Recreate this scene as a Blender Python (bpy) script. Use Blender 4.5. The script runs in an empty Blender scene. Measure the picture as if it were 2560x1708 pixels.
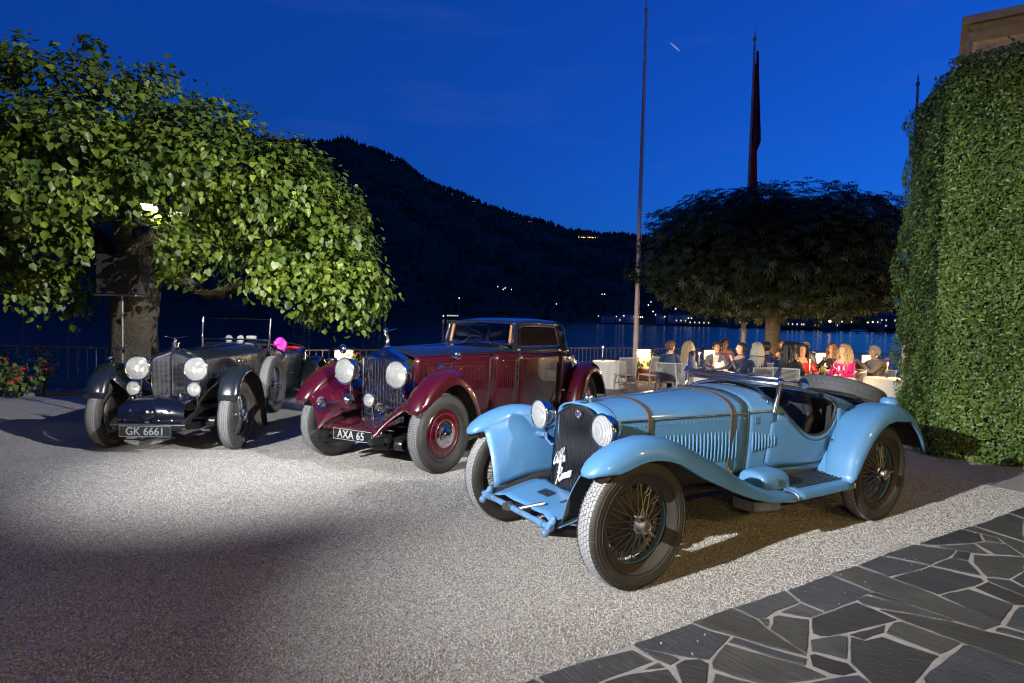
import bpy, math, random
import numpy as np
from mathutils import Vector, Matrix

SC = bpy.context.scene
COL = SC.collection
R = math.radians
rng = np.random.default_rng(7)
random.seed(7)

# ------------------------------------------------------------------ camera
cam = bpy.data.cameras.new('camera')
camo = bpy.data.objects.new('camera', cam)
COL.objects.link(camo)
SC.camera = camo
cam.sensor_width = 36.0
cam.lens = 21.81
cam.clip_start = 0.05
cam.clip_end = 9000
_p, _r = R(2.47), R(1.4)
_f = Vector((0, math.cos(_p), -math.sin(_p)))
_u0 = Vector((0, math.sin(_p), math.cos(_p)))
_x0 = Vector((1, 0, 0))
_x = _x0 * math.cos(_r) + _u0 * math.sin(_r)
_u = _u0 * math.cos(_r) - _x0 * math.sin(_r)
_m = Matrix((_x, _u, -_f)).transposed().to_4x4()
_m.translation = Vector((0, 0, 1.62))
camo.matrix_world = _m

# ------------------------------------------------------------------ world: deep blue dusk
world = bpy.data.worlds.new('World')
SC.world = world
world.use_nodes = True
wt = world.node_tree
wn, wl = wt.nodes, wt.links
bg = wn['Background']
sky = wn.new('ShaderNodeTexSky')
sky.sky_type = 'NISHITA'
sky.sun_disc = False
sky.sun_elevation = R(-3.4)
sky.sun_rotation = R(62)
sky.ozone_density = 3.0
tint = wn.new('ShaderNodeMix'); tint.data_type = 'RGBA'; tint.blend_type = 'MULTIPLY'
tint.inputs[0].default_value = 1.0
wl.new(sky.outputs[0], tint.inputs[6])
tint.inputs[7].default_value = (0.34, 3.2, 7.0, 1)
blend = wn.new('ShaderNodeMix'); blend.data_type = 'RGBA'
blend.inputs[0].default_value = 0.5
wl.new(tint.outputs[2], blend.inputs[6])
blend.inputs[7].default_value = (0.0038, 0.062, 0.40, 1)
# faint high wisps of cloud
tc = wn.new('ShaderNodeTexCoord')
mp = wn.new('ShaderNodeMapping'); mp.inputs['Scale'].default_value = (1.6, 1.6, 9.0)
wl.new(tc.outputs['Generated'], mp.inputs[0])
nz = wn.new('ShaderNodeTexNoise'); nz.inputs['Scale'].default_value = 2.2; nz.inputs['Detail'].default_value = 5
wl.new(mp.outputs[0], nz.inputs[0])
rp = wn.new('ShaderNodeMapRange'); rp.inputs[1].default_value = 0.56; rp.inputs[2].default_value = 0.85
rp.inputs[3].default_value = 0.0; rp.inputs[4].default_value = 0.22
wl.new(nz.outputs[0], rp.inputs[0])
wisp = wn.new('ShaderNodeMix'); wisp.data_type = 'RGBA'
wl.new(rp.outputs[0], wisp.inputs[0])
wl.new(blend.outputs[2], wisp.inputs[6])
wisp.inputs[7].default_value = (0.06, 0.12, 0.48, 1)
# a short vapour trail, still in the sun
def wmath(op, a, b=None):
    n_ = wn.new('ShaderNodeMath'); n_.operation = op
    for i_, v_ in enumerate((a, b)):
        if v_ is None: continue
        if isinstance(v_, (int, float)): n_.inputs[i_].default_value = v_
        else: wl.new(v_, n_.inputs[i_])
    return n_.outputs[0]
sx_ = wn.new('ShaderNodeSeparateXYZ'); wl.new(tc.outputs['Generated'], sx_.inputs[0])
fy_ = wmath('MAXIMUM', sx_.outputs[1], .05)
ux_ = wmath('SUBTRACT', wmath('DIVIDE', sx_.outputs[0], fy_), .2463); uz_ = wmath('SUBTRACT', wmath('DIVIDE', sx_.outputs[2], fy_), .4290)
al_ = wmath('DIVIDE', wmath('SUBTRACT', wmath('MULTIPLY', ux_, .78), wmath('MULTIPLY', uz_, .63)), .0115)
ac_ = wmath('DIVIDE', wmath('ADD', wmath('MULTIPLY', ux_, .63), wmath('MULTIPLY', uz_, .78)), .0014)
mk_ = wmath('MULTIPLY', wmath('MAXIMUM', wmath('SUBTRACT', 1.0, wmath('MULTIPLY', al_, al_)), 0.0), wmath('MAXIMUM', wmath('SUBTRACT', 1.0, wmath('MULTIPLY', ac_, ac_)), 0.0))
trail = wn.new('ShaderNodeMix'); trail.data_type = 'RGBA'
wl.new(wmath('MULTIPLY', mk_, .8), trail.inputs[0]); wl.new(wisp.outputs[2], trail.inputs[6]); trail.inputs[7].default_value = (.34, .42, .74, 1)
wl.new(trail.outputs[2], bg.inputs[0])
bg.inputs[1].default_value = 0.95

# ------------------------------------------------------------------ floodlights that light the forecourt
def spot(name, loc, target, power, size, blend_, radius, color):
    l = bpy.data.lights.new(name, 'SPOT')
    l.energy = power; l.spot_size = R(size); l.spot_blend = blend_
    l.shadow_soft_size = radius; l.color = color
    o = bpy.data.objects.new(name, l); COL.objects.link(o)
    o.location = loc
    d = Vector(target) - Vector(loc)
    o.rotation_euler = d.to_track_quat('-Z', 'Y').to_euler()
    return o
spot('floodlight_key', (-5.2, -1.0, 3.9), (4.4, 7.0, 0.62), 9200, 44, 0.9, 0.04, (0.95, 0.975, 1.0))
spot('floodlight_key', (-5.4, -0.9, 3.9), (-1.3, 8.8, 0.9), 12500, 41, 1.0, 0.04, (0.95, 0.975, 1.0))
spot('floodlight_cross', (6.6, 0.3, 5.6), (-5.2, 9.2, 1.6), 15000, 38, 0.95, 0.04, (0.96, 0.98, 1.0))
# the villa's own warm wall lamps, behind the photographer
for _k, _s in enumerate((-5.0, 0.5, 6.0)):
    spot('villa_wall_lamp', (.139 + .849 * _s + .528 * 5.6, 2.674 + .528 * _s - .849 * 5.6, 3.4), (.139 + .849 * _s - 2, 2.674 + .528 * _s + 3.2, 0.0), 380, 160, 0.7, 0.12, (1.0, 0.70, 0.25))

SC.view_settings.view_transform = 'Standard'
SC.view_settings.look = 'None'
SC.view_settings.exposure = 0.0
SC.view_settings.gamma = 1.0
SC.view_settings.use_curve_mapping = False
SC.cycles.max_bounces = 6
SC.cycles.transparent_max_bounces = 12
SC.cycles.caustics_reflective = False
SC.cycles.caustics_refractive = False
SC.cycles.sample_clamp_indirect = 6.0
SC.cycles.use_denoising = True
SC.cycles.filter_width = 1.15

# ------------------------------------------------------------------ helpers
_GPX = [-60, 5.5, 11, 13, 14.5, 17, 80]
_GPZ = [0, 0, -.11, -.25, -.31, -.34, -.36]
def gz(y):
    return float(np.interp(y, _GPX, _GPZ))

class MB:
    """collects shapes, builds ONE mesh object"""
    def __init__(s):
        s.v = []; s.f = []; s.mi = []; s.uv = {}
    def add(s, vs, fs, m=0):
        b = len(s.v)
        s.v += [tuple(map(float, p)) for p in vs]
        for f in fs:
            s.f.append(tuple(b + i for i in f)); s.mi.append(m)
        return b
    def grid(s, P, closed_u=False, closed_v=False, m=0, flip=False):
        nu, nv = len(P), len(P[0])
        b = len(s.v)
        for row in P:
            s.v += [tuple(map(float, p)) for p in row]
        for i in range(nu if closed_u else nu - 1):
            for j in range(nv if closed_v else nv - 1):
                a = b + i * nv + j; c = b + ((i + 1) % nu) * nv + j
                d = b + ((i + 1) % nu) * nv + (j + 1) % nv; e = b + i * nv + (j + 1) % nv
                q = (a, c, d, e)
                s.f.append(q[::-1] if flip else q); s.mi.append(m)
        return b
    def box(s, c, d, rot=None, bev=0.0, m=0):
        x, y, z = d[0] / 2, d[1] / 2, d[2] / 2
        if bev <= 0:
            vs = [(sx * x, sy * y, sz * z) for sx in (-1, 1) for sy in (-1, 1) for sz in (-1, 1)]
            fs = [(0, 1, 3, 2), (4, 6, 7, 5), (0, 4, 5, 1), (2, 3, 7, 6), (0, 2, 6, 4), (1, 5, 7, 3)]
        else:
            bev = min(bev, x * .95, y * .95, z * .95)
            vs, idx = [], {}
            for sx in (-1, 1):
                for sy in (-1, 1):
                    for sz in (-1, 1):
                        for k in range(3):
                            p = [sx * (x - bev), sy * (y - bev), sz * (z - bev)]
                            p[k] = (sx * x, sy * y, sz * z)[k]
                            idx[(sx, sy, sz, k)] = len(vs); vs.append(tuple(p))
            fs = []
            for k in range(3):
                o1, o2 = [a for a in range(3) if a != k]
                for sg in (-1, 1):
                    q = []
                    for a, b2 in ((-1, -1), (1, -1), (1, 1), (-1, 1)):
                        t = [0, 0, 0]; t[k] = sg; t[o1] = a; t[o2] = b2
                        q.append(idx[(t[0], t[1], t[2], k)])
                    fs.append(q)
            for k in range(3):
                o1, o2 = [a for a in range(3) if a != k]
                for a in (-1, 1):
                    for b2 in (-1, 1):
                        t = [0, 0, 0]; t[o1] = a; t[o2] = b2
                        lo = list(t); lo[k] = -1; hi = list(t); hi[k] = 1
                        fs.append([idx[(*lo, o1)], idx[(*hi, o1)], idx[(*hi, o2)], idx[(*lo, o2)]])
            for sx in (-1, 1):
                for sy in (-1, 1):
                    for sz in (-1, 1):
                        fs.append([idx[(sx, sy, sz, 0)], idx[(sx, sy, sz, 1)], idx[(sx, sy, sz, 2)]])
        if rot is not None:
            vs = [tuple(rot @ Vector(p)) for p in vs]
        s.add([(p[0] + c[0], p[1] + c[1], p[2] + c[2]) for p in vs], fs, m)
        return s
    def tube(s, path, r, n=8, closed=False, cap=True, m=0, flat=None):
        pts = [Vector(p) for p in path]
        k = len(pts)
        rs = list(r) if hasattr(r, '__len__') else [r] * k
        rows, prev = [], None
        for i in range(k):
            if closed:
                t = pts[(i + 1) % k] - pts[i - 1]
            else:
                t = pts[min(i + 1, k - 1)] - pts[max(i - 1, 0)]
            if t.length < 1e-9:
                t = Vector((0, 0, 1))
            t.normalize()
            if prev is None:
                a = Vector((0, 0, 1)) if abs(t.z) < .9 else Vector((1, 0, 0))
                nrm = t.cross(a).normalized()
            else:
                nrm = (prev - t * prev.dot(t))
                nrm = nrm.normalized() if nrm.length > 1e-6 else t.orthogonal().normalized()
            prev = nrm
            bn = t.cross(nrm)
            fl = flat if flat else 1.0
            rows.append([pts[i] + (nrm * math.cos(a) + bn * fl * math.sin(a)) * rs[i]
                         for a in [2 * math.pi * j / n for j in range(n)]])
        b = s.grid(rows, closed_u=closed, closed_v=True, m=m)
        if cap and not closed:
            s.f.append(tuple(b + j for j in range(n))); s.mi.append(m)
            e = b + (k - 1) * n
            s.f.append(tuple(e + j for j in reversed(range(n)))); s.mi.append(m)
        return s
    def lathe(s, prof, origin=(0, 0, 0), axis='Z', n=24, m=0, closed_prof=False):
        """prof: (radius, height along axis)"""
        rows = []
        for i in range(n):
            a = 2 * math.pi * i / n
            ca, sa = math.cos(a), math.sin(a)
            row = []
            for r_, h in prof:
                if axis == 'Z': p = (r_ * ca, r_ * sa, h)
                elif axis == 'Y': p = (r_ * ca, h, r_ * sa)
                else: p = (h, r_ * ca, r_ * sa)
                row.append((p[0] + origin[0], p[1] + origin[1], p[2] + origin[2]))
            rows.append(row)
        s.grid(rows, closed_u=True, closed_v=closed_prof, m=m)
        return s
    def ball(s, c, r, n=10, m=0):
        rx, ry, rz = r if hasattr(r, '__len__') else (r, r, r)
        rows = []
        for i in range(n + 1):
            t = math.pi * i / n
            rows.append([(c[0] + rx * math.sin(t) * math.cos(2 * math.pi * j / (2 * n)),
                          c[1] + ry * math.sin(t) * math.sin(2 * math.pi * j / (2 * n)),
                          c[2] + rz * math.cos(t)) for j in range(2 * n)])
        s.grid(rows, closed_v=True, m=m)
        return s
    def poly(s, pts, m=0):
        s.add(pts, [tuple(range(len(pts)))], m); return s
    def prism(s, pts2, z0, z1, m=0):
        n = len(pts2)
        vs = [(x, y, z0) for x, y in pts2] + [(x, y, z1) for x, y in pts2]
        fs = [tuple(reversed(range(n))), tuple(range(n, 2 * n))]
        fs += [(i, (i + 1) % n, n + (i + 1) % n, n + i) for i in range(n)]
        s.add(vs, fs, m); return s
    def xf(s, M):
        s.v = [tuple(M @ Vector(p)) for p in s.v]; return s
    def mir(s):
        s.v = [(x, -y, z) for x, y, z in s.v]; s.f = [f[::-1] for f in s.f]; return s
    def both(s):
        n = len(s.v)
        s.v += [(x, -y, z) for x, y, z in s.v]
        s.f += [tuple(n + i for i in f[::-1]) for f in s.f]; s.mi += list(s.mi); return s

def link(name, me, mats=None, parent=None, smooth=35, fix=True):
    if fix:
        import bmesh
        bm = bmesh.new(); bm.from_mesh(me)
        bmesh.ops.remove_doubles(bm, verts=bm.verts, dist=1e-5)
        bmesh.ops.recalc_face_normals(bm, faces=bm.faces)
        bm.to_mesh(me); bm.free()
    if smooth:
        me.shade_smooth()
        if smooth < 170:
            me.set_sharp_from_angle(angle=R(smooth))
    if mats is not None:
        for m in (mats if isinstance(mats, (list, tuple)) else [mats]):
            me.materials.append(m)
    o = bpy.data.objects.new(name, me)
    COL.objects.link(o)
    if parent is not None:
        o.parent = parent
    return o
def obj(name, mb, mats=None, parent=None, smooth=35, fix=True, solid=0.0, off=0.0, under=None, ref=None):
    me = bpy.data.meshes.new(name)
    me.from_pydata(mb.v, [], mb.f)
    me.polygons.foreach_set('material_index', mb.mi)
    o = link(name, me, mats, parent, smooth, fix)
    if ref is not None:              # make the faces look away from ref
        rv = Vector(ref)
        if sum((p.center - rv).normalized().dot(p.normal) * p.area for p in me.polygons) < 0: me.flip_normals()
    if solid:
        md = o.modifiers.new('thickness', 'SOLIDIFY'); md.thickness = solid; md.offset = off
        if under is not None:
            me.materials.append(under); md.material_offset = 1; md.material_offset_rim = 0
    return o
def bulk(name, V, F, mats, parent=None, attr=None, smooth=0):
    """V (n,3) float, F (m,k) int: one big mesh; attr: per-vertex random value"""
    me = bpy.data.meshes.new(name)
    V = np.asarray(V, np.float32); F = np.asarray(F, np.int32)
    me.vertices.add(len(V)); me.vertices.foreach_set('co', V.ravel())
    k = F.shape[1]
    me.loops.add(F.size); me.loops.foreach_set('vertex_index', F.ravel())
    me.polygons.add(len(F))
    me.polygons.foreach_set('loop_start', np.arange(0, F.size, k, dtype=np.int32))
    me.update(calc_edges=True)
    if attr is not None:
        a = me.attributes.new('rnd', 'FLOAT', 'POINT')
        a.data.foreach_set('value', np.asarray(attr, np.float32))
    return link(name, me, mats, parent, smooth, fix=False)
def tag(o, label=None, cat=None, group=None, kind=None):
    if label: o['label'] = label
    if cat: o['category'] = cat
    if group: o['group'] = group
    if kind: o['kind'] = kind
    return o
def empty(name, loc=(0, 0, 0), rz=0.0, label=None, cat=None, group=None):
    o = bpy.data.objects.new(name, None); COL.objects.link(o)
    o.empty_display_size = .1
    o.location = loc; o.rotation_euler = (0, 0, rz)
    return tag(o, label, cat, group)
def inst(src, name=None, parent=None, M=None):
    o = src.copy(); COL.objects.link(o)
    if name: o.name = name
    o.parent = parent
    if M is not None: o.matrix_local = M
    return o
def copy_tree(o, parent=None):
    c = o.copy(); COL.objects.link(c); c.parent = parent
    for ch in list(o.children): copy_tree(ch, c)
    return c
def lerp(x, xs, ys):
    xs = list(xs); ys = list(ys)
    if xs[0] > xs[-1]: xs = xs[::-1]; ys = ys[::-1]
    return float(np.interp(x, xs, ys))
def spline(pts, n):
    """Catmull-Rom through points, n samples"""
    P = np.array(pts, float); k = len(P)
    out = []
    for t in np.linspace(0, k - 1, n):
        i = min(int(t), k - 2); u = t - i
        p0 = P[max(i - 1, 0)]; p1 = P[i]; p2 = P[i + 1]; p3 = P[min(i + 2, k - 1)]
        out.append(.5 * ((2 * p1) + (p2 - p0) * u + (2 * p0 - 5 * p1 + 4 * p2 - p3) * u * u + (3 * p1 - p0 - 3 * p2 + p3) * u ** 3))
    return [tuple(p) for p in out]

# ------------------------------------------------------------------ materials
def mat(name, color=(.5, .5, .5), rough=.5, metal=0.0, coat=0.0, noise=None, bump=None, spec=None, coat_rough=.05):
    """noise=(scale, amount, [second colour]); bump=(scale, strength, distance)"""
    m = bpy.data.materials.new(name); m.use_nodes = True
    nt = m.node_tree; p = nt.nodes['Principled BSDF']
    p.inputs['Base Color'].default_value = (*color, 1)
    p.inputs['Roughness'].default_value = rough
    p.inputs['Metallic'].default_value = metal
    p.inputs['Coat Weight'].default_value = coat
    p.inputs['Coat Roughness'].default_value = coat_rough
    if spec is not None: p.inputs['Specular IOR Level'].default_value = spec
    if noise or bump:
        tcn = nt.nodes.new('ShaderNodeTexCoord')
    if noise:
        n = nt.nodes.new('ShaderNodeTexNoise'); n.inputs['Scale'].default_value = noise[0]
        n.inputs['Detail'].default_value = 6; n.inputs['Roughness'].default_value = .65
        nt.links.new(tcn.outputs['Object'], n.inputs[0])
        mr = nt.nodes.new('ShaderNodeMapRange'); mr.inputs[1].default_value = .35; mr.inputs[2].default_value = .7
        mr.inputs[3].default_value = 0; mr.inputs[4].default_value = noise[1]
        nt.links.new(n.outputs[0], mr.inputs[0])
        mx = nt.nodes.new('ShaderNodeMix'); mx.data_type = 'RGBA'
        mx.inputs[6].default_value = (*color, 1)
        c2 = noise[2] if len(noise) > 2 else tuple(c * .35 for c in color)
        mx.inputs[7].default_value = (*c2, 1)
        nt.links.new(mr.outputs[0], mx.inputs[0]); nt.links.new(mx.outputs[2], p.inputs['Base Color'])
        rr = nt.nodes.new('ShaderNodeMapRange'); rr.inputs[3].default_value = max(0, rough - .06); rr.inputs[4].default_value = min(1, rough + .14)
        nt.links.new(n.outputs[0], rr.inputs[0]); nt.links.new(rr.outputs[0], p.inputs['Roughness'])
    if bump:
        n2 = nt.nodes.new('ShaderNodeTexNoise'); n2.inputs['Scale'].default_value = bump[0]; n2.inputs['Detail'].default_value = 5
        nt.links.new(tcn.outputs['Object'], n2.inputs[0])
        bm = nt.nodes.new('ShaderNodeBump'); bm.inputs['Strength'].default_value = bump[1]; bm.inputs['Distance'].default_value = bump[2]
        nt.links.new(n2.outputs[0], bm.inputs['Height']); nt.links.new(bm.outputs[0], p.inputs['Normal'])
    return m
def emit(name, color, strength):
    m = bpy.data.materials.new(name); m.use_nodes = True
    p = m.node_tree.nodes['Principled BSDF']
    p.inputs['Base Color'].default_value = (*color, 1)
    p.inputs['Emission Color'].default_value = (*color, 1)
    p.inputs['Emission Strength'].default_value = strength
    return m
def glass(name, tintc=(1, 1, 1), refl=1.0, rough=.02):
    """thin pane: transparent with a Fresnel reflection"""
    m = bpy.data.materials.new(name); m.use_nodes = True
    nt = m.node_tree; nt.nodes.remove(nt.nodes['Principled BSDF'])
    t = nt.nodes.new('ShaderNodeBsdfTransparent'); t.inputs[0].default_value = (*tintc, 1)
    g = nt.nodes.new('ShaderNodeBsdfGlossy'); g.inputs['Roughness'].default_value = rough
    fr = nt.nodes.new('ShaderNodeFresnel'); fr.inputs[0].default_value = 1.5
    ml = nt.nodes.new('ShaderNodeMath'); ml.operation = 'MULTIPLY'; ml.inputs[1].default_value = refl
    nt.links.new(fr.outputs[0], ml.inputs[0])
    mx = nt.nodes.new('ShaderNodeMixShader')
    nt.links.new(ml.outputs[0], mx.inputs[0]); nt.links.new(t.outputs[0], mx.inputs[1]); nt.links.new(g.outputs[0], mx.inputs[2])
    nt.links.new(mx.outputs[0], nt.nodes['Material Output'].inputs[0])
    return m
def leafmat(name, dark, light, trans=.35, rough=.45, bright=None):
    m = bpy.data.materials.new(name); m.use_nodes = True
    nt = m.node_tree; p = nt.nodes['Principled BSDF']
    at = nt.nodes.new('ShaderNodeAttribute'); at.attribute_name = 'rnd'
    cr = nt.nodes.new('ShaderNodeValToRGB')
    cr.color_ramp.elements[0].color = (*dark, 1); cr.color_ramp.elements[1].color = (*light, 1)
    if bright:
        e = cr.color_ramp.elements.new(.93); e.color = (*light, 1)
        cr.color_ramp.elements[-1].color = (*bright, 1); cr.color_ramp.elements[-1].position = .97
    nt.links.new(at.outputs['Fac'], cr.inputs[0])
    nt.links.new(cr.outputs[0], p.inputs['Base Color'])
    p.inputs['Roughness'].default_value = rough
    tr = nt.nodes.new('ShaderNodeBsdfTranslucent'); nt.links.new(cr.outputs[0], tr.inputs[0])
    mx = nt.nodes.new('ShaderNodeMixShader'); mx.inputs[0].default_value = trans
    nt.links.new(p.outputs[0], mx.inputs[1]); nt.links.new(tr.outputs[0], mx.inputs[2])
    nt.links.new(mx.outputs[0], nt.nodes['Material Output'].inputs[0])
    return m

M = {}
M['chrome'] = mat('chrome', (.78, .78, .80), .07, 1.0)
M['steel'] = mat('dull_steel', (.45, .44, .42), .32, 1.0, noise=(14, .7, (.2, .18, .16)))
M['black'] = mat('black_enamel', (.008, .008, .009), .28, coat=.3)
M['blackmatt'] = mat('black_matt', (.012, .012, .013), .7)
M['leather'] = mat('black_leather', (.018, .018, .020), .42, bump=(60, .25, .004))
M['rubber'] = mat('rubber_trim', (.018, .017, .016), .6)
M['strap'] = mat('brown_strap', (.075, .05, .04), .6, noise=(30, .6))
M['wood'] = mat('amber_wood', (.42, .17, .04), .35, coat=.4, noise=(18, .5))
M['glass'] = glass('pane_glass', (.93, .95, .96), 1.4)
def lens_mat(name, k, flutes=True):
    m = glass(name, (.98, .98, .97), 1.6, .05); nt = m.node_tree
    mx = next(n for n in nt.nodes if n.type == 'MIX_SHADER')
    d = nt.nodes.new('ShaderNodeBsdfDiffuse'); d.inputs[0].default_value = (.46, .47, .47, 1)
    vo = nt.nodes.new('ShaderNodeTexWave'); vo.bands_direction = 'Y'; vo.inputs['Scale'].default_value = 14; vo.inputs['Distortion'].default_value = 3.5; vo.inputs['Detail'].default_value = 3; vo.inputs['Detail Scale'].default_value = 2
    if not flutes:
        vo = nt.nodes.new('ShaderNodeTexNoise'); vo.inputs['Scale'].default_value = 13; vo.inputs['Detail'].default_value = 2; vo.inputs['Distortion'].default_value = 1.5
    else: vo.bands_direction = 'Y'; vo.inputs['Scale'].default_value = 26; vo.inputs['Distortion'].default_value = .6
    tcn = nt.nodes.new('ShaderNodeTexCoord'); nt.links.new(tcn.outputs['Object'], vo.inputs[0])
    mr = nt.nodes.new('ShaderNodeMapRange'); mr.inputs[1].default_value = .0; mr.inputs[2].default_value = 1.0; mr.inputs[3].default_value = max(0, k - .3); mr.inputs[4].default_value = min(1, k + .25); nt.links.new(vo.outputs[0], mr.inputs[0])
    m2 = nt.nodes.new('ShaderNodeMixShader'); nt.links.new(mr.outputs[0], m2.inputs[0]); nt.links.new(mx.outputs[0], m2.inputs[1]); nt.links.new(d.outputs[0], m2.inputs[2])
    nt.links.new(m2.outputs[0], nt.nodes['Material Output'].inputs[0])
    return m
M['lens'] = lens_mat('lamp_lens', .52)
M['lens_clear'] = lens_mat('clear_lamp_lens', .22, False)
M['mirror'] = mat('lamp_reflector', (.93, .91, .82), .22, 1.0, bump=(26, .5, .02))
M['wire'] = mat('wire_spoke', (.26, .26, .27), .38, 1.0)
M['undercar'] = mat('oily_underside', (.02, .017, .014), .6, noise=(9, .6, (.05, .035, .025)))
# ------------------------------------------------------------------ wheels
M['tyre'] = mat('tyre_sidewall', (.022, .020, .018), .62, noise=(7, .55, (.055, .049, .041)), bump=(90, .15, .002))
M['tread'] = mat('dusty_tread', (.29, .29, .295), .9, noise=(25, .6, (.19, .185, .18)))
M['tread_clean'] = mat('worn_tread', (.125, .125, .128), .85, noise=(25, .5, (.085, .085, .085)))
M['spare_tread'] = mat('clean_tread', (.07, .072, .075), .7, noise=(25, .5, (.045, .045, .045)))

def tyre_mb(Ro, w, Rr, rows=4, nb=54, zig=True, ribs=90):
    """Ro outer radius, w section width, Rr rim radius; axle along y"""
    mb = MB()
    hw = w / 2; d = .007
    prof = [(Rr - .004, hw * .62), (Rr + .012, hw * .78), (Rr + (Ro - Rr) * .35, hw * .99), (Rr + (Ro - Rr) * .6, hw * .98),
            (Rr + (Ro - Rr) * .82, hw * .86), (Ro - d - .004, hw * .70), (Ro - d, hw * .4), (Ro - d, 0)]
    prof = prof + [(r_, -y) for r_, y in prof[-2::-1]] + [(Rr - .03, -hw * .5), (Rr - .03, hw * .5)]
    mb.lathe(prof, axis='Y', n=64, closed_prof=True)
    tw = hw * 1.36
    for r in range(rows):
        y0 = -tw / 2 + tw * r / rows; y1 = y0 + tw / rows
        g = .0018
        for k in range(nb):
            a0 = 2 * math.pi * (k + (.5 if (r % 2 and zig) else 0)) / nb
            da = 2 * math.pi / nb
            gap = .0024 / Ro
            sk = .25 * da if zig else 0
            A = [(a0 + gap, y0 + g), (a0 + da - gap, y0 + g), (a0 + da - gap + sk, y1 - g), (a0 + gap + sk, y1 - g)]
            crown = lambda y: Ro - .012 * (y / (tw / 2)) ** 2
            top = [((crown(y)) * math.cos(a), y, (crown(y)) * math.sin(a)) for a, y in A]
            bot = [((crown(y) - d - .003) * math.cos(a), y, (crown(y) - d - .003) * math.sin(a)) for a, y in A]
            mb.add(top + bot, [(0, 1, 2, 3), (0, 4, 5, 1), (1, 5, 6, 2), (2, 6, 7, 3), (3, 7, 4, 0)], 1)
    for sgn in (1, -1):                     # moulded rings, then shoulder ribs
        for fr_, fy in ((.18, .90), (.30, .975), (.66, .965)):
            rr_ = Rr + (Ro - Rr) * fr_
            mb.tube([(rr_ * math.cos(a), sgn * hw * fy, rr_ * math.sin(a)) for a in np.linspace(0, 2 * math.pi, 65)[:-1]], .0026, 5, closed=True)
        for k in range(ribs):
            a = 2 * math.pi * k / ribs; da = .36 * 2 * math.pi / ribs
            q = []
            for aa in (a, a + da):
                for rr, yy in ((Ro - .010, hw * .73), (Rr + (Ro - Rr) * .80, hw * .895)):
                    q.append((rr * math.cos(aa), sgn * yy, rr * math.sin(aa)))
            q2 = [(x * 1.004, y + sgn * .004, z * 1.004) for x, y, z in q]
            mb.add(q2 + q, [(0, 1, 3, 2), (0, 4, 5, 1), (2, 3, 7, 6), (0, 2, 6, 4), (1, 5, 7, 3)], 0)
    return mb
def rim_mb(Rr, w):
    hw = w / 2
    prof = [(Rr + .012, hw * .72), (Rr + .016, hw * .66), (Rr - .002, hw * .60), (Rr - .012, hw * .5), (Rr - .035, hw * .25), (Rr - .038, 0),
            (Rr - .035, -hw * .25), (Rr - .012, -hw * .5), (Rr - .002, -hw * .60), (Rr + .016, -hw * .66), (Rr + .012, -hw * .72),
            (Rr + .004, -hw * .6), (Rr - .028, -hw * .2), (Rr - .030, 0), (Rr - .028, hw * .2), (Rr + .004, hw * .6)]
    return MB().lathe(prof, axis='Y', n=56, closed_prof=True)
def spokes_mb(Rr, n=60, hub=.052, yo=.055, yi=-.055, r=.0030):
    mb = MB()
    for k in range(n):
        a = 2 * math.pi * k / n
        tw = .42 * (1 if k % 2 else -1)
        lay = k % 4
        y0 = yo if lay < 2 else yi
        rh = hub if lay < 2 else hub * 1.2
        p0 = (rh * math.cos(a + tw), y0, rh * math.sin(a + tw))
        y1 = .012 if lay < 2 else -.014
        p1 = ((Rr - .034) * math.cos(a), y1, (Rr - .034) * math.sin(a))
        mb.tube([p0, p1], r, 5, cap=False)
    return mb
def hub_mb(s=1.0, ears=True):
    mb = MB()
    mb.lathe([(0.0, -.09), (.05 * s, -.09), (.056 * s, -.06), (.040 * s, -.045), (.034 * s, .035), (.052 * s, .045), (.055 * s, .058), (.045 * s, .064),
              (.046 * s, .078), (.043 * s, .105), (.030 * s, .116), (.026 * s, .112), (0, .112)], axis='Y', n=24)
    if ears:
        for sg in (1, -1):
            a = R(62)
            mb.tube([(sg * .03 * math.cos(a), .085, sg * .03 * math.sin(a)), (sg * .075 * math.cos(a), .09, sg * .075 * math.sin(a)),
                     (sg * .112 * math.cos(a), .098, sg * .112 * math.sin(a))], [.017, .013, .009], 8, flat=.6)
    return mb
def drum_mb(r=.17):
    return MB().lathe([(0, .0), (r * .55, .0), (r * .9, -.012), (r, -.02), (r, -.03), (r * 1.05, -.032), (r * 1.05, -.05), (r, -.052), (r * .98, -.085), (r * .5, -.09), (0, -.09)], axis='Y', n=36)

def wire_wheel(root, loc, out, meshes, mats, rot=0.0, rx=None, label=None):
    """meshes: dict part -> mesh object prototype data; out = +1 left, -1 right"""
    w = bpy.data.objects.new('wheel', None); COL.objects.link(w)
    w.parent = root; w.empty_display_size = .1
    Mx = Matrix.Translation(loc)
    if rx is not None: Mx = Mx @ rx
    if out < 0: Mx = Mx @ Matrix.Rotation(math.pi, 4, 'Z')
    if rot: Mx = Mx @ Matrix.Rotation(rot, 4, 'Y')
    w.matrix_local = Mx
    for part, me in meshes.items():
        o = bpy.data.objects.new(part, me); COL.objects.link(o); o.parent = w
        if part == 'spokes': o['kind'] = 'stuff'
    return w
def as_mesh(mb, name, mats, smooth=35):
    o = obj(name, mb, mats, smooth=smooth)
    me = o.data
    bpy.data.objects.remove(o)
    return me

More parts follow.
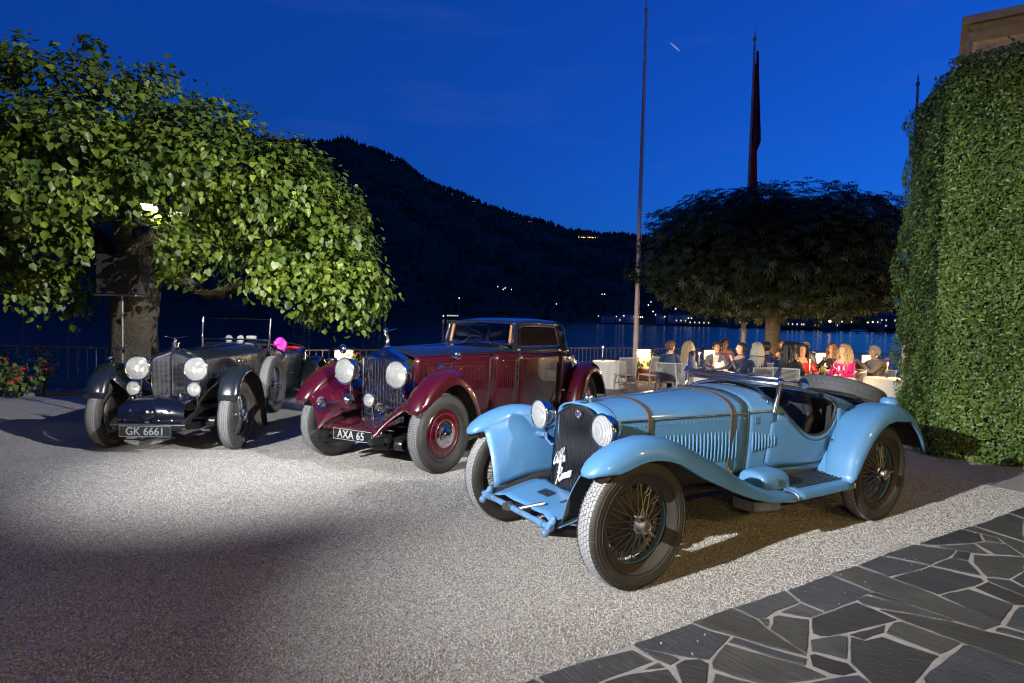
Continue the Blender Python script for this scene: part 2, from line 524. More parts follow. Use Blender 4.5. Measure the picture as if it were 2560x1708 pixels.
# ------------------------------------------------------------------ generic car tools
def car_root(name, x, y, th, slope, label, cat, group):
    n = Vector((0, slope, 1)).normalized()
    rear = Vector((math.sin(th), math.cos(th), 0)); rear.z = -slope * rear.y; rear.normalize()
    f = -rear; l = n.cross(f)
    o = empty(name, label=label, cat=cat, group=group)
    m = Matrix((f, l, n)).transposed().to_4x4(); m.translation = Vector((x, y, gz(y)))
    o.matrix_world = m
    return o
def sweep_fender(path, yc, prof, nseg=14, m=0):
    """path: list of (x, z, hw_out, drop_out, hw_in, drop_in); section in (Y, path normal). returns MB and inner edge points"""
    mb = MB(); rows = []; inner = []; outer = []
    k = len(path)
    for i in range(k):
        x, z, ho, do, hi, di = path[i]
        a = path[max(i - 1, 0)]; b = path[min(i + 1, k - 1)]
        t = Vector((b[0] - a[0], 0, b[1] - a[1])).normalized()
        nrm = Vector((-t.z, 0, t.x))
        if prof < 0: nrm = -nrm
        row = []
        for j in range(nseg + 1):
            an = math.pi * j / nseg
            c, s = math.cos(an), math.sin(an)
            hw = ho if c > 0 else hi; dr = do if c > 0 else di
            yy = yc + hw * (abs(c) ** .8) * (1 if c > 0 else -1)
            dn = -dr * (1 - s ** .9 if s > 0 else 1)
            row.append((x + nrm.x * dn, yy, z + nrm.z * dn))
        # rolled lip
        o0 = row[0]
        rows.append([(o0[0] - nrm.x * .0 , o0[1] - .014, o0[2] - nrm.z * .006)] + row)
        inner.append(row[-1]); outer.append(row[0])
    mb.grid(rows, m=m)
    return mb, inner, outer
def loft_lines(mb, A, B, n=6, bulge=0.0, m=0):
    rows = []
    for a, b in zip(A, B):
        a = Vector(a); b = Vector(b); row = []
        for j in range(n + 1):
            t = j / n; p = a.lerp(b, t)
            p.y -= bulge * math.sin(math.pi * t) * (1 if p.y > 0 else -1)
            row.append(p)
        rows.append(row)
    mb.grid(rows, m=m)
def resample(path, n):
    P = [np.array(p, float) for p in path]
    L = [0.0]
    for a, b in zip(P, P[1:]): L.append(L[-1] + float(np.linalg.norm(b - a)))
    out = []
    for t in np.linspace(0, L[-1], n):
        i = max(0, min(len(P) - 2, int(np.searchsorted(L, t)) - 1))
        u = (t - L[i]) / max(1e-9, L[i + 1] - L[i])
        out.append(tuple(P[i] + (P[i + 1] - P[i]) * u))
    return out
def lamp(root, name, loc, r, depth, mats, ring=.012, aim=(1, 0, 0), stem=None):
    """round headlamp; parts: shell, reflector, lens, rim (children of the lamp part)"""
    e = bpy.data.objects.new(name, None); COL.objects.link(e); e.parent = root; e.empty_display_size = .05
    q = Vector(aim).to_track_quat('X', 'Z')
    e.matrix_local = Matrix.Translation(loc) @ q.to_matrix().to_4x4()
    obj('shell', MB().lathe([(0, -depth), (r * .35, -depth * .97), (r * .7, -depth * .8), (r * .95, -depth * .4), (r * 1.0, -.01), (r * .985, 0)], axis='X', n=28), mats['shell'], e, 60)
    obj('reflector', MB().lathe([(0, -depth * .8), (r * .4, -depth * .7), (r * .75, -depth * .42), (r * .96, -.006)], axis='X', n=28), M['mirror'], e, 60)
    obj('lens', MB().lathe([(0, .022 * r / .1), (r * .5, .016 * r / .1), (r * .85, .005), (r * .97, 0)], axis='X', n=28), mats.get('lens', M['lens']), e, 60)
    ri = MB()
    ri.tube([(0, r * math.cos(a), r * math.sin(a)) for a in [2 * math.pi * i / 36 for i in range(36)]], ring, 8, closed=True)
    obj('bezel', ri, mats['rim'], e, 60)
    b = MB().ball((-depth * .45, 0, 0), (r * .1, r * .1, r * .1), 6)
    obj('bulb', b, mats.get('bulb', M['chrome']), e, 60)
    return e
def text_obj(name, body, size, Mx, material, parent, extrude=.002, shear=0.0, align='CENTER', spacing=1.0, xscale=1.0):
    cu = bpy.data.curves.new(name, 'FONT')
    cu.body = body; cu.size = size; cu.extrude = extrude; cu.align_x = align; cu.align_y = 'CENTER'
    cu.shear = shear; cu.space_character = spacing; cu.offset = size * .012
    o = bpy.data.objects.new(name, cu); COL.objects.link(o)
    cu.materials.append(material)
    dg = bpy.context.evaluated_depsgraph_get(); dg.update()
    me = bpy.data.meshes.new_from_object(o.evaluated_get(dg))
    bpy.data.objects.remove(o); bpy.data.curves.remove(cu)
    if not me.materials: me.materials.append(material)
    o = bpy.data.objects.new(name, me); COL.objects.link(o)
    o.parent = parent
    o.matrix_local = Mx @ Matrix.Diagonal((xscale, 1, 1, 1))
    return o
FACE_X = Matrix(((0, 0, 1, 0), (1, 0, 0, 0), (0, 1, 0, 0), (0, 0, 0, 1)))   # text plane facing +x, running towards +y
# ================================================================== SETTING
def gravel_mat():
    m = bpy.data.materials.new('gravel'); m.use_nodes = True
    nt = m.node_tree; N = nt.nodes; Lk = nt.links; p = N['Principled BSDF']
    tcn = N.new('ShaderNodeTexCoord')
    vo = N.new('ShaderNodeTexVoronoi'); vo.inputs['Scale'].default_value = 85
    vo2 = N.new('ShaderNodeTexVoronoi'); vo2.inputs['Scale'].default_value = 150
    nz1 = N.new('ShaderNodeTexNoise'); nz1.inputs['Scale'].default_value = .9; nz1.inputs['Detail'].default_value = 7
    for n in (vo, vo2, nz1): Lk.new(tcn.outputs['Object'], n.inputs['Vector'])
    sep = N.new('ShaderNodeSeparateColor'); Lk.new(vo.outputs['Color'], sep.inputs[0])
    cr = N.new('ShaderNodeValToRGB'); Lk.new(sep.outputs[0], cr.inputs[0])
    e = cr.color_ramp.elements
    e[0].color = (.22, .205, .18, 1); e[1].color = (.53, .51, .475, 1)
    k = e.new(.35); k.color = (.35, .33, .30, 1); k = e.new(.7); k.color = (.43, .405, .37, 1)
    mr = N.new('ShaderNodeMapRange'); mr.inputs[1].default_value = .42; mr.inputs[2].default_value = .72; mr.inputs[3].default_value = 0; mr.inputs[4].default_value = .38
    Lk.new(nz1.outputs[0], mr.inputs[0])
    mx = N.new('ShaderNodeMix'); mx.data_type = 'RGBA'; mx.blend_type = 'MIX'
    Lk.new(mr.outputs[0], mx.inputs[0]); Lk.new(cr.outputs[0], mx.inputs[6]); mx.inputs[7].default_value = (.20, .175, .15, 1)
    # dark gaps between the stones
    dg = N.new('ShaderNodeMapRange'); dg.inputs[1].default_value = .35; dg.inputs[2].default_value = .75; dg.inputs[3].default_value = 1; dg.inputs[4].default_value = .75
    Lk.new(vo.outputs['Distance'], dg.inputs[0])
    mu = N.new('ShaderNodeMix'); mu.data_type = 'RGBA'; mu.blend_type = 'MULTIPLY'; mu.inputs[0].default_value = 1
    Lk.new(mx.outputs[2], mu.inputs[6]); Lk.new(dg.outputs[0], mu.inputs[7])
    Lk.new(mu.outputs[2], p.inputs['Base Color'])
    p.inputs['Roughness'].default_value = .9
    p.inputs['Specular IOR Level'].default_value = .25
    ad = N.new('ShaderNodeMath'); ad.operation = 'ADD'
    Lk.new(vo.outputs['Distance'], ad.inputs[0]); Lk.new(vo2.outputs['Distance'], ad.inputs[1])
    bp = N.new('ShaderNodeBump'); bp.invert = True; bp.inputs['Strength'].default_value = .7; bp.inputs['Distance'].default_value = .006
    Lk.new(ad.outputs[0], bp.inputs['Height']); Lk.new(bp.outputs[0], p.inputs['Normal'])
    return m
M['gravel'] = gravel_mat()

RAIL = [(-16.0, 8.2), (-9.6, 11.9), (2.85, 20.1), (7.5, 21.6), (11.5, 20.4), (26, 19.6)]
def rail_y(x): return float(np.interp(x, [p[0] for p in RAIL], [p[1] for p in RAIL]))
def gh(x, y):
    return gz(y) + (.005 * math.sin(x * 2.3 + y * 1.1) * math.sin(y * 2.9 - x * .6) + .0035 * math.sin(x * 6.1 - y * 2.2) * math.sin(y * 5.3 + x * 1.7)) * (1 if y < 9 else .4)
# the forecourt: one sheet that falls gently to the lake wall
xs = np.concatenate([np.linspace(-30, -10, 14), np.linspace(-9.5, 12, 130), np.linspace(13, 26, 10)])
mb = MB(); rows = []
for x in xs:
    ye = rail_y(x) + .35
    ys = np.concatenate([np.linspace(-25, 0, 10)[:-1], np.linspace(0, 1, 130) * ye])
    rows.append([(x, y, gh(x, y)) for y in ys])
mb.grid(rows)
ground = obj('gravel_ground', mb, M['gravel'], None, 60, fix=False); ground['kind'] = 'structure'
# loose stones lying on it near the photographer
def pebbles(name, density, t0, t1, label, z_=.002, rad=.0058):
    m = bpy.data.materials.new('pebble'); m.use_nodes = True
    nt = m.node_tree; p = nt.nodes['Principled BSDF']
    oi = nt.nodes.new('ShaderNodeObjectInfo'); cr = nt.nodes.new('ShaderNodeValToRGB')
    e = cr.color_ramp.elements
    e[0].color = (.16, .145, .125, 1); e[1].color = (.50, .485, .455, 1)
    k = e.new(.3); k.color = (.30, .285, .26, 1); k = e.new(.62); k.color = (.36, .34, .31, 1); k = e.new(.8); k.color = (.40, .385, .36, 1)
    nt.links.new(oi.outputs['Random'], cr.inputs[0]); nt.links.new(cr.outputs[0], p.inputs['Base Color'])
    p.inputs['Roughness'].default_value = .88
    p.inputs['Specular IOR Level'].default_value = .25
    # footprint: gravel side of the paving edge
    e0 = np.array([.139, 2.674]); d = np.array([.849, .528]); nrm = np.array([-.528, .849])
    mbp = MB(); rows = []
    for s in np.linspace(-3.2, 6.0, 36):
        row = []
        for t in np.linspace(t0, t1, 22):
            q = e0 + d * s + nrm * t
            row.append((q[0], q[1], gh(q[0], q[1]) + z_ if t > -.02 else z_))
        rows.append(row)
    mbp.grid(rows)
    o = obj(name, mbp, m, None, 0, fix=False); o['kind'] = 'stuff'
    at_ = o.data.attributes.new('thinning', 'FLOAT', 'POINT')
    at_.data.foreach_set('value', [density * float(np.interp((v_.co.x - e0[0]) * nrm[0] + (v_.co.y - e0[1]) * nrm[1], [2.2, 5.6], [1.0, 0.0])) for v_ in o.data.vertices])
    tag(o, label, 'gravel')
    ng = bpy.data.node_groups.new('scatter_stones', 'GeometryNodeTree')
    ng.interface.new_socket('Geometry', in_out='INPUT', socket_type='NodeSocketGeometry')
    ng.interface.new_socket('Geometry', in_out='OUTPUT', socket_type='NodeSocketGeometry')
    n = ng.nodes; l = ng.links
    gi = n.new('NodeGroupInput'); go = n.new('NodeGroupOutput')
    dp = n.new('GeometryNodeDistributePointsOnFaces'); dp.inputs['Density'].default_value = density
    ico = n.new('GeometryNodeMeshIcoSphere'); ico.inputs['Radius'].default_value = rad; ico.inputs['Subdivisions'].default_value = 1
    sm = n.new('GeometryNodeSetMaterial'); sm.inputs['Material'].default_value = m
    ip = n.new('GeometryNodeInstanceOnPoints')
    rr = n.new('FunctionNodeRandomValue'); rr.data_type = 'FLOAT_VECTOR'
    rr.inputs[0].default_value = (0, 0, 0); rr.inputs[1].default_value = (6.3, 6.3, 6.3)
    rs = n.new('FunctionNodeRandomValue'); rs.data_type = 'FLOAT_VECTOR'
    rs.inputs[0].default_value = (.55, .45, .35); rs.inputs[1].default_value = (1.35, 1.1, .8); rs.inputs['Seed'].default_value = 3
    na = n.new('GeometryNodeInputNamedAttribute'); na.data_type = 'FLOAT'; na.inputs[0].default_value = 'thinning'; l.new(na.outputs[0], dp.inputs['Density'])
    l.new(gi.outputs[0], dp.inputs[0]); l.new(dp.outputs['Points'], ip.inputs['Points'])
    l.new(ico.outputs['Mesh'], sm.inputs[0]); l.new(sm.outputs[0], ip.inputs['Instance'])
    l.new(rr.outputs[0], ip.inputs['Rotation']); l.new(rs.outputs[0], ip.inputs['Scale'])
    l.new(ip.outputs[0], go.inputs[0])
    md = o.modifiers.new('scatter', 'NODES'); md.node_group = ng
pebbles('gravel', 5200, -.06, 5.6, 'loose pale grey gravel stones covering the forecourt')
pebbles('stray_gravel', 26, -.30, -.03, 'stray gravel stones strewn over the paving edge', .026, .0048)

# crazy paving in front of the villa: mortar bed, one object per stone
STONES = [[(1.279,3.392),(1.658,3.623),(1.675,3.477),(1.497,3.369),(1.408,3.284),(1.355,3.278)],[(1.683,3.636),(2.056,3.873),(2.18,3.641),(2.122,3.6),(2.014,3.513),(1.77,3.37),(1.767,3.389),(1.693,3.496)],[(1.518,3.35),(1.677,3.463),(1.753,3.356),(1.657,3.299)],[(2.073,3.892),(2.184,3.957),(2.296,4.019),(2.409,3.856),(2.545,3.615),(2.666,3.274),(2.594,3.24),(2.52,3.206),(2.448,3.3),(2.331,3.473),(2.201,3.642)],[(2.334,4.04),(2.571,4.21),(2.801,4.059),(2.613,3.955),(2.423,3.874)],[(2.437,3.849),(2.81,4.05),(3.018,3.874),(3.007,3.839),(2.895,3.767),(2.576,3.632)],[(2.617,4.234),(2.953,4.448),(3.194,4.354),(3.058,4.231),(2.83,4.079)],[(3.021,4.476),(3.56,4.817),(3.64,4.72),(3.552,4.569),(3.417,4.513),(3.101,4.458)],[(3.655,4.716),(3.718,4.639),(3.666,4.53),(3.57,4.57)],[(3.107,4.429),(3.429,4.496),(3.391,4.303),(3.281,4.317),(3.211,4.355)],[(3.466,4.517),(3.551,4.545),(3.679,4.503),(3.614,4.276),(3.442,4.307)],[(3.068,4.211),(3.2,4.34),(3.264,4.306),(3.153,4.177)],[(2.843,4.07),(3.053,4.2),(3.138,4.156),(3.052,3.928)],[(3.273,4.285),(3.6,4.255),(3.408,4.021),(3.201,3.885),(3.081,3.909),(3.164,4.138)],[(3.589,4.832),(3.72,4.9),(3.847,4.553),(3.645,4.309),(3.692,4.509),(3.732,4.657)],[(3.756,4.924),(4.297,5.267),(4.312,5.119),(4.008,4.771),(3.877,4.591),(3.814,4.762)],[(4.321,5.284),(4.573,5.447),(4.772,5.563),(4.669,5.358),(4.358,5.152)],[(2.578,3.609),(2.808,3.706),(2.922,3.511),(2.7,3.313),(2.668,3.28)],[(2.88,3.742),(3.016,3.823),(3.079,3.621),(3.005,3.516),(2.935,3.519)],[(3.055,3.88),(3.18,3.858),(3.186,3.751),(3.092,3.637),(3.038,3.838)],[(3.217,3.877),(3.392,4.002),(3.488,4.062),(3.295,3.806),(3.214,3.769)],[(2.94,3.484),(3.029,3.489),(2.792,3.207),(2.735,3.205),(2.685,3.262)],[(2.621,3.235),(2.65,3.234),(2.715,3.18),(2.741,3.147),(2.702,3.1),(2.674,3.13),(2.584,3.203)],[(2.145,3.616),(2.191,3.631),(2.323,3.477),(2.252,3.504)],[(2.04,3.536),(2.12,3.585),(2.326,3.456),(2.437,3.302),(2.416,3.299),(2.091,3.443),(2.041,3.479)],[(2.095,3.41),(2.417,3.283),(2.512,3.196),(2.655,3.107),(2.687,3.083),(2.487,2.845),(2.474,2.887),(2.321,3.066),(2.149,3.308)],[(1.657,3.286),(1.77,3.356),(2.015,3.492),(2.072,3.398),(2.124,3.297),(1.905,3.206),(1.661,3.107),(1.613,3.105),(1.589,3.132)],[(1.38,3.163),(1.421,3.225),(1.451,3.295),(1.486,3.313),(1.634,3.272),(1.461,2.937)],[(1.365,3.272),(1.416,3.269),(1.383,3.195),(1.371,3.19)],[(0.993,3.213),(1.257,3.382),(1.308,3.31),(1.348,3.251),(1.361,3.171),(1.45,2.914),(1.298,2.992),(1.16,3.092),(1.066,3.144)],[(1.113,3.021),(1.156,3.065),(1.29,2.972),(1.436,2.879),(1.404,2.828),(1.264,2.91),(1.183,2.976)],[(0.974,2.84),(1.092,2.998),(1.258,2.896),(1.392,2.819),(1.458,2.739),(1.259,2.687),(1.122,2.684),(0.961,2.786)],[(0.633,2.979),(0.98,3.198),(1.059,3.123),(1.141,3.078),(0.965,2.86),(0.876,2.875),(0.795,2.9),(0.648,2.946)],[(0.656,2.933),(0.791,2.886),(0.824,2.852),(0.771,2.806),(0.715,2.849)],[(0.641,2.763),(0.719,2.823),(0.74,2.783)],[(0.155,2.683),(0.38,2.823),(0.618,2.926),(0.635,2.908),(0.696,2.833),(0.609,2.779),(0.553,2.742),(0.412,2.653),(0.37,2.619),(0.242,2.56),(0.178,2.643)],[(0.441,2.653),(0.574,2.724),(0.748,2.766),(0.768,2.652),(0.739,2.588),(0.454,2.554)],[(0.794,2.805),(0.848,2.847),(0.922,2.855),(0.948,2.824),(0.895,2.673),(0.85,2.584),(0.772,2.581),(0.786,2.668)],[(0.917,2.658),(0.957,2.741),(1.111,2.668),(1.036,2.584),(0.885,2.578)],[(1.541,3.057),(1.709,3.109),(1.745,3.1),(1.64,2.905),(1.627,2.891),(1.5,2.961)],[(1.469,2.917),(1.495,2.932),(1.617,2.853),(1.619,2.785),(1.542,2.756),(1.498,2.768),(1.44,2.828)],[(1.766,3.101),(1.817,3.067),(1.933,3.112),(2.105,2.94),(1.815,2.691),(1.643,2.684),(1.638,2.865)],[(1.771,3.124),(2.026,3.24),(1.971,3.159),(1.82,3.078)],[(1.978,3.151),(2.084,3.261),(2.135,3.276),(2.3,3.065),(2.189,2.992),(2.12,2.958)],[(1.905,2.747),(2.294,3.041),(2.327,3.042),(2.46,2.87),(2.478,2.833),(2.334,2.662),(1.863,2.643)],[(1.309,2.662),(1.457,2.718),(1.614,2.751),(1.631,2.69),(1.567,2.623),(1.27,2.611)],[(0.002,2.581),(0.131,2.67),(0.166,2.641),(0.215,2.559),(0.058,2.501)]]
def slate(name, c1, c2, c3):
    m = bpy.data.materials.new(name); m.use_nodes = True
    nt = m.node_tree; N = nt.nodes; Lk = nt.links; p = N['Principled BSDF']
    tcn = N.new('ShaderNodeTexCoord'); oi = N.new('ShaderNodeObjectInfo')
    vr = N.new('ShaderNodeVectorRotate'); vr.rotation_type = 'Z_AXIS'
    mm = N.new('ShaderNodeMath'); mm.operation = 'MULTIPLY'; mm.inputs[1].default_value = 1.1
    Lk.new(oi.outputs['Random'], mm.inputs[0]); Lk.new(mm.outputs[0], vr.inputs['Angle']); Lk.new(tcn.outputs['Object'], vr.inputs['Vector'])
    mpn = N.new('ShaderNodeMapping'); mpn.inputs['Scale'].default_value = (3.0, 34.0, 8.0); Lk.new(vr.outputs[0], mpn.inputs[0])
    n1 = N.new('ShaderNodeTexNoise'); n1.inputs['Scale'].default_value = 2.6; n1.inputs['Detail'].default_value = 8; n1.inputs['Roughness'].default_value = .7
    Lk.new(mpn.outputs[0], n1.inputs[0])
    n2 = N.new('ShaderNodeTexNoise'); n2.inputs['Scale'].default_value = 3.0; n2.inputs['Detail'].default_value = 5; Lk.new(tcn.outputs['Object'], n2.inputs[0])
    cr = N.new('ShaderNodeValToRGB'); Lk.new(n1.outputs[0], cr.inputs[0])
    e = cr.color_ramp.elements; e[0].color = (*c1, 1); e[1].color = (*c3, 1); e[0].position = .3; e[1].position = .75
    k = e.new(.5); k.color = (*c2, 1)
    hv = N.new('ShaderNodeHueSaturation'); Lk.new(cr.outputs[0], hv.inputs['Color'])
    mv = N.new('ShaderNodeMapRange'); mv.inputs[3].default_value = .55; mv.inputs[4].default_value = 1.5; Lk.new(oi.outputs['Random'], mv.inputs[0]); Lk.new(mv.outputs[0], hv.inputs['Value'])
    Lk.new(hv.outputs[0], p.inputs['Base Color'])
    mr = N.new('ShaderNodeMapRange'); mr.inputs[3].default_value = .38; mr.inputs[4].default_value = .75; Lk.new(n2.outputs[0], mr.inputs[0]); Lk.new(mr.outputs[0], p.inputs['Roughness'])
    b = N.new('ShaderNodeBump'); b.inputs['Strength'].default_value = 1.0; b.inputs['Distance'].default_value = .02
    Lk.new(n1.outputs[0], b.inputs['Height']); Lk.new(b.outputs[0], p.inputs['Normal'])
    return m
SL = [slate('grey_slate', (.017, .017, .017), (.038, .038, .037), (.095, .094, .09)), slate('blue_slate', (.014, .015, .018), (.030, .032, .036), (.075, .076, .08)),
      slate('green_slate', (.018, .0175, .014), (.036, .035, .028), (.085, .082, .068))]
M['mortar'] = mat('mortar', (.34, .315, .285), .9, noise=(14, .6, (.20, .185, .165)), bump=(60, .5, .006))
e0 = np.array([.139, 2.674]); dv = np.array([.849, .528]); nv = np.array([.528, -.849])
q = [e0 + dv * -6, e0 + dv * 9.5, e0 + dv * 9.5 + nv * 9, e0 + dv * -6 + nv * 9]
pav = obj('stone_paving', MB().prism([tuple(p) for p in q], -.05, .0165), M['mortar'], None, 0); pav['kind'] = 'structure'
def stone(poly, i, rough=True):
    c = np.mean(np.array(poly), 0)
    P = [np.array(p) for p in poly]
    # uneven hewn edge
    Q = []
    for a, b in zip(P, P[1:] + P[:1]):
        L = np.linalg.norm(b - a); k = max(1, int(L / .07))
        for j in range(k):
            t = j / k; p = a + (b - a) * t
            Q.append(p + (rng.normal(0, .0035, 2) if j else 0))
    n = len(Q); h = .022 + rng.uniform(-.0015, .003)
    top = []
    for p in Q:
        d = p - c; L = np.linalg.norm(d); top.append(c + d * (1 - .005 / L))
    vs = [(p[0], p[1], 0) for p in Q] + [(p[0], p[1], h - .004) for p in Q] + [(p[0], p[1], h) for p in top]
    fs = [(i_, (i_ + 1) % n, n + (i_ + 1) % n, n + i_) for i_ in range(n)] + [(n + i_, n + (i_ + 1) % n, 2 * n + (i_ + 1) % n, 2 * n + i_) for i_ in range(n)] + [tuple(range(2 * n, 3 * n))]
    mb = MB(); mb.add(vs, fs)
    obj('paving_stone', mb, SL[int(rng.integers(0, 3))], pav, 25)
for i, s in enumerate(STONES): stone(s, i)
# more of the same beyond the edges of the view
hull = np.array([p for s in STONES for p in s]); st = np.stack([(hull - e0) @ dv, (hull - e0) @ nv], 1)
def jit(i, j):
    r_ = np.random.default_rng((i + 50) * 97 + j * 31 + 5); return r_.uniform(-.16, .16, 2)
for i in range(-10, 18):
    for j in range(0, 9):
        cs = []
        for a, b in ((0, 0), (1, 0), (1, 1), (0, 1)):
            o_ = jit(i + a, j + b)
            if j + b == 0: o_[1] = .03
            cs.append(np.array([(i + a) * .55 + o_[0], (j + b) * .5 + o_[1]]))
        c = np.mean(cs, 0)
        cw = e0 + dv * c[0] + nv * c[1]
        inside = (cw[1] > .55 * abs(cw[0]) + 1.2 and cw[1] > 2.25 and cw[0] < .95 * cw[1])
        if inside or c[0] < -5 or c[0] > 9: continue
        cs = [c + (p - c) * .955 for p in cs]
        stone([tuple(e0 + dv * p[0] + nv * p[1]) for p in cs], i)

# lake, lake wall, far shore
def water_mat():
    m = bpy.data.materials.new('lake_water'); m.use_nodes = True
    nt = m.node_tree; N = nt.nodes; Lk = nt.links; p = N['Principled BSDF']
    p.inputs['Base Color'].default_value = (.002, .006, .014, 1); p.inputs['Roughness'].default_value = .13; p.inputs['IOR'].default_value = 1.33
    tcn = N.new('ShaderNodeTexCoord'); mpn = N.new('ShaderNodeMapping'); mpn.inputs['Scale'].default_value = (.55, 1.3, 1)
    Lk.new(tcn.outputs['Object'], mpn.inputs[0])
    a = N.new('ShaderNodeTexNoise'); a.inputs['Scale'].default_value = .9; a.inputs['Detail'].default_value = 6; a.inputs['Roughness'].default_value = .6
    Lk.new(mpn.outputs[0], a.inputs[0])
    b = N.new('ShaderNodeBump'); b.inputs['Strength'].default_value = 1.0; b.inputs['Distance'].default_value = .11
    Lk.new(a.outputs[0], b.inputs['Height']); Lk.new(b.outputs[0], p.inputs['Normal'])
    return m
lake = obj('lake_water', MB().poly([(-4000, 5, -2.6), (4000, 5, -2.6), (4000, 3500, -2.6), (-4000, 3500, -2.6)]), water_mat(), None, 0, fix=False); lake['kind'] = 'structure'
M['stonewall'] = mat('wall_stone', (.16, .15, .13), .9, noise=(3, .7), bump=(12, .5, .03))
mb = MB()
rows = [[(x, rail_y(x) + .36, gz(rail_y(x)) + .02), (x, rail_y(x) + .42, -3.2)] for x in np.linspace(-30, 26, 60)]
mb.grid(rows)
o = obj('lake_wall', mb, M['stonewall'], None, 30, fix=False); o['kind'] = 'structure'
# kerb under the railing
mb = MB()
P = resample([(x, y, 0) for x, y in RAIL], 60)
rows = []
for p in P:
    z = gz(p[1]); rows.append([(p[0] + .12, p[1] - .16, z - .05), (p[0] + .12, p[1] - .16, z + .07), (p[0] - .12, p[1] + .40, z + .07), (p[0] - .12, p[1] + .40, z - .05)])
mb.grid(rows)
o = obj('terrace_kerb', mb, M['stonewall'], None, 30, fix=False); o['kind'] = 'structure'

# mountain across the lake: ridge as (bearing tangent, elevation tangent)
RIDGE = [(-2.2, .15), (-1.6, .2), (-1.1, .26), (-.8, .27), (-.55, .272), (-.40, .268), (-.323, .266), (-.30, .2655), (-.28, .2715), (-.271, .2725), (-.261, .267), (-.23, .2585), (-.203, .2485), (-.18, .239), (-.161, .2235), (-.142, .2095), (-.116, .199),
         (-.084, .190), (-.052, .175), (-.013, .163), (.019, .154), (.052, .148), (.077, .138), (.110, .1335), (.142, .131), (.18, .1315), (.23, .126), (.30, .10), (.38, .062), (.46, .034), (.56, .026), (.7, .03), (.9, .035), (1.3, .03), (1.9, .03)]
SHORE = [(-2.2, 900), (-.8, 560), (-.45, 560), (-.10, 430), (.15, 390), (.30, 360), (.46, 320), (.6, 330), (1.9, 500)]
def ridge_h(t): return float(np.interp(t, [p[0] for p in RIDGE], [p[1] for p in RIDGE]))
def shore_d(t): return float(np.interp(t, [p[0] for p in SHORE], [p[1] for p in SHORE]))
def hill_pt(t, v):
    d0 = shore_d(t); d1 = 1500.0
    d = d0 + (d1 - d0) * v
    h = 1.62 + ridge_h(t) * d1
    pr = .12 * v + .88 * v ** 1.25 if v <= 1 else 1
    z = -2.6 + (h + 2.6) * pr
    return Vector((t * d, d, z))
bear = np.concatenate([np.linspace(-2.2, -.6, 40)[:-1], np.linspace(-.6, .9, 300), np.linspace(.9, 1.9, 30)[1:]])
mb = MB(); rows = []
for t in bear:
    row = []
    for v in list(np.linspace(0, 1, 36)) + [1.15]:
        p = hill_pt(t, min(v, 1))
        if v > 1: p = Vector((t * 1900, 1900, p.z * .7))
        if 0 < v < 1:
            p.z += (5 * math.sin(t * 31 + v * 17) + 4 * math.sin(t * 67 - v * 29) + float(rng.normal(0, 1.6))) * v * (1 - v) * 4
        row.append(p)
    rows.append(row)
mb.grid(rows)
M['forest'] = mat('dark_forest', (.040, .058, .036), .95, noise=(.02, .8, (.018, .028, .020)), bump=(.08, 1.0, 6.0), spec=.05)
hill = obj('mountain', mb, M['forest'], None, 60, fix=False); hill['kind'] = 'structure'
# the wood on it
V, F, k = [], [], 0
def conifer(p, h, r_):
    global k
    n = 6
    for lay, (z0, z1, rr) in enumerate(((0, .55, 1), (.3, 1.0, .7))):
        for j in range(n):
            a = 2 * math.pi * j / n + lay
            V.append((p.x + r_ * rr * math.cos(a) * random.uniform(.7, 1.2), p.y + r_ * rr * math.sin(a), p.z + h * z0))
        V.append((p.x, p.y, p.z + h * z1))
        for j in range(n): F.append((k + j, k + (j + 1) % n, k + n))
        k += n + 1
for i in range(1500):
    t = random.uniform(-.62, .62); p = hill_pt(t, 1); h = random.uniform(6, 15) * (1.3 if random.random() < .15 else 1)
    p.z -= h * .35; p.y += random.uniform(-15, 15); conifer(p, h, h * random.uniform(.3, .5))
for i in range(4200):
    t = random.uniform(-.62, .75); v = random.random() ** .7; p = hill_pt(t, v); h = random.uniform(6, 13); p.z -= 2; conifer(p, h, h * random.uniform(.35, .6))
fo = bulk('forest', V, F, M['forest'], None); fo['kind'] = 'stuff'
tag(fo, 'dark woods covering the mountain across the lake', 'forest')

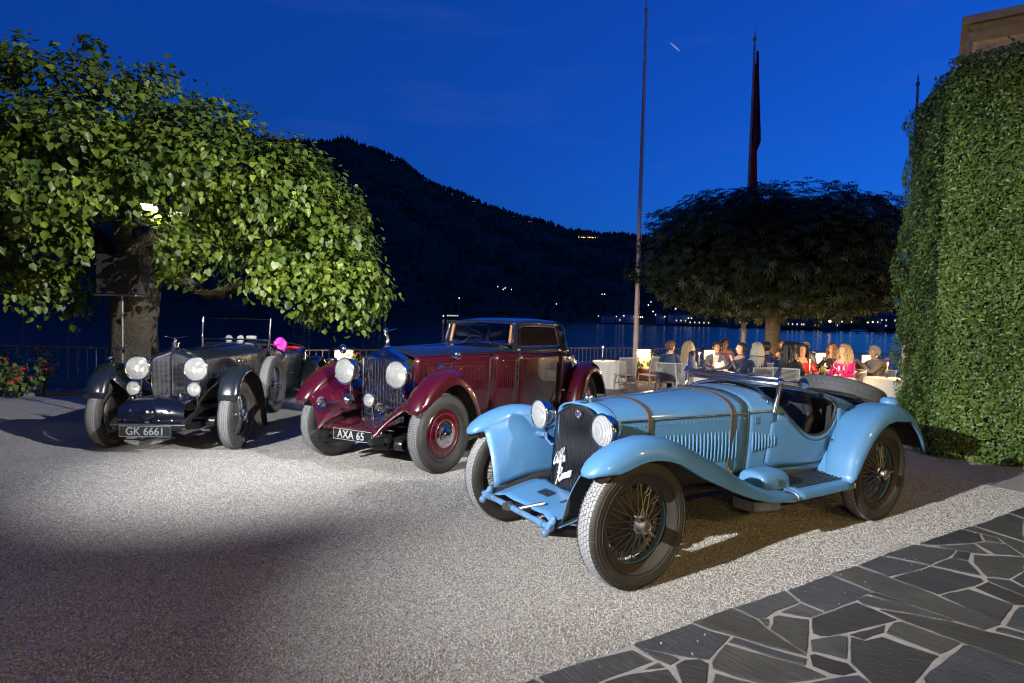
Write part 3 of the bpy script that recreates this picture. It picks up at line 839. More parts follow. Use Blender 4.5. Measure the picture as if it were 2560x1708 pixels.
# houses and lamps on the far shore
M['wallpale'] = mat('pale_render', (.12, .115, .11), .9, noise=(.5, .3)); M['wallwhite'] = mat('white_render', (.42, .42, .42), .9); M['rooftile'] = mat('dark_roof', (.10, .06, .045), .9)
M['litwin'] = emit('lit_window', (1.0, .80, .52), 1.1); M['darkwin'] = mat('dark_window', (.02, .025, .03), .2)
M['shorelamp'] = emit('shore_lamp_glow', (1.0, .88, .66), 1.8); M['iron'] = mat('dark_iron', (.02, .02, .022), .55)
M['orangelamp'] = emit('pier_lamp_glow', (1.0, .62, .25), 6.0)
def far_house(t, d, z, w, dp_, h, lit, label, group=None, name='lakeside_house', cat='house'):
    e = empty(name, (t * d, d, z), random.uniform(-.3, .3), label, cat, group)
    obj('wall', MB().box((0, 0, h / 2), (w, dp_, h)), M['wallwhite'] if 'white boat' in label or 'square' in label or 'unlit pale' in label else M['wallpale'], e, 0)
    mb = MB(); rh = h * .28
    for s_ in (-1, 1):
        mb.add([(s_ * (w / 2 + .4), -dp_ / 2 - .4, h), (s_ * (w / 2 + .4), dp_ / 2 + .4, h), (s_ * w * .2, 0, h + rh)], [(0, 1, 2)])
    mb.add([(-w / 2 - .4, -dp_ / 2 - .4, h), (w / 2 + .4, -dp_ / 2 - .4, h), (w * .2, 0, h + rh), (-w * .2, 0, h + rh)], [(0, 1, 2, 3)])
    mb.add([(-w / 2 - .4, dp_ / 2 + .4, h), (w / 2 + .4, dp_ / 2 + .4, h), (w * .2, 0, h + rh), (-w * .2, 0, h + rh)], [(3, 2, 1, 0)])
    obj('roof', mb, M['rooftile'], e, 0)
    nw = max(2, int(w / 2.6)); ns = max(1, int(h / 3.2))
    for s_ in range(ns):
        for i in range(nw):
            x = -w / 2 + w * (i + .5) / nw
            on = random.random() < lit
            obj('window', MB().box((x, -dp_ / 2 - .04, 1.6 + s_ * 3.0), (.55, .1, .85)), M['litwin'] if on else M['darkwin'], e, 0)
    return e
def on_hill(t, v): return hill_pt(t, v)
for t, v, w, h, lit, lab in [(-.196, .955, 16, 6, .3, 'pale house high on the mountain below the upper ridge, leftmost there'), (-.144, .975, 15, 6, .0, 'broad unlit pale house just under the ridge line of the mountain'), (-.113, .97, 9, 6, .2, 'small pale house under the ridge beside the broad unlit one'),
                             (-.099, .93, 8, 7, .9, 'house with one bright window on the middle of the ridge'), (-.085, .93, 8, 5, .5, 'low lit house next below the bright one on the ridge'), (-.068, .95, 14, 5, .5, 'long lit house farther down the ridge line'),
                             (-.018, .97, 10, 5, .6, 'house among the conifers at the ridge centre'), (.001, .96, 11, 5, .7, 'brightly lit house alone under the conifers of the lower ridge'), (.024, .935, 9, 4, 1.0, 'two-window white-lit house on the lower slope'), (.076, .90, 10, 4, .1, 'dim house where the ridge flattens out')]:
    p = on_hill(t, v); far_house(p.x / p.y, p.y, p.z, w, 8, h, lit, lab, 'houses on the mountain', 'mountain_house')
p = on_hill(.117, .88)
e = empty('hilltop_restaurant', (p.x, p.y, p.z), 0, 'long hillside building with a string of amber lights under the ridge', 'building')
obj('wall', MB().box((0, 0, 3), (48, 9, 6)), M['wallpale'], e, 0); obj('roof', MB().box((0, 0, 6.4), (50, 11, .8)), M['rooftile'], e, 0)
for i in range(15): obj('lamp', MB().ball((-23 + i * 3.3, -5.2, 2.5 + .3 * math.sin(i)), .62 if i != 6 else 1.5, 5), M['orangelamp'], e, 0)
for t, dz, w, h, lit, lab in [(-.60, 3, 10, 6, .2, 'dim lakeside house behind the hanging branches'), (-.44, 2, 12, 5, .3, 'lakeside house left of the linden trunk'), (.156, 1, 9, 4, .0, 'small white boathouse at the waterline beside the coupe roof'), (.185, 2, 12, 5, .8, 'lit lakeside house beside the white boathouse'),
                              (.238, 1, 5.0, 5.0, .0, 'pale square boathouse at the waterline right of the tall bare flagpole'), (.27, 4, 12, 5, .7, 'lit lakeside house above the jetty right of the square boathouse'), (.30, 1, 13, 3.4, .8, 'low lit boat shed by the water left of the round tree trunk'), (.365, 3, 10, 5, .5, 'shore house showing left beside the round tree trunk'),
                              (.432, 2, 12, 4.4, .9, 'brightly lit low villa on the shore right of the round tree trunk'), (.455, 3, 16, 6, .7, 'long lit lakeside villa in the middle of the right shore'), (.475, 3, 8, 5, .9, 'small white-lit house next to the long villa'), (.505, 3, 12, 6, .6, 'lit shore house near the orange pier lamp'), (.60, 4, 14, 7, .6, 'lit villa on the shore beside the ivy wall')]:
    d = shore_d(t) + 6; far_house(t, d, -2.2 + dz * .3, w, 7, h, lit, lab, 'houses on the far shore')
lampm = as_mesh(MB().tube([(0, 0, 0), (0, 0, 4)], .09, 6), 'post', M['iron']); bulb = as_mesh(MB().ball((0, 0, 4.2), .42, 5), 'globe', M['shorelamp'], 80)
for i, (t, dz, dd) in enumerate([(-.79, .3, 0), (-.715, .3, 0), (-.70, 1.2, 0), (-.64, .4, 0), (-.352, .4, 0), (-.34, .8, 0), (-.335, .4, 0), (-.327, .4, 0), (-.24, .4, 0), (-.23, .4, 0), (-.222, .4, 0), (-.214, .4, 0), (-.205, .4, 0), (-.025, 20, 30), (-.016, 18, 30), (-.013, 19, 30), (-.003, 18, 30), (.07, 8, 20),
                                  (.138, .4, 0), (.143, 15, 20), (.147, 15, 20), (.167, .4, 0), (.173, .6, 0), (.179, 1, 0), (.196, .4, 0), (.20, .4, 0), (.203, .4, 0), (.206, .4, 0), (.209, .4, 0), (.218, 8, 10), (.222, 10, 10), (.226, 4, 0), (.23, 2, 0), (.234, 15, 20), (.236, 18, 22), (.245, 1, 0), (.262, 6, 10), (.283, .4, 0), (.288, .4, 0), (.336, 5, 8), (.342, 5, 8), (.395, .4, 0), (.44, .4, 0), (.447, .6, 0), (.492, .4, 0), (.497, .4, 0), (.53, .5, 0), (.545, .5, 0), (.572, .4, 0), (.58, .7, 0), (.588, .7, 0), (.592, .4, 0), (.62, .7, 0)]):
    d = shore_d(t) + dd + 2
    e = empty('shore_lamp', (t * d, d, -2.5 + dz), 0, 'tiny glowing lamp post on the far shore ' + ('at the left edge under the branches' if t < -.5 else 'seen between linden trunk and hanging leaves' if t < -.28 else 'behind the hanging leaves right of the tourer' if t < -.1 else 'on the slope above the coupe bonnet' if t < .1 else 'between coupe roof and bare flagpole' if t < .2 else 'just right of the bare flagpole' if t < .35 else 'right of the round tree trunk'), 'lamp post', 'lamps along the far shore')
    s_ = random.uniform(.55, 1.15); e.scale = (s_, s_, 1)
    for me, nm in ((lampm, 'post'), (bulb, 'globe')):
        o = bpy.data.objects.new(nm, me); COL.objects.link(o); o.parent = e
# pier with the orange lamp
e = empty('pier', (134, 252, -2.6), -.1, 'dark jetty with an orange lamp standing in the lake near the ivy wall', 'pier')
mb = MB().box((6, 0, .9), (26, 3, .35))
for x in range(-6, 20, 4): mb.tube([(x, -1.2, -1), (x, -1.2, .8)], .18, 6); mb.tube([(x, 1.2, -1), (x, 1.2, .8)], .18, 6)
obj('deck', mb, M['iron'], e); obj('lamp_post', MB().tube([(-5, 0, .8), (-5, 0, 4.4)], .08, 6), M['iron'], e); obj('lamp_globe', MB().ball((-5, 0, 4.7), .5, 6), M['orangelamp'], e)
# moored boat with lit cabin and a mast
e = empty('moored_boat', (-.098 * 405, 405, -2.6), .1, 'moored boat with amber cabin lights and a tall mast, above the coupe bonnet', 'boat')
rows = [[(x, s_ * 1.7 * math.cos(x / 8.2 * 1.45) * (.6 + .4 * t), .1 + 1.5 * t + .25 * abs(x / 7)) for s_, t in ((-1, 1), (-1, .3), (0, 0), (1, .3), (1, 1))] for x in np.linspace(-7, 7, 13)]
mb = MB(); mb.grid(rows); obj('hull', mb, M['wallpale'], e)
obj('cabin', MB().box((.5, 0, 2.5), (8, 2.4, 1.7), bev=.3), M['wallpale'], e)
for i in range(6): obj('window', MB().box((-2.6 + i * 1.25, -1.25, 2.7), (.8, .1, .7)), M['litwin'], e, 0)
obj('mast', MB().tube([(4.6, 0, 1), (4.6, 0, 14)], .12, 6), M['steel'], e); obj('mast_lamp', MB().ball((4.6, 0, 14.2), .4, 5), M['shorelamp'], e); obj('bow_lamp', MB().ball((-5.4, 0, 2.4), .35, 5), M['orangelamp'], e)
# ================================================================== VILLA CORNER
M['ochre'] = mat('ochre_plaster', (.62, .41, .22), .9, noise=(1.2, .4, (.50, .33, .19)), bump=(30, .2, .01)); M['sandstone'] = mat('pale_cornice_stone', (.72, .64, .53), .9, noise=(4, .5, (.55, .48, .38)), bump=(14, .3, .02))
V0 = np.array([8.12, 10.45]); vd = np.array([.83, -.558]); vn = np.array([.558, .83])
vil = empty('villa', (V0[0], V0[1], gz(10)), math.atan2(vd[1], vd[0]), 'corner of an ochre villa with a stone cornice rising behind the hedge', 'building')
# local: x along the facade (towards the camera side), y into the building
obj('wall', MB().box((6, 4, 3.0), (12, 8, 6.3)), M['ochre'], vil, 0)
prof = [(0.0, 5.36), (.06, 5.38), (.06, 5.54), (.14, 5.56), (.14, 5.68), (.20, 5.70), (.20, 5.82), (.38, 5.90), (.38, 6.06), (.46, 6.08), (.46, 6.16), (.52, 6.20), (.60, 6.34), (.60, 6.45), (.68, 6.47), (.68, 6.58), (.0, 6.74)]
M['gutterstone'] = mat('weathered_gutter_stone', (.44, .39, .34), .9, noise=(5, .5), bump=(14, .3, .02))
for nm, a_, b_, mt in (('frieze', 0, 7, M['ochre']), ('cornice', 6, 12, M['sandstone']), ('gutter_course', 11, len(prof), M['gutterstone'])):
    mb = MB(); rows = []
    for i_, (o_, z) in enumerate(prof[a_:b_]):
        k_ = .012 * (a_ > 0)
        rows.append([(12, -o_ - k_, z + .12), (-o_ - k_, -o_ - k_, z + .12), (-o_ - k_, 8, z + .12)])
        if 0 < i_ < b_ - a_ - 1 and prof[a_ + i_][1] - prof[a_ + i_ - 1][1] > .09:        # undercut shadow line above each fascia
            q_ = o_ - .05; rows.append([(12, -q_, z + .125), (-q_, -q_, z + .125), (-q_, 8, z + .125)]); rows.append([(12, -q_, z + .150), (-q_, -q_, z + .150), (-q_, 8, z + .150)])
    mb.grid(rows); obj(nm, mb, mt, vil, 15)
mb = MB(); mb.tube(spline([(-.30, -.30, 6.12), (-.29, -.29, 6.0), (-.20, -.22, 5.82), (-.04, -.12, 5.62), (.0, -.09, 5.4), (.0, -.09, 4.4)], 24), .07, 10); mb.lathe([(.07, 5.60), (.085, 5.62), (.085, 5.70), (.07, 5.72)], origin=(.0, -.09, -.2), n=12)
obj('downpipe', mb, mat('lead_pipe', (.06, .06, .062), .6, noise=(20, .4)), vil)
obj('attic', MB().box((4.7, 3.0, 7.4), (8.2, 4.6, 1.4)), mat('slate_roof', (.045, .04, .04), .8), vil, 0)

# unseen wing behind the photographer, added to cut skylight and give warm light
bpy.context.view_layer.update()
wi = vil.matrix_world.inverted()
f0 = np.array([.139, 2.674]) + nv * 6.0
Mw = wi @ Matrix(((dv[0], -nv[0] * -1, 0, f0[0]), (dv[1], -nv[1] * -1, 0, f0[1]), (0, 0, 1, 0), (0, 0, 0, 1)))   # x along the wing, y away from the forecourt
wg = obj('added_wing_wall', MB().box((-8, 5, 6.5), (56, 10, 13.4)), M['ochre'], vil, 0); wg.matrix_local = Mw
M['warmfill'] = emit('warm_fill_glow', (1.0, .72, .40), 1.2); M['shutter'] = mat('green_shutter', (.03, .06, .04), .6)  # glow of the wing's unseen windows, added as warm fill light
fwm = as_mesh(MB().box((0, -.03, 1.5), (1.5, .10, 2.8), bev=.01), 'added_lit_window', M['warmfill']); shm = as_mesh(MB().box((0, -.05, 1.5), (.75, .08, 2.8), bev=.01), 'shutter', M['shutter']); dkm = as_mesh(MB().box((0, -.03, 1.2), (1.3, .10, 2.1), bev=.01), 'window', M['darkwin'])
cnm = as_mesh(MB().box((0, -.25, 0), (56, .6, .45), bev=.05), 'eaves', M['sandstone'])
for k in range(13):
    x = -33 + k * 4.2
    for fl in range(3):
        on = fl == 0 and k % 2 == 0
        o = bpy.data.objects.new('added_lit_window' if on else 'window', fwm if on else dkm); COL.objects.link(o); o.parent = vil; o.matrix_local = Mw @ Matrix.Translation((x, 0, .1 + fl * 4.2))
        for s_ in (-1, 1):
            o = bpy.data.objects.new('shutter', shm); COL.objects.link(o); o.parent = vil; o.matrix_local = Mw @ Matrix.Translation((x + s_ * 1.2, 0, .1 + fl * 4.2))
o = bpy.data.objects.new('eaves', cnm); COL.objects.link(o); o.parent = vil; o.matrix_local = Mw @ Matrix.Translation((-8, 0, 13.1))
# ================================================================== VEGETATION
def rot_to(n, t):
    """frames: n normals (k,3), t tips (k,3) -> columns x, y(tip), z(normal)"""
    n = n / np.linalg.norm(n, axis=1, keepdims=True)
    t = t - n * np.sum(n * t, 1, keepdims=True)
    t /= np.linalg.norm(t, axis=1, keepdims=True) + 1e-9
    x = np.cross(t, n)
    return np.stack([x, t, n], 2)
def scatter(tv, tf, P, frames, scale):
    """stamp template (verts tv, faces tf) at P"""
    k = len(P)
    V = np.einsum('kij,vj->kvi', frames, tv) * scale[:, None, None] + P[:, None, :]
    F = tf[None] + (np.arange(k) * len(tv))[:, None, None]
    return V.reshape(-1, 3), F.reshape(-1, tf.shape[1])
LINDEN_V = np.array([(0, 0, 0), (-.36, -.04, .05), (-.50, .34, .09), (-.30, .74, .05), (0, 1.08, -.06), (.30, .74, .05), (.50, .34, .09), (.36, -.04, .05), (0, .48, -.03)])
LINDEN_F = np.array([(0, 8, 2, 1), (8, 4, 3, 2), (0, 7, 6, 8), (8, 6, 5, 4)])
def unit(v): return v / (np.linalg.norm(v, axis=-1, keepdims=True) + 1e-9)

M['bark'] = mat('linden_bark', (.050, .041, .027), .95, noise=(6, .8, (.018, .015, .011)), bump=(22, 1.0, .05))
M['bark2'] = mat('chestnut_bark', (.05, .037, .027), .95, noise=(6, .8), bump=(20, .9, .04))
M['linden'] = leafmat('linden_leaf', (.030, .060, .008), (.16, .22, .020), .40, .45, (.25, .31, .035))
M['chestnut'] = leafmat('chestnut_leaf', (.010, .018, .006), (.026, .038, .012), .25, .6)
M['jasmine'] = leafmat('jasmine_leaf', (.030, .075, .012), (.16, .25, .045), .22, .5, (.26, .35, .10))

def ring_tube(mb, path, radii, n=14, rough=.06):
    pts = [Vector(p) for p in path]; rows = []
    for i, p in enumerate(pts):
        t = (pts[min(i + 1, len(pts) - 1)] - pts[max(i - 1, 0)]).normalized()
        a = t.orthogonal().normalized() if i == 0 else (a - t * a.dot(t)).normalized()
        b = t.cross(a)
        rows.append([p + (a * math.cos(q) + b * math.sin(q)) * radii[i] * (1 + rough * math.sin(q * 5 + i * .4) + rough * .8 * math.sin(q * 9 - i * .7)) for q in [2 * math.pi * j / n for j in range(n)]])
    mb.grid(rows, closed_v=True)

# --- pollarded linden, left
tx, ty = -6.2, 10.2; tz = gz(ty)
lin = empty('linden_tree', (tx, ty, tz), 0, 'big spreading linden tree with floodlit leaves beside the lake railing', 'tree')
mb = MB()
tp = spline([(0, 0, -.1), (-.02, 0, .5), (-.03, 0, 1.1), (-.02, 0, 1.6), (.0, 0, 2.0), (.02, 0, 2.35)], 16)
ring_tube(mb, tp, np.interp(np.linspace(0, 1, 16), [0, .12, .5, .8, 1], [.46, .37, .33, .36, .42]), 26, .05)
obj('trunk', mb, M['bark'], lin, 80)
LOBES = [  # centre (world), radii, clumps
    ((-6.35, 9.0, 4.05), (2.0, 1.6, 1.05), 95), ((-8.3, 8.8, 3.6), (1.6, 1.5, 1.0), 60), ((-5.65, 7.9, 3.3), (1.35, 1.0, .85), 70), ((-7.3, 7.9, 3.2), (1.3, 1.0, .9), 60), ((-4.45, 8.7, 3.55), (1.25, 1.1, .85), 70),
    ((-3.65, 9.3, 3.25), (1.05, 1.1, .80), 62), ((-3.05, 9.7, 2.80), (.74, .9, .95), 70), ((-2.72, 9.75, 1.98), (.58, .75, .78), 56), ((-3.3, 9.3, 2.25), (.62, .7, .5), 30), ((-6.5, 8.3, 2.62), (1.2, .9, .40), 46),
    ((-7.6, 9.6, 2.0), (1.2, .9, .55), 36), ((-8.6, 9.2, 2.4), (1.0, 1.0, .8), 30), ((-4.85, 8.6, 2.45), (.85, .7, .33), 32), ((-6.2, 11.6, 3.7), (3.6, 1.6, 1.5), 90), ((-4.2, 11.2, 3.0), (1.6, 1.3, .9), 40), ((-6.3, 9.3, 5.12), (.16, .16, .42), 5), ((-7.0, 9.0, 5.0), (.3, .3, .22), 5), ((-5.4, 9.1, 4.85), (.3, .3, .22), 5)]
limbs = MB()
crownV, crownF, att = [], [], []
base = 0
for (c, rr, ncl) in LOBES:
    c = np.array(c); rr = np.array(rr)
    d = unit(rng.normal(size=(ncl, 3))); d[:, 2] = np.where(d[:, 2] < -.75, -d[:, 2], d[:, 2])
    cc = c + d * rr * rng.uniform(.72, 1.0, (ncl, 1))
    per = 42
    n = ncl * per
    ci = np.repeat(np.arange(ncl), per)
    off = rng.normal(0, 1, (n, 3)) * np.array([.145, .145, .12])
    P = cc[ci] + off; P[:, 2] -= .25 * np.abs(rng.normal(0, .25, n))
    P = np.where(rr.min() < .2, c + (rng.uniform(-1, 1, (n, 3))) * rr, P)
    vis = (np.abs(P[:, 0] / P[:, 1] + .628) < .052) & (P[:, 2] < 2.72) & (P[:, 1] < 9.95)   # the loudspeaker stands clear
    vis |= (np.abs(P[:, 0] / P[:, 1] + .583) < .016) & (np.abs((P[:, 2] - 1.62) / P[:, 1] - .158) < .012) & (P[:, 1] < 8.95)
    P = P[~vis]; ci = ci[~vis]; n = len(P)
    outw = unit((P - c) / rr)
    nrm = unit(outw * .8 + np.array([0, -.12, .55]) + rng.normal(0, .42, (n, 3)))
    tip = unit(outw * .35 + np.array([0, 0, -1.0]) + rng.normal(0, .38, (n, 3)))
    sc = rng.uniform(.05, .11, n)
    tv = LINDEN_V.copy()
    fr_ = rot_to(nrm, tip); fr_[:, :, 0] *= rng.uniform(.75, 1.15, (n, 1)); fr_[:, :, 2] *= rng.uniform(-1.6, 3.4, (n, 1))
    V, F = scatter(tv, LINDEN_F, P, fr_, sc)
    crownV.append(V); crownF.append(F + base); base += len(V)
    clr = rng.uniform(.15, .75, ncl)[ci]
    att.append(np.repeat(np.clip(clr + rng.normal(0, .22, n), 0, 1), len(tv)))
cr_ = bulk('crown', np.concatenate(crownV) - np.array([tx, ty, tz]), np.concatenate(crownF), M['linden'], lin, np.concatenate(att))
rb_ = np.random.default_rng(3)
for tgt, r0 in [((-4.6, 9.0, 3.1), .19), ((-5.1, 8.2, 2.9), .17), ((-7.2, 8.6, 3.0), .20), ((-8.2, 9.2, 2.7), .17), ((-3.4, 9.6, 2.7), .16), ((-3.0, 9.9, 2.2), .12), ((-6.2, 9.2, 4.2), .20), ((-5.2, 11.6, 3.4), .17), ((-7.4, 11.4, 3.5), .17)]:
    a = np.array([0, 0, 2.15]); b = np.array(tgt) - np.array([tx, ty, tz])
    L = np.linalg.norm(b - a)
    pts = [a + (b - a) * u + np.array([0, 0, .22 * math.sin(u * math.pi) * (1 if r0 > .15 else -1)]) + rb_.normal(0, .06 * L / 2, 3) * (0 < u < 1) for u in np.linspace(0, 1, 6)]
    pts = spline([tuple(p) for p in pts], 16)
    mb = MB(); ring_tube(mb, pts, np.linspace(r0, r0 * .42, 16) * (1 + .18 * np.sin(np.arange(16) * 1.9)), 10, .08)
    e_ = np.array(pts[-1])
    for _ in range(5):
        q = e_ + rb_.normal(0, .55, 3); s0 = np.array(pts[rb_.integers(8, 16)])
        mb.tube([tuple(s0), tuple((s0 + q) / 2 + rb_.normal(0, .06, 3)), tuple(q)], [.035, .022, .009], 6)
    obj('limb', mb, M['bark'], lin, 80)

# --- clipped round chestnut on the terrace
cx, cy = 7.35, 17.5; cz = gz(cy)
che = empty('chestnut_tree', (cx, cy, cz), 0, 'dark round-headed chestnut tree above the dinner tables', 'tree')
mb = MB(); ring_tube(mb, spline([(0, 0, -.1), (.01, 0, .8), (-.01, 0, 1.6), (0, 0, 2.6), (0, 0, 3.4)], 14), np.interp(np.linspace(0, 1, 14), [0, .1, .6, 1], [.27, .21, .19, .15]), 18, .04)
obj('trunk', mb, M['bark2'], che, 80)
for k in range(9):
    a = k * 2.4
    mb = MB(); ring_tube(mb, spline([(0, 0, 1.9 + .12 * k), (.7 * math.cos(a), .7 * math.sin(a), 2.3 + .10 * k), (1.9 * math.cos(a), 1.7 * math.sin(a), 2.6 + .11 * k)], 9), np.linspace(.10, .03, 9), 8, .06)
    obj('limb', mb, M['bark2'], che, 80)
lf_v, lf_f = [], []
for k in range(7):
    a = (k - 3) * .62; L = 1 - .10 * abs(k - 3)
    dx, dy = math.sin(a), math.cos(a); px_, py_ = dy, -dx
    b = len(lf_v)
    lf_v += [(0, 0, 0), (dx * L * .6 + px_ * .13 * L, dy * L * .6 + py_ * .13 * L, .02), (dx * L, dy * L, -.22 * L), (dx * L * .6 - px_ * .13 * L, dy * L * .6 - py_ * .13 * L, .02)]
    lf_f.append((b, b + 1, b + 2, b + 3))
lf_v, lf_f = np.array(lf_v), np.array(lf_f)
n = 11500
d = unit(rng.normal(size=(n, 3)))
def crown_r(d):   # flattened dome, wider than high, flat underside
    return np.stack([d[:, 0] * 4.0, d[:, 1] * 3.2, np.where(d[:, 2] > 0, d[:, 2] * 1.95, d[:, 2] * 1.9)], 1)
lump = 1 + .05 * np.sin(d[:, 0] * 9 + 1) * np.sin(d[:, 2] * 8) + .04 * np.sin(d[:, 1] * 13 + d[:, 0] * 7)
u = np.clip(1 - np.abs(rng.normal(0, .10, n)), .5, 1.03) * lump
dd = np.sign(d) * np.abs(d) ** .72; dd = unit(dd) * 1.0
P = crown_r(dd) * u[:, None] + np.array([0, 0, 3.45 - cz])
P[6000:] *= 1; inn_ = np.arange(n) > 6800; P[inn_, :2] *= rng.uniform(.45, .85, (inn_.sum(), 1)); P[inn_, 2] = 3.45 - cz + (P[inn_, 2] - 3.45 + cz) * .8
P[:, 2] = np.maximum(P[:, 2], 1.62 - cz + rng.uniform(-.18, .45, n))
sp = rng.choice(n, 260); P[sp] += dd[sp] * rng.uniform(.02, .24, (260, 1)) * np.array([.6, .6, 1])
nrm = unit(dd * .5 + np.array([0, 0, .8]) + rng.normal(0, .3, (n, 3))); tip = unit(dd + np.array([0, 0, -.35]) + rng.normal(0, .4, (n, 3)))
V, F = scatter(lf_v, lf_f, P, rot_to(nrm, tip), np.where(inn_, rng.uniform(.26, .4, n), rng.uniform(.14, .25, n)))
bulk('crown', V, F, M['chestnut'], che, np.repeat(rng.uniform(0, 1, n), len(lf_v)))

# --- jasmine climbing the villa corner
HA, HB, HC = np.array([5.36, 7.85]), np.array([6.16, 9.95]), np.array([9.3, 5.17])
hed = empty('jasmine_hedge', (*HA, gz(7.85)), 0, 'tall jasmine hedge clothing the villa corner, lit at its foot', 'hedge')
HT = 5.12
def hedge_pts(n, a, b, inward, z0=0.0, z1=HT):
    s_ = rng.uniform(0, 1, n); z = rng.uniform(z0, z1, n)
    r_ = .42
    ins = np.where(z > HT - r_, r_ - np.sqrt(np.maximum(0, r_ ** 2 - (z - (HT - r_)) ** 2)), 0)
    bul = .05 * np.sin(z * 2.1 + s_ * 3) + .05 * np.sin(z * 4.7 + s_ * 9) + .03 * np.sin(z * 9 - s_ * 17) - .10 * np.exp(-z / .3) * -1 * 0 - .12 * (z / HT - .35) * 2 * 0
    L = np.linalg.norm(b - a)
    edge = np.minimum(s_ * L, 9)               # round the upright corner
    cr2 = .12; ce = np.where(edge < cr2, cr2 - np.sqrt(np.maximum(0, cr2 ** 2 - (cr2 - edge) ** 2)), 0)
    dep = ins + ce - bul + np.abs(rng.normal(0, .06, n)) - .04
    P = a[None] + (b - a)[None] * s_[:, None] + inward[None] * dep[:, None]
    return np.column_stack([P, z + gz(8)]), np.clip(ins / r_, 0, 1)
df = (HC - HA) / np.linalg.norm(HC - HA); nin = np.array([-df[1], df[0]]); dl = (HB - HA) / np.linalg.norm(HB - HA); lin_in = np.array([dl[1], -dl[0]])
jv = np.array([(0, 0, 0), (-.26, .45, .06), (0, 1, -.05), (.26, .45, .06)]); jf = np.array([(0, 1, 2, 3)])
Vs, Fs, As, base = [], [], [], 0
for (a, b, inw, n, zr) in ((HA, HA + df * 2.4, nin, 52000, 0), (HA + df * 2.4, HC, nin, 5000, 0), (HA, HB, lin_in, 24000, 0)):
    P, top = hedge_pts(n, a, b, inw)
    o3 = np.array([-inw[0], -inw[1], 0])
    nrm = unit(o3 * .9 + np.array([0, 0, .45]) + np.column_stack([np.zeros(n), np.zeros(n), top * 1.5]) + rng.normal(0, .5, (n, 3)))
    tip = unit(rng.normal(0, .7, (n, 3)) + o3 * .5 + np.array([0, 0, -.25]))
    V, F = scatter(jv, jf, P, rot_to(nrm, tip), np.clip(rng.lognormal(-3.12, .28, n), .022, .085))
    Vs.append(V); Fs.append(F + base); base += len(V); As.append(np.repeat(np.clip(rng.normal(.42, .24, n) + .22 * np.sin(P[:, 2] * 2.3 + P[:, 0] * 4) * np.sin(P[:, 0] * 7 - P[:, 2] * 1.7 + P[:, 1] * 3), 0, 1), 4))
# a cap of leaves on the rounded top
n = 6000
s_ = rng.uniform(0, 1, n) * 2.6; t_ = rng.uniform(0, 2.0, n)
P2 = HA[None] + df[None] * s_[:, None] + (dl * 1.0)[None] * t_[:, None] + nin[None] * .45 + df[None] * .45
P = np.column_stack([P2, np.full(n, HT + gz(8) - .02) + rng.normal(0, .05, n) - np.abs(rng.normal(0, .02, n)) + .06 * np.sin(s_ * 5) ])
sp = rng.choice(n, 160); P[sp, 2] += rng.uniform(.02, .22, 160)
nrm = unit(np.array([0, 0, 1]) + rng.normal(0, .5, (n, 3))); V, F = scatter(jv, jf, P, rot_to(nrm, unit(rng.normal(size=(n, 3)))), rng.uniform(.05, .085, n))
Vs.append(V); Fs.append(F + base); base += len(V); As.append(np.repeat(rng.uniform(0, .9, n), 4))
bulk('foliage', np.concatenate(Vs) - np.array([*HA, gz(7.85)]), np.concatenate(Fs), M['jasmine'], hed, np.concatenate(As))
# white star flowers
n = 1500
P, top = hedge_pts(n, HA, HA + df * 2.6, nin, 0.1, HT); Pb, tb = hedge_pts(350, HA, HB, lin_in, 0.1, HT)
P = np.concatenate([P, Pb]); o3 = np.concatenate([np.tile([-nin[0], -nin[1], .1], (n, 1)), np.tile([-lin_in[0], -lin_in[1], .1], (350, 1))])
P = P + o3 * .05
sv, sf = [(0, 0, .0)], []
for k in range(5):
    a = k * 2 * math.pi / 5
    sv += [(.35 * math.cos(a - .3), .35 * math.sin(a - .3), .05), (math.cos(a), math.sin(a), .12), (.35 * math.cos(a + .3), .35 * math.sin(a + .3), .05)]; sf.append((0, 1 + 3 * k, 2 + 3 * k, 3 + 3 * k))
V, F = scatter(np.array(sv), np.array(sf), P, rot_to(unit(o3 + rng.normal(0, .35, o3.shape)), unit(rng.normal(size=o3.shape))), rng.uniform(.011, .018, len(P)))
M['petal'] = mat('white_petal', (.45, .47, .36), .8)
fl = bulk('blossoms', V - np.array([*HA, gz(7.85)]), F, M['petal'], hed); fl['kind'] = 'stuff'
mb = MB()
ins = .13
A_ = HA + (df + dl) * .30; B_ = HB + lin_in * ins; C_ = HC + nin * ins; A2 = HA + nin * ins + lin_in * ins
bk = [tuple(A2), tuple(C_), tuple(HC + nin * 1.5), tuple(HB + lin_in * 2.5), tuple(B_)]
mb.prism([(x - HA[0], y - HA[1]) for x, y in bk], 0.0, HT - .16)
obj('inner_growth', mb, mat('dark_twigs', (.012, .018, .008), 1.0), hed, 0)

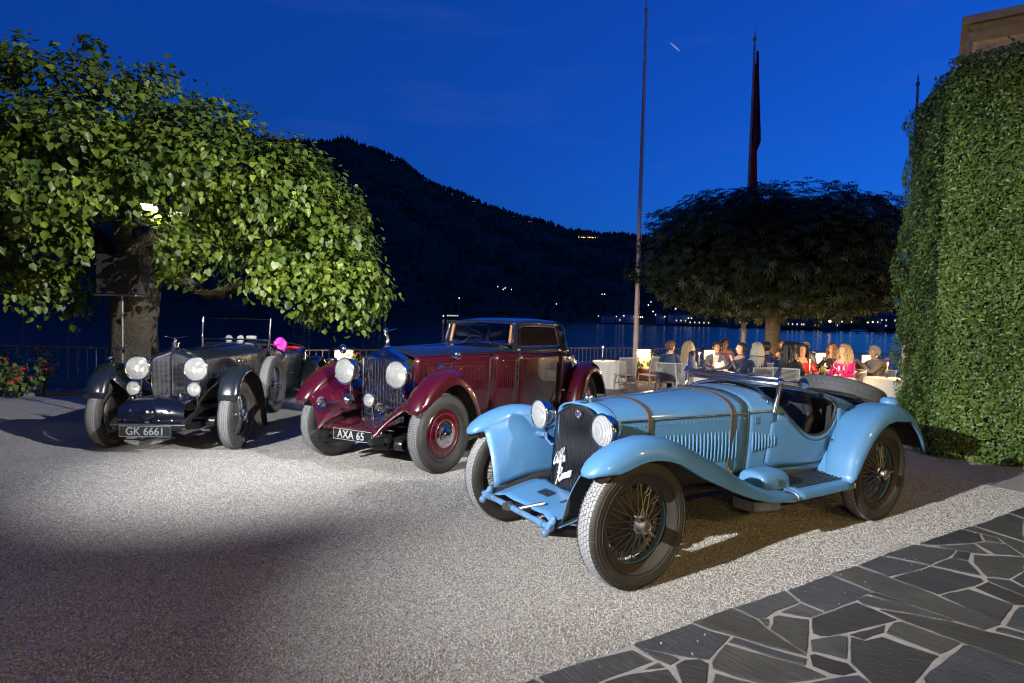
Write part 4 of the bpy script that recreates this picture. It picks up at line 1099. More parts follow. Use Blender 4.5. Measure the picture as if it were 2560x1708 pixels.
# --- geranium and shrub clumps by the railing
M['shrubleaf'] = leafmat('shrub_leaf', (.035, .07, .015), (.12, .17, .035), .3, .5)
M['redflower'] = mat('red_petal', (.55, .03, .03), .6, noise=(30, .5, (.7, .12, .06)))
M['terracotta'] = mat('terracotta', (.30, .13, .07), .9, noise=(8, .5))
def shrub(x, y, r_, h, nl, nf, label, z0=None, seed=0, group='flowering shrubs along the railing'):
    g = np.random.default_rng(seed); z = gz(y) if z0 is None else z0
    e = empty('flowering_shrub', (x, y, z), 0, label, 'shrub', group)
    d = unit(g.normal(size=(nl, 3))); u = g.uniform(.35, 1.05, nl)[:, None]
    P = d * u * np.array([r_, r_, h * .5]) + np.array([0, 0, h * .55])
    P[:, 2] = np.maximum(P[:, 2], .03)
    V, F = scatter(LINDEN_V, LINDEN_F, P, rot_to(unit(d + np.array([0, 0, .6]) + g.normal(0, .4, (nl, 3))), unit(g.normal(size=(nl, 3)))), g.uniform(.04, .085, nl))
    bulk('foliage', V, F, M['shrubleaf'], e, np.repeat(g.uniform(0, 1, nl), len(LINDEN_V)))
    mb = MB()
    for k in range(7):
        a = g.uniform(0, 6.3); mb.tube([(0, 0, 0), (.3 * r_ * math.cos(a), .3 * r_ * math.sin(a), h * .4), (.7 * r_ * math.cos(a), .7 * r_ * math.sin(a), h * g.uniform(.6, .9))], [.012, .009, .004], 5)
    obj('stem', mb, M['bark2'], e, 60)
    for k in range(nf):
        dd_ = unit(g.normal(size=3)); dd_[1] = -abs(dd_[1]); dd_[2] = abs(dd_[2]) * .9 - .1
        c = dd_ * np.array([r_, r_, h * .5]) * g.uniform(.9, 1.15) + np.array([0, 0, h * .55])
        nb = 14; pd = unit(g.normal(size=(nb, 3)))
        Vf, Ff = scatter(np.array(sv), np.array(sf), c + pd * .035, rot_to(pd, unit(g.normal(size=(nb, 3)))), g.uniform(.022, .034, nb))
        bulk('flower_head', Vf, Ff, M['redflower'], e)
    return e
shrub(-9.45, 11.35, .42, .95, 420, 9, 'red flowering shrub at the frame edge before the left railing', seed=1)
shrub(-9.0, 11.25, .30, .62, 260, 8, 'lower red geranium clump at the foot of the left railing', seed=2)
shrub(-8.9, 11.75, .24, 1.02, 160, 5, 'tall thin red-flowered stem beside the left railing balusters', seed=3)
shrub(-5.15, 14.3, .30, 1.15, 160, 7, 'red geraniums showing between trunk and dark car radiator', seed=4)
# ================================================================== THE LIGHT BLUE ROADSTER
M['blue'] = mat('light_blue_paint', (.070, .205, .39), .42, coat=.6, coat_rough=.06, noise=(4.2, .55, (.058, .165, .31)), bump=(7, .04, .01))
M['bluedk'] = mat('worn_blue_paint', (.085, .22, .42), .45, noise=(16, .8, (.06, .055, .05)))
alfa = car_root('roadster', .39, 4.27, math.atan2(.848, .53), 0.0,
                'light blue open two-seat roadster with leather hood straps, nearest of the three cars', 'car', 'vintage cars on the gravel')
AX = dict(
    w=([-.10, -.6, -1.42, -1.70, -2.0, -2.3, -2.6, -3.0, -3.3, -3.55, -3.72], [.25, .305, .40, .455, .50, .515, .49, .40, .29, .18, .05]),
    b=([-.10, -1.42, -1.70, -2.6, -3.0, -3.4, -3.72], [.905, .915, .925, .88, .80, .69, .60]),
    t=([-.10, -.52, -1.42, -1.72, -2.44, -2.7, -3.0, -3.4, -3.72], [1.012, 1.035, 1.07, 1.085, 1.03, 1.0, .93, .77, .63]),
    s=([-.10, -1.42, -2.2, -2.8, -3.3, -3.72], [.45, .43, .42, .46, .52, .58]))
def aw(k, x): return lerp(x, *AX[k])
def asec(x, n1=7, n2=12, top=True, zmax=None, off=0.0):
    """left half of the body section, sill to crown"""
    w, b, t, s = aw('w', x), aw('b', x), aw('t', x), aw('s', x)
    P = []
    zt = b if zmax is None else zmax
    for i in range(n1 + 1):
        u = i / n1; z = s + (zt - s) * u
        tum = -.035 * ((b - z) / (b - s)) ** 2 if z < b else -.5 * (z - b) ** 2 / .1
        P.append((x, w + tum + off, z))
    if zmax is None and top:
        for i in range(1, n2 + 1):
            a = math.pi / 2 * i / n2
            P.append((x, w * abs(math.cos(a)) ** .82 + off * math.cos(a), b + (t - b) * abs(math.sin(a)) ** .9 + off * math.sin(a)))
    return P
# bonnet and scuttle (separate panels with a seam), then cockpit sides, then tail
def body_span(name, x0, x1, n, material, parent=alfa):
    mb = MB(); rows = []
    for x in np.linspace(x0, x1, n):
        L = asec(x); rows.append([(p[0], p[1], p[2]) for p in L] + [(p[0], -p[1], p[2]) for p in L[-2::-1]])
    mb.grid(rows)
    return obj(name, mb, material, parent, 50, solid=.012, off=-1)
hood = body_span('bonnet', -.11, -1.418, 16, M['blue'])
body_span('scuttle', -1.424, -1.70, 6, M['blue'])
RIMX = [-1.70, -1.77, -1.85, -1.92, -1.98, -2.06, -2.14, -2.22, -2.29, -2.35, -2.40, -2.43]
RIMZ = [1.00, .925, .855, .795, .750, .712, .698, .70, .722, .76, .81, .88]
mb = MB(); rowsL = []
for x, z in zip(RIMX, RIMZ):
    rowsL.append(asec(x, n1=12, zmax=z))
mb.grid(rowsL)
obj('cockpit_side', mb, M['blue'], alfa, 50, solid=.014, off=-1)
mb = MB(); mb.grid(rowsL); mb.mir()
obj('cockpit_side', mb, M['blue'], alfa, 50, solid=.014, off=-1)
body_span('tail', -2.434, -3.72, 18, M['blue'])
# inner trim, floor, bulkheads
mb = MB()
rin = []
for x, z in zip(RIMX, RIMZ):
    w = aw('w', x) - .035
    rin.append([(x, w, z - .012), (x, w - .03, z - .1), (x, w - .03, .44), (x, 0, .42)])
mb.grid(rin); mb.both()
mb.box((-1.63, 0, .74), (.02, .78, .58)); mb.box((-2.46, 0, .70), (.02, .88, .5))
obj('cockpit_trim', mb, M['leather'], alfa, 40)
# padded rim of the cockpit
path = [(x, aw('w', x) - .02 + (-.5 * max(0, z - aw('b', x)) ** 2 / .1), z + .004) for x, z in zip(RIMX, RIMZ)]
ang = [(-2.432, aw('w', -2.43) * abs(math.cos(a)) ** .82 - .01, aw('b', -2.43) + (aw('t', -2.43) - aw('b', -2.43)) * abs(math.sin(a)) ** .9 + .008) for a in np.linspace(.1, math.pi / 2, 12)]
half = resample(path + ang, 46)
full = half + [(x, -y, z) for x, y, z in half[-2::-1]]
obj('cockpit_rim', MB().tube(full, .014, 8), M['rubber'], alfa, 60)
# door (raised panel with a seam), handle
def door_mb(sgn):
    mb = MB(); rows = []
    xs = np.linspace(-1.60, -2.30, 14)
    for x in xs:
        zt = min(lerp(x, RIMX, RIMZ) - .035 if x < -1.70 else .90, .90)
        u = (x + 1.60) / -.70
        zb = .475 + .05 * max(0, abs(u - .5) * 2 - .75) * 4
        L = []
        for i in range(9):
            z = zb + (zt - zb) * i / 8
            w, b, s = aw('w', x), aw('b', x), aw('s', x)
            L.append((x + (z - .48) * -.10 * (1 - u), sgn * (w - .035 * ((b - z) / (b - s)) ** 2 + .0045), z))
        rows.append(L)
    mb.grid(rows)
    return mb
for sg in (1, -1):
    d = obj('door', door_mb(sg), M['blue'], alfa, 50, solid=.004, off=0)
    edge = []
    q = door_mb(sg); n = 9; k = 14
    edge = [q.v[i * n] for i in range(k)] + [q.v[(k - 1) * n + j] for j in range(1, n)] + [q.v[i * n + n - 1] for i in reversed(range(k - 1))] + [q.v[j] for j in reversed(range(1, n - 1))]
    obj('seam', MB().tube(edge, .0035, 5, closed=True), M['rubber'], d, 60)
    hd = MB().tube([(-2.30, sg * .515, .66), (-2.30, sg * .555, .66)], .009, 8)
    hd.tube([(-2.30, sg * .555, .675), (-2.33, sg * .558, .668), (-2.385, sg * .558, .655)], [.012, .010, .007], 8)
    obj('handle', hd, M['chrome'], d, 60)
    tr = MB().box((-1.52, sg * (aw('w', -1.52) + .001), .86), (.085, .006, .05), bev=.002)
    obj('trafficator', tr, M['bluedk'], alfa)
# louvres: vertical ribs, one object each
lv = MB()
rows = []
for i in range(9):
    t = i / 8
    h = abs(math.sin(math.pi * t)) ** .35
    rows.append([(.0075 * math.cos(a) * (.35 + .65 * h), .012 * math.sin(a) * h, t) for a in np.linspace(0, math.pi, 7)])
lv.grid(rows)
louv = as_mesh(lv, 'louvre', M['blue'], 80)
def louvre(x, z0, h, sg, par):
    o = bpy.data.objects.new('louvre', louv); COL.objects.link(o); o.parent = par
    w = aw('w', x); b, s = aw('b', x), aw('s', x); zm = z0 + h / 2
    y = w - .035 * ((b - zm) / (b - s)) ** 2
    yaw = -math.atan2(aw('w', x - .1) - aw('w', x + .1), .2)
    o.matrix_local = Matrix.Translation((x, sg * (y + .0005), z0)) @ Matrix.Rotation(-sg * yaw * 1.0, 4, 'Z') @ Matrix.Diagonal((1.15, sg, h, 1))
for sg in (1, -1):
    for k in range(26):
        louvre(-.45 - k * .0345, .57, .245, sg, hood)
    for k in range(8):
        louvre(-1.475 - k * .030 + .0, .61 + .005 * k, .175 - .0115 * k, sg, alfa)
# riveted edge and centre hinge of the bonnet
mb = MB()
for x in np.arange(-.2, -1.42, -.037):
    for sg in (1, -1):
        mb.ball((x, sg * (aw('w', x) + .001), aw('b', x) - .035), .0042, 4)
        mb.ball((x, sg * .016, aw('t', x) + .002), .0042, 4)
rv = obj('rivets', mb, M['blue'], hood, 80); rv['kind'] = 'stuff'
mb = MB()
for sg in (1, -1):
    mb.tube([(x, sg * (aw('w', x) + .004), aw('b', x) + .004) for x in np.linspace(-.12, -1.70, 20)], .006, 6)
mb.tube([(x, 0, aw('t', x) + .003) for x in np.linspace(-.12, -1.42, 16)], .005, 6)
obj('hinge_bead', mb, M['steel'], hood, 60)
mb = MB()
L = asec(-1.421, off=.003); mb.tube([p for p in L] + [(p[0], -p[1], p[2]) for p in L[-2::-1]], .0035, 5)
L = asec(-.215, off=.002); mb.tube([p for p in L] + [(p[0], -p[1], p[2]) for p in L[-2::-1]], .003, 5)
obj('panel_seam', mb, M['steel'], hood, 60)
# leather straps over the bonnet
for xs in (-.50, -1.26):
    rows = []
    for dx in (-.018, -.016, .016, .018):
        L = asec(xs + dx, off=.004 if abs(dx) > .017 else .009)
        L = [p for p in L if p[2] > .47]
        rows.append([p for p in L] + [(p[0], -p[1], p[2]) for p in L[-2::-1]])
    mb = MB(); mb.grid(rows)
    s_ = obj('hood_strap', mb, M['strap'], alfa, 60)
    bk = MB()
    for sg in (1, -1):
        y = sg * (aw('w', xs) - .02)
        bk.box((xs, y + sg * .02, .50), (.05, .02, .05), bev=.006)
        bk.tube([(xs, y + sg * .03, .50), (xs, y + sg * .035, .44)], .008, 6)
    obj('buckle', bk, M['steel'], s_)
# radiator: shell, core, upright slats, script, badge
RO = [(.235, .385), (.252, .55), (.262, .75), (.262, .885), (.235, .925), (.16, .972), (.07, 1.008), (0, 1.018)]
def rx(z): return -.055 - .075 * (z - .385) / .63
outl = [(y, z) for y, z in RO] + [(-y, z) for y, z in RO[-2::-1]]
outl = [tuple(p[1:]) for p in resample([(0, y, z) for y, z in outl], 60)]
mb = MB(); rows = []
for y, z in outl:
    x = rx(z)
    k = 1.0
    rows.append([(x - .005, y * .93, z - .016 if z > .9 else z), (x + .010, y * .95, z - .012 if z > .9 else z), (x + .012, y * .975, z - .006 if z > .9 else z), (x + .004, y, z), (x - .02, y * 1.012, z + .002), (x - .10, y * 1.02, z + .002)])
mb.grid(rows)
mb.tube([(rx(.385) + .004, y, .39) for y in np.linspace(-.235, .235, 9)], .014, 8)
rad = obj('radiator', mb, M['chrome'], alfa, 50)
mb = MB()
vs = [(rx(z) - .012, y * .95, z) for y, z in outl]
mb.poly(vs); obj('core', mb, M['blackmatt'], rad, 0, fix=False)
def out_z(y):
    ys = [p[0] for p in RO][::-1]; zs = [p[1] for p in RO][::-1]
    return float(np.interp(abs(y), ys[:5], zs[:5]))
M['darkslat'] = mat('dark_grille_slat', (.13, .13, .14), .3, 1.0)
sl = as_mesh(MB().tube([(0, 0, 0), (0, 0, 1)], .0030, 6), 'slat', M['darkslat'])
for k in range(27):
    y = -.228 + .456 * k / 26
    yb = y * .95
    zt = out_z(y) - .022; z0 = .392
    o = bpy.data.objects.new('slat', sl); COL.objects.link(o); o.parent = rad
    dx = rx(zt) - rx(z0)
    o.matrix_local = Matrix(((1, 0, dx, rx(z0) + .002), (0, 1, y - yb, yb), (0, 0, zt - z0, z0), (0, 0, 0, 1)))
GL = {'A': [[(.8, .95), (.5, 1.05), (.12, .65), (.05, .2), (.3, 0), (.62, .35), (.85, 1.05), (.75, .3), (.9, .03), (1.05, .15)]],
      'l': [[(0, .12), (.3, .6), (.45, 1.15), (.3, 1.3), (.18, 1.0), (.2, .3), (.35, 0), (.5, .12)]],
      'f': [[(0, .12), (.3, .6), (.45, 1.15), (.3, 1.3), (.2, .9), (.12, -.4), (.28, -.5), (.35, -.1), (.2, .12), (.5, .15)]],
      'a': [[(.5, .5), (.25, .6), (.05, .3), (.15, .02), (.4, .15), (.52, .55), (.5, .15), (.65, .02), (.8, .15)]],
      'R': [[(.0, -.35), (.22, .4), (.38, 1.15)], [(-.05, .8), (.3, 1.25), (.8, 1.15), (.75, .75), (.3, .55), (.6, .2), (.85, -.1), (1.1, .1)]],
      'o': [[(.35, .55), (.1, .45), (.05, .15), (.25, 0), (.5, .2), (.4, .5), (.62, .45)]],
      'm': [[(0, .5), (.08, .0), (.2, .45), (.33, .5), (.36, 0), (.5, .45), (.62, .5), (.64, .05), (.8, .12)]],
      'e': [[(.05, .2), (.4, .35), (.35, .55), (.15, .5), (.08, .2), (.25, 0), (.5, .12)]]}
ADV = {'A': 1.0, 'l': .45, 'f': .45, 'a': .75, 'R': 1.02, 'o': .58, 'm': .76, 'e': .48}
mb = MB()
def script(word, y0, z0, h, slope):
    u = 0.0
    for ch in word:
        for st in GL[ch]:
            pts = []
            for px, pz in spline(st, 22):
                a = (u + px + .25 * pz) * h * .62; b = pz * h
                yy = y0 + a; zz = z0 + b + a * slope
                pts.append((rx(zz) + .012, yy, zz))
            mb.tube(pts, .0060, 6, flat=1.0)
        u += ADV[ch]
script('Alfa', -.222, .535, .080, .38)
script('Romeo', -.165, .425, .075, .46)
obj('script_lettering', mb, mat('polished_aluminium', (.80, .80, .80), .38, .5), rad, 80)
mb = MB().lathe([(0, .006), (.026, .006), (.029, .003), (.029, -.004)], origin=(0, 0, 0), axis='X', n=24)
M['badge'] = mat('enamel_badge', (.70, .72, .78), .3, coat=.5)
bd = obj('badge', mb.xf(Matrix.Translation((rx(.93) + .012, 0, .935))), M['badge'], rad)
obj('badge_centre', MB().lathe([(0, .010), (.017, .009), (.018, .004)], origin=(rx(.93) + .012, 0, .935), axis='X', n=18), mat('badge_blue', (.05, .09, .35), .3, coat=.5, noise=(70, .9, (.5, .05, .06))), bd)
obj('badge_ring', MB().tube([(rx(.93) + .016, .029 * math.cos(a), .935 + .029 * math.sin(a)) for a in np.linspace(0, 2 * math.pi, 25)[:-1]], .004, 6, closed=True), M['chrome'], bd)
mb = MB().lathe([(0, .03), (.038, .03), (.043, .022), (.043, .012), (.03, .006), (.024, -.02)], origin=(-.19, 0, 1.035), axis='Z', n=24)
obj('filler_cap', mb, M['chrome'], rad)
# headlamps with brackets
hm = dict(shell=M['chrome'], rim=M['chrome'])
for sg in (1, -1):
    lamp(alfa, 'headlamp', (-.02, sg * .36, .885), .106, .13, hm, .009, (1, sg * .02, 0))
    mb = MB().tube([(-.09, sg * .36, .79), (-.09, sg * .36, .70)], .013, 8)
    mb.tube([(-.09, sg * .36, .73), (-.10, sg * .45, .715), (-.12, sg * .52, .71)], .022, 8)
    mb.tube([(-.09, sg * .36, .70), (-.10, sg * .30, .66), (-.10, sg * .25, .68)], .009, 8)
    mb.tube([(-.09, sg * .36, .76), (-.10, sg * .29, .80), (-.11, sg * .25, .78)], .008, 8)
    obj('lamp_bracket', mb, M['bluedk'], alfa, 60)
    mb = MB().ball((-.02, sg * .46, .425), (.07, .05, .035), 8)
    obj('spring_cover', mb, M['blue'], alfa, 80)
# wings
W = lambda x, z, ho=.115, do=.105, hi=.11, di=.09: (x, z, ho, do, hi, di)
fp = [W(.395, .715, .03, .012, .03, .012), W(.385, .745, .07, .035, .065, .035), W(.345, .790, .10, .075, .09, .06), W(.28, .836, .115, .11, .10, .075), W(.19, .873, .115, .125), W(.10, .899, .115, .125), W(.0, .912, .115, .125), W(-.10, .908, .115, .125),
      W(-.20, .890, .115, .125), W(-.31, .855, .115, .125), W(-.42, .805, .115, .13), W(-.53, .752, .115, .135), W(-.64, .700, .115, .13), W(-.76, .640, .11, .12, .11, .07), W(-.90, .565, .105, .105, .11, .05), W(-1.05, .495, .10, .085, .11, .03),
      W(-1.22, .435, .095, .068, .11, .018), W(-1.40, .400, .09, .058, .12, .01), W(-1.50, .390, .085, .056, .14, .006)]
for sg in (1, -1):
    mb, inn, out = sweep_fender(fp, .70, -1, 16)
    fr = [(.33, .40, .345), (.345, .405, .35), (.325, .41, .36), (.27, .41, .37), (.19, .41, .385), (.10, .41, .40), (.0, .41, .415), (-.10, .41, .42)] + [(p[0], .41, .43) for p in fp[8:]]
    fr = [(f[0], min(f[1], .41), f[2]) for f in fr]
    A = inn[2:]; B = fr[2:]
    loft_lines(mb, A, B, 8, .035)
    if sg < 0: mb.mir()
    obj('front_wing', mb, M['blue'], alfa, 60, solid=.005, under=M['undercar'], ref=(-.1, sg * .75, .42))
rp_ = [W(-2.17, .385, .09, .02, .13, .02), W(-2.20, .43, .095, .05, .15, .03), W(-2.235, .53, .10, .075, .17, .04), W(-2.295, .65, .105, .09, .19, .05), W(-2.38, .76, .105, .105, .21, .06), W(-2.49, .86, .105, .115, .22, .06), W(-2.63, .928, .105, .125, .22, .06),
       W(-2.79, .955, .105, .13, .22, .06), W(-2.93, .938, .105, .13, .21, .06), W(-3.06, .89, .105, .095, .20, .06), W(-3.16, .815, .105, .09, .17, .05), W(-3.245, .725, .105, .08, .14, .05), W(-3.31, .635, .10, .07, .12, .04), W(-3.355, .545, .095, .06, .11, .03)]
for sg in (1, -1):
    mb, inn, out = sweep_fender(rp_, .695, -1, 16)
    B = [(p[0] * 1.0, aw('w', max(p[0], -3.6)) - .06, min(p[2], max(.45, aw('b', max(p[0], -3.6)) - .1))) for p in inn]
    loft_lines(mb, inn, B, 5, 0)
    if sg < 0: mb.mir()
    obj('rear_wing', mb, M['blue'], alfa, 60, solid=.005, under=M['undercar'], ref=(-2.7, sg * .75, .4))
    mb = MB().lathe([(0, .045), (.045, .04), (.066, .02), (.07, .0), (.07, -.03)], origin=(-2.93, sg * .66, .955), axis='Z', n=20)
    obj('rear_lamp_housing', mb, M['blue'], alfa, 60)
# running boards with rubber ribs
for sg in (1, -1):
    mb = MB()
    rows = []
    for x in np.linspace(-1.50, -2.24, 8):
        rows.append([(x, sg * .41, .405), (x, sg * .50, .402), (x, sg * .70, .392), (x, sg * .755, .385), (x, sg * .782, .365), (x, sg * .784, .335), (x, sg * .765, .328)])
    mb.grid(rows)
    rb = obj('running_board', mb, M['blue'], alfa, 60, solid=.006)
    rm = as_mesh(MB().box((-1.90, 0, 0), (.62, .013, .008), bev=.003), 'tread_strip', M['rubber'])
    for k in range(7):
        o = bpy.data.objects.new('tread_strip', rm); COL.objects.link(o); o.parent = rb
        y = .50 + k * .034
        o.location = (0, sg * y, .4115 - .045 * (y - .5)); o.rotation_euler = (0, 0, 0)
    mb = MB()
    for x in (-1.505, -2.235):
        mb.tube([(x, sg * .45, .408), (x, sg * .70, .397), (x, sg * .757, .389), (x, sg * .786, .367), (x, sg * .787, .335)], .006, 6)
    obj('joint_strip', mb, M['steel'], rb, 60)
# side box on the board, silencer below
mb = MB(); rows = []
for x, k in ((-1.278, .0), (-1.276, .70), (-1.282, .88), (-1.30, .97), (-1.34, 1.0), (-1.50, 1.0), (-1.545, .97), (-1.563, .88), (-1.57, .70), (-1.572, 0)):
    rows.append([(x, .455, .40), (x, .455, .40 + .10 * k), (x, .47, .40 + .116 * k), (x, .50, .40 + .124 * k), (x, .60, .40 + .122 * k), (x, .64, .40 + .112 * k), (x, .66, .40 + .09 * k), (x, .668, .40 + .05 * k), (x, .67, .40)])
mb.grid(rows)
bx_ = obj('side_box', mb, M['blue'], alfa, 62)
obj('clasp', MB().box((-1.42, .672, .455), (.02, .012, .05), bev=.003), M['steel'], bx_)
mb = MB().box((-1.40, .52, .27), (.30, .22, .10), Matrix.Rotation(R(-4), 3, 'Y'), bev=.02)
obj('silencer', mb, mat('galvanised', (.32, .32, .31), .4, .8, noise=(12, .6)), alfa)
# windscreen: posts, lower rail, frame, pane, wipers, mirrors
ws = bpy.data.objects.new('windscreen', None); COL.objects.link(ws); ws.parent = alfa
for sg in (1, -1):
    mb = MB()
    mb.tube([(-1.665, sg * .452, .915), (-1.672, sg * .455, .97), (-1.69, sg * .462, 1.05), (-1.70, sg * .465, 1.13), (-1.70, sg * .465, 1.165)], [.026, .021, .018, .018, .022], 10)
    mb.ball((-1.70, sg * .465, 1.155), .026, 8)
    mb.ball((-1.70, sg * .488, 1.155), (.014, .02, .014), 6)
    obj('post', mb, M['chrome'], ws, 60)
mb = MB()
mb.tube([(-1.70, y, 1.152) for y in np.linspace(-.46, .46, 9)], .014, 8, flat=1.0)
mb.box((-1.702, 0, 1.128), (.012, .90, .045), bev=.004)
mb.box((-1.700, 0, 1.173), (.016, .90, .022), bev=.005)
M['bluechrome'] = mat('weathered_chrome', (.50, .50, .54), .18, 1.0, noise=(9, .35, (.3, .29, .3)))
obj('rail', mb, M['bluechrome'], ws, 50)
for sg in (1, -1):
    pts = [(-1.70, sg * .445, 1.165), (-1.70, sg * .462, 1.20), (-1.715, sg * .466, 1.325), (-1.716, sg * .448, 1.332), (-1.71, sg * .44, 1.25), (-1.70, sg * .405, 1.18)]
    mb = MB(); n = len(pts)
    mb.add([(x + .006, y, z) for x, y, z in pts] + [(x - .006, y, z) for x, y, z in pts], [tuple(range(n)), tuple(reversed(range(n, 2 * n)))] + [(i, (i + 1) % n, n + (i + 1) % n, n + i) for i in range(n)])
    obj('side_plate', mb, M['bluechrome'], ws, 40)
mb = MB(); rows = [[(-1.70 - .015 * t, y, 1.18 + .155 * t) for t in (0, .5, 1)] for y in np.linspace(-.445, .445, 5)]
mb.grid(rows); obj('pane', mb, M['glass'], ws, 0, solid=.004)
mb = MB()
mb.box((-1.716, 0, 1.336), (.008, .885, .006)); obj('top_bead', mb, M['bluechrome'], ws)
for y0, dy in ((-.20, .17), (.16, .20)):
    mb = MB()
    mb.tube([(-1.685, y0, 1.165), (-1.668, y0 + dy * .5, 1.20), (-1.662, y0 + dy, 1.215)], .006, 6)
    mb.box((-1.655, y0 + dy * .75, 1.208), (.012, .2, .016), Matrix.Rotation(R(10), 3, 'X'), bev=.003)
    obj('wiper', mb, M['rubber'], ws)
mb = MB()
rows = [[(-1.62 - .075 * math.sin(a) ** 2 * 0 - .10 * (1 - abs(math.cos(a)) ** 2) , .43 * math.cos(a) * k1, (aw('t', -1.70) - .93) * abs(math.sin(a)) ** .9 * k2 + .925 + dz) for a in np.linspace(.12, math.pi - .12, 24)] for k1, k2, dz in ((1.0, 1.0, .008), (.985, 1.02, .045))]
mb.grid(rows); obj('wind_deflector', mb, M['bluechrome'], ws, 60, solid=.006)
for sg in (1, -1):
    mb = MB().tube([(-1.71, sg * .49, 1.155), (-1.76, sg * .53, 1.155), (-1.80, sg * .55, 1.15)], .007, 6)
    mb.lathe([(0, -.03), (.03, -.025), (.042, -.005), (.042, .006), (0, .008)], origin=(-1.83, sg * .575, 1.145), axis='X', n=18)
    obj('wing_mirror', mb, M['chrome'], ws, 60)
# seats, wheel, dashboard
for sg in (1, -1):
    y0 = sg * .225
    mb = MB(); rows = []
    for t in np.linspace(0, 1, 12):
        x = -2.24 - .20 * t; z = .58 + .40 * t
        ww = .19 * (1 - .45 * max(0, t - .7) / .3)
        rows.append([(x + .03 - .06 * abs(a) ** 2 * 0 + .10 * abs(a) ** 3, y0 + ww * a, z - .03 * abs(a) ** 3) for a in np.linspace(-1, 1, 11)])
    mb.grid(rows)
    s_ = obj('seat', mb, M['leather'], alfa, 60, solid=.07, off=-1)
    mb = MB().box((-2.05, y0, .545), (.42, .37, .12), Matrix.Rotation(R(6), 3, 'Y'), bev=.04)
    obj('cushion', mb, M['leather'], s_, 60)
sw = MB().tube([(-1.92 - .06 * math.sin(a), -.22 + .19 * math.cos(a), .93 + .18 * math.sin(a)) for a in np.linspace(0, 2 * math.pi, 29)[:-1]], .011, 8, closed=True)
sw.tube([(-1.92, -.22, .93), (-1.66, -.22, .84)], .018, 8)
for a in (0, 2.1, 4.2):
    sw.tube([(-1.92, -.22, .93), (-1.92 - .06 * math.sin(a), -.22 + .19 * math.cos(a), .93 + .18 * math.sin(a))], .007, 6)
obj('steering_wheel', sw, M['black'], alfa, 60)
# chassis, front apron, axle, cross tube, dampers
mb = MB()
for sg in (1, -1):
    mb.tube([(.40, sg * .385, .335), (.25, sg * .39, .35), (.0, sg * .395, .40), (-.5, sg * .40, .43), (-1.6, sg * .42, .40), (-2.3, sg * .44, .42), (-3.2, sg * .42, .52)], [.02, .028, .034, .04, .045, .045, .03], 8)
mb.box((-1.4, 0, .36), (2.4, .7, .03)); mb.box((-.75, 0, .42), (.9, .42, .22), bev=.05)
obj('chassis', mb, M['undercar'], alfa, 50)
mb = MB()
rows = []
for u in np.linspace(0, 1, 9):
    x = -.04 + .40 * u
    row = []
    for v in np.linspace(-1, 1, 15):
        hw = .462 - .05 * u
        zc = .405 - .055 * u ** 1.4 - .03 * (abs(v) ** 4) * u
        row.append((x + .035 * (1 - v * v) * u * 0 - .04 * (1 - abs(v)) * u, v * hw, zc + .018 * math.exp(-((abs(v) - .55) / .12) ** 2)))
    rows.append(row)
mb.grid(rows)
ap = obj('front_apron', mb, M['blue'], alfa, 70, solid=.005)
sm = as_mesh(MB().box((0, 0, 0), (.085, .009, .006), bev=.002), 'slot', M['blackmatt'])
for y in [-.10 + .028 * k for k in range(5)] + [.17 + .028 * k for k in range(3)]:
    o = bpy.data.objects.new('slot', sm); COL.objects.link(o); o.parent = ap
    o.matrix_local = Matrix.Translation((.12, y, .3985)) @ Matrix.Rotation(R(9), 4, 'Y')
mb = MB().tube([(.405, y, .335) for y in np.linspace(-.42, .42, 7)], .020, 12)
for sg in (1, -1):
    mb.tube([(.37, sg * .385, .365), (.43, sg * .385, .30)], .026, 10); mb.ball((.43, sg * .385, .302), .028, 8); mb.ball((.37, sg * .385, .372), .024, 8)
    mb.tube([(.405, sg * .30, .335), (.405, sg * .335, .335)], .026, 12)
obj('cross_tube', mb, M['bluedk'], alfa, 50)
mb = MB().tube([(.41, -.06, .34), (.455, -.06, .345)], [.026, .024], 14); mb.tube([(.40, -.06, .34), (.43, -.06, .342)], .032, 14)
mb.tube([(.40, .0, .335), (.25, .12, .385)], .012, 8)
obj('starter_boss', mb, M['steel'], alfa, 40)
mb = MB().tube([(0, y, .335 - .04 * (1 - (y / .6) ** 4)) for y in np.linspace(-.6, .6, 13)], .024, 8)
for sg in (1, -1):
    mb.tube([(.40, sg * .385, .315), (.2, sg * .39, .27), (0, sg * .39, .255), (-.25, sg * .39, .28), (-.45, sg * .39, .34)], .022, 6, flat=1.8)
    mb.tube([(.10, -.6 * sg, .30), (.10, .0, .30)], .011, 6)
obj('front_axle', mb, M['undercar'], alfa, 50)
for sg in (1, -1):
    mb = MB().tube([(.14, sg * .47, .335), (.14, sg * .55, .33)], [.062, .062], 18); mb.tube([(.14, sg * .46, .335), (.14, sg * .57, .33)], .035, 14)
    mb.tube([(.14, sg * .47, .34), (.20, sg * .40, .36)], .018, 6); mb.box((.09, sg * .50, .395), (.16, .05, .035), bev=.01)
    obj('damper', mb, M['bluedk'], alfa, 40)
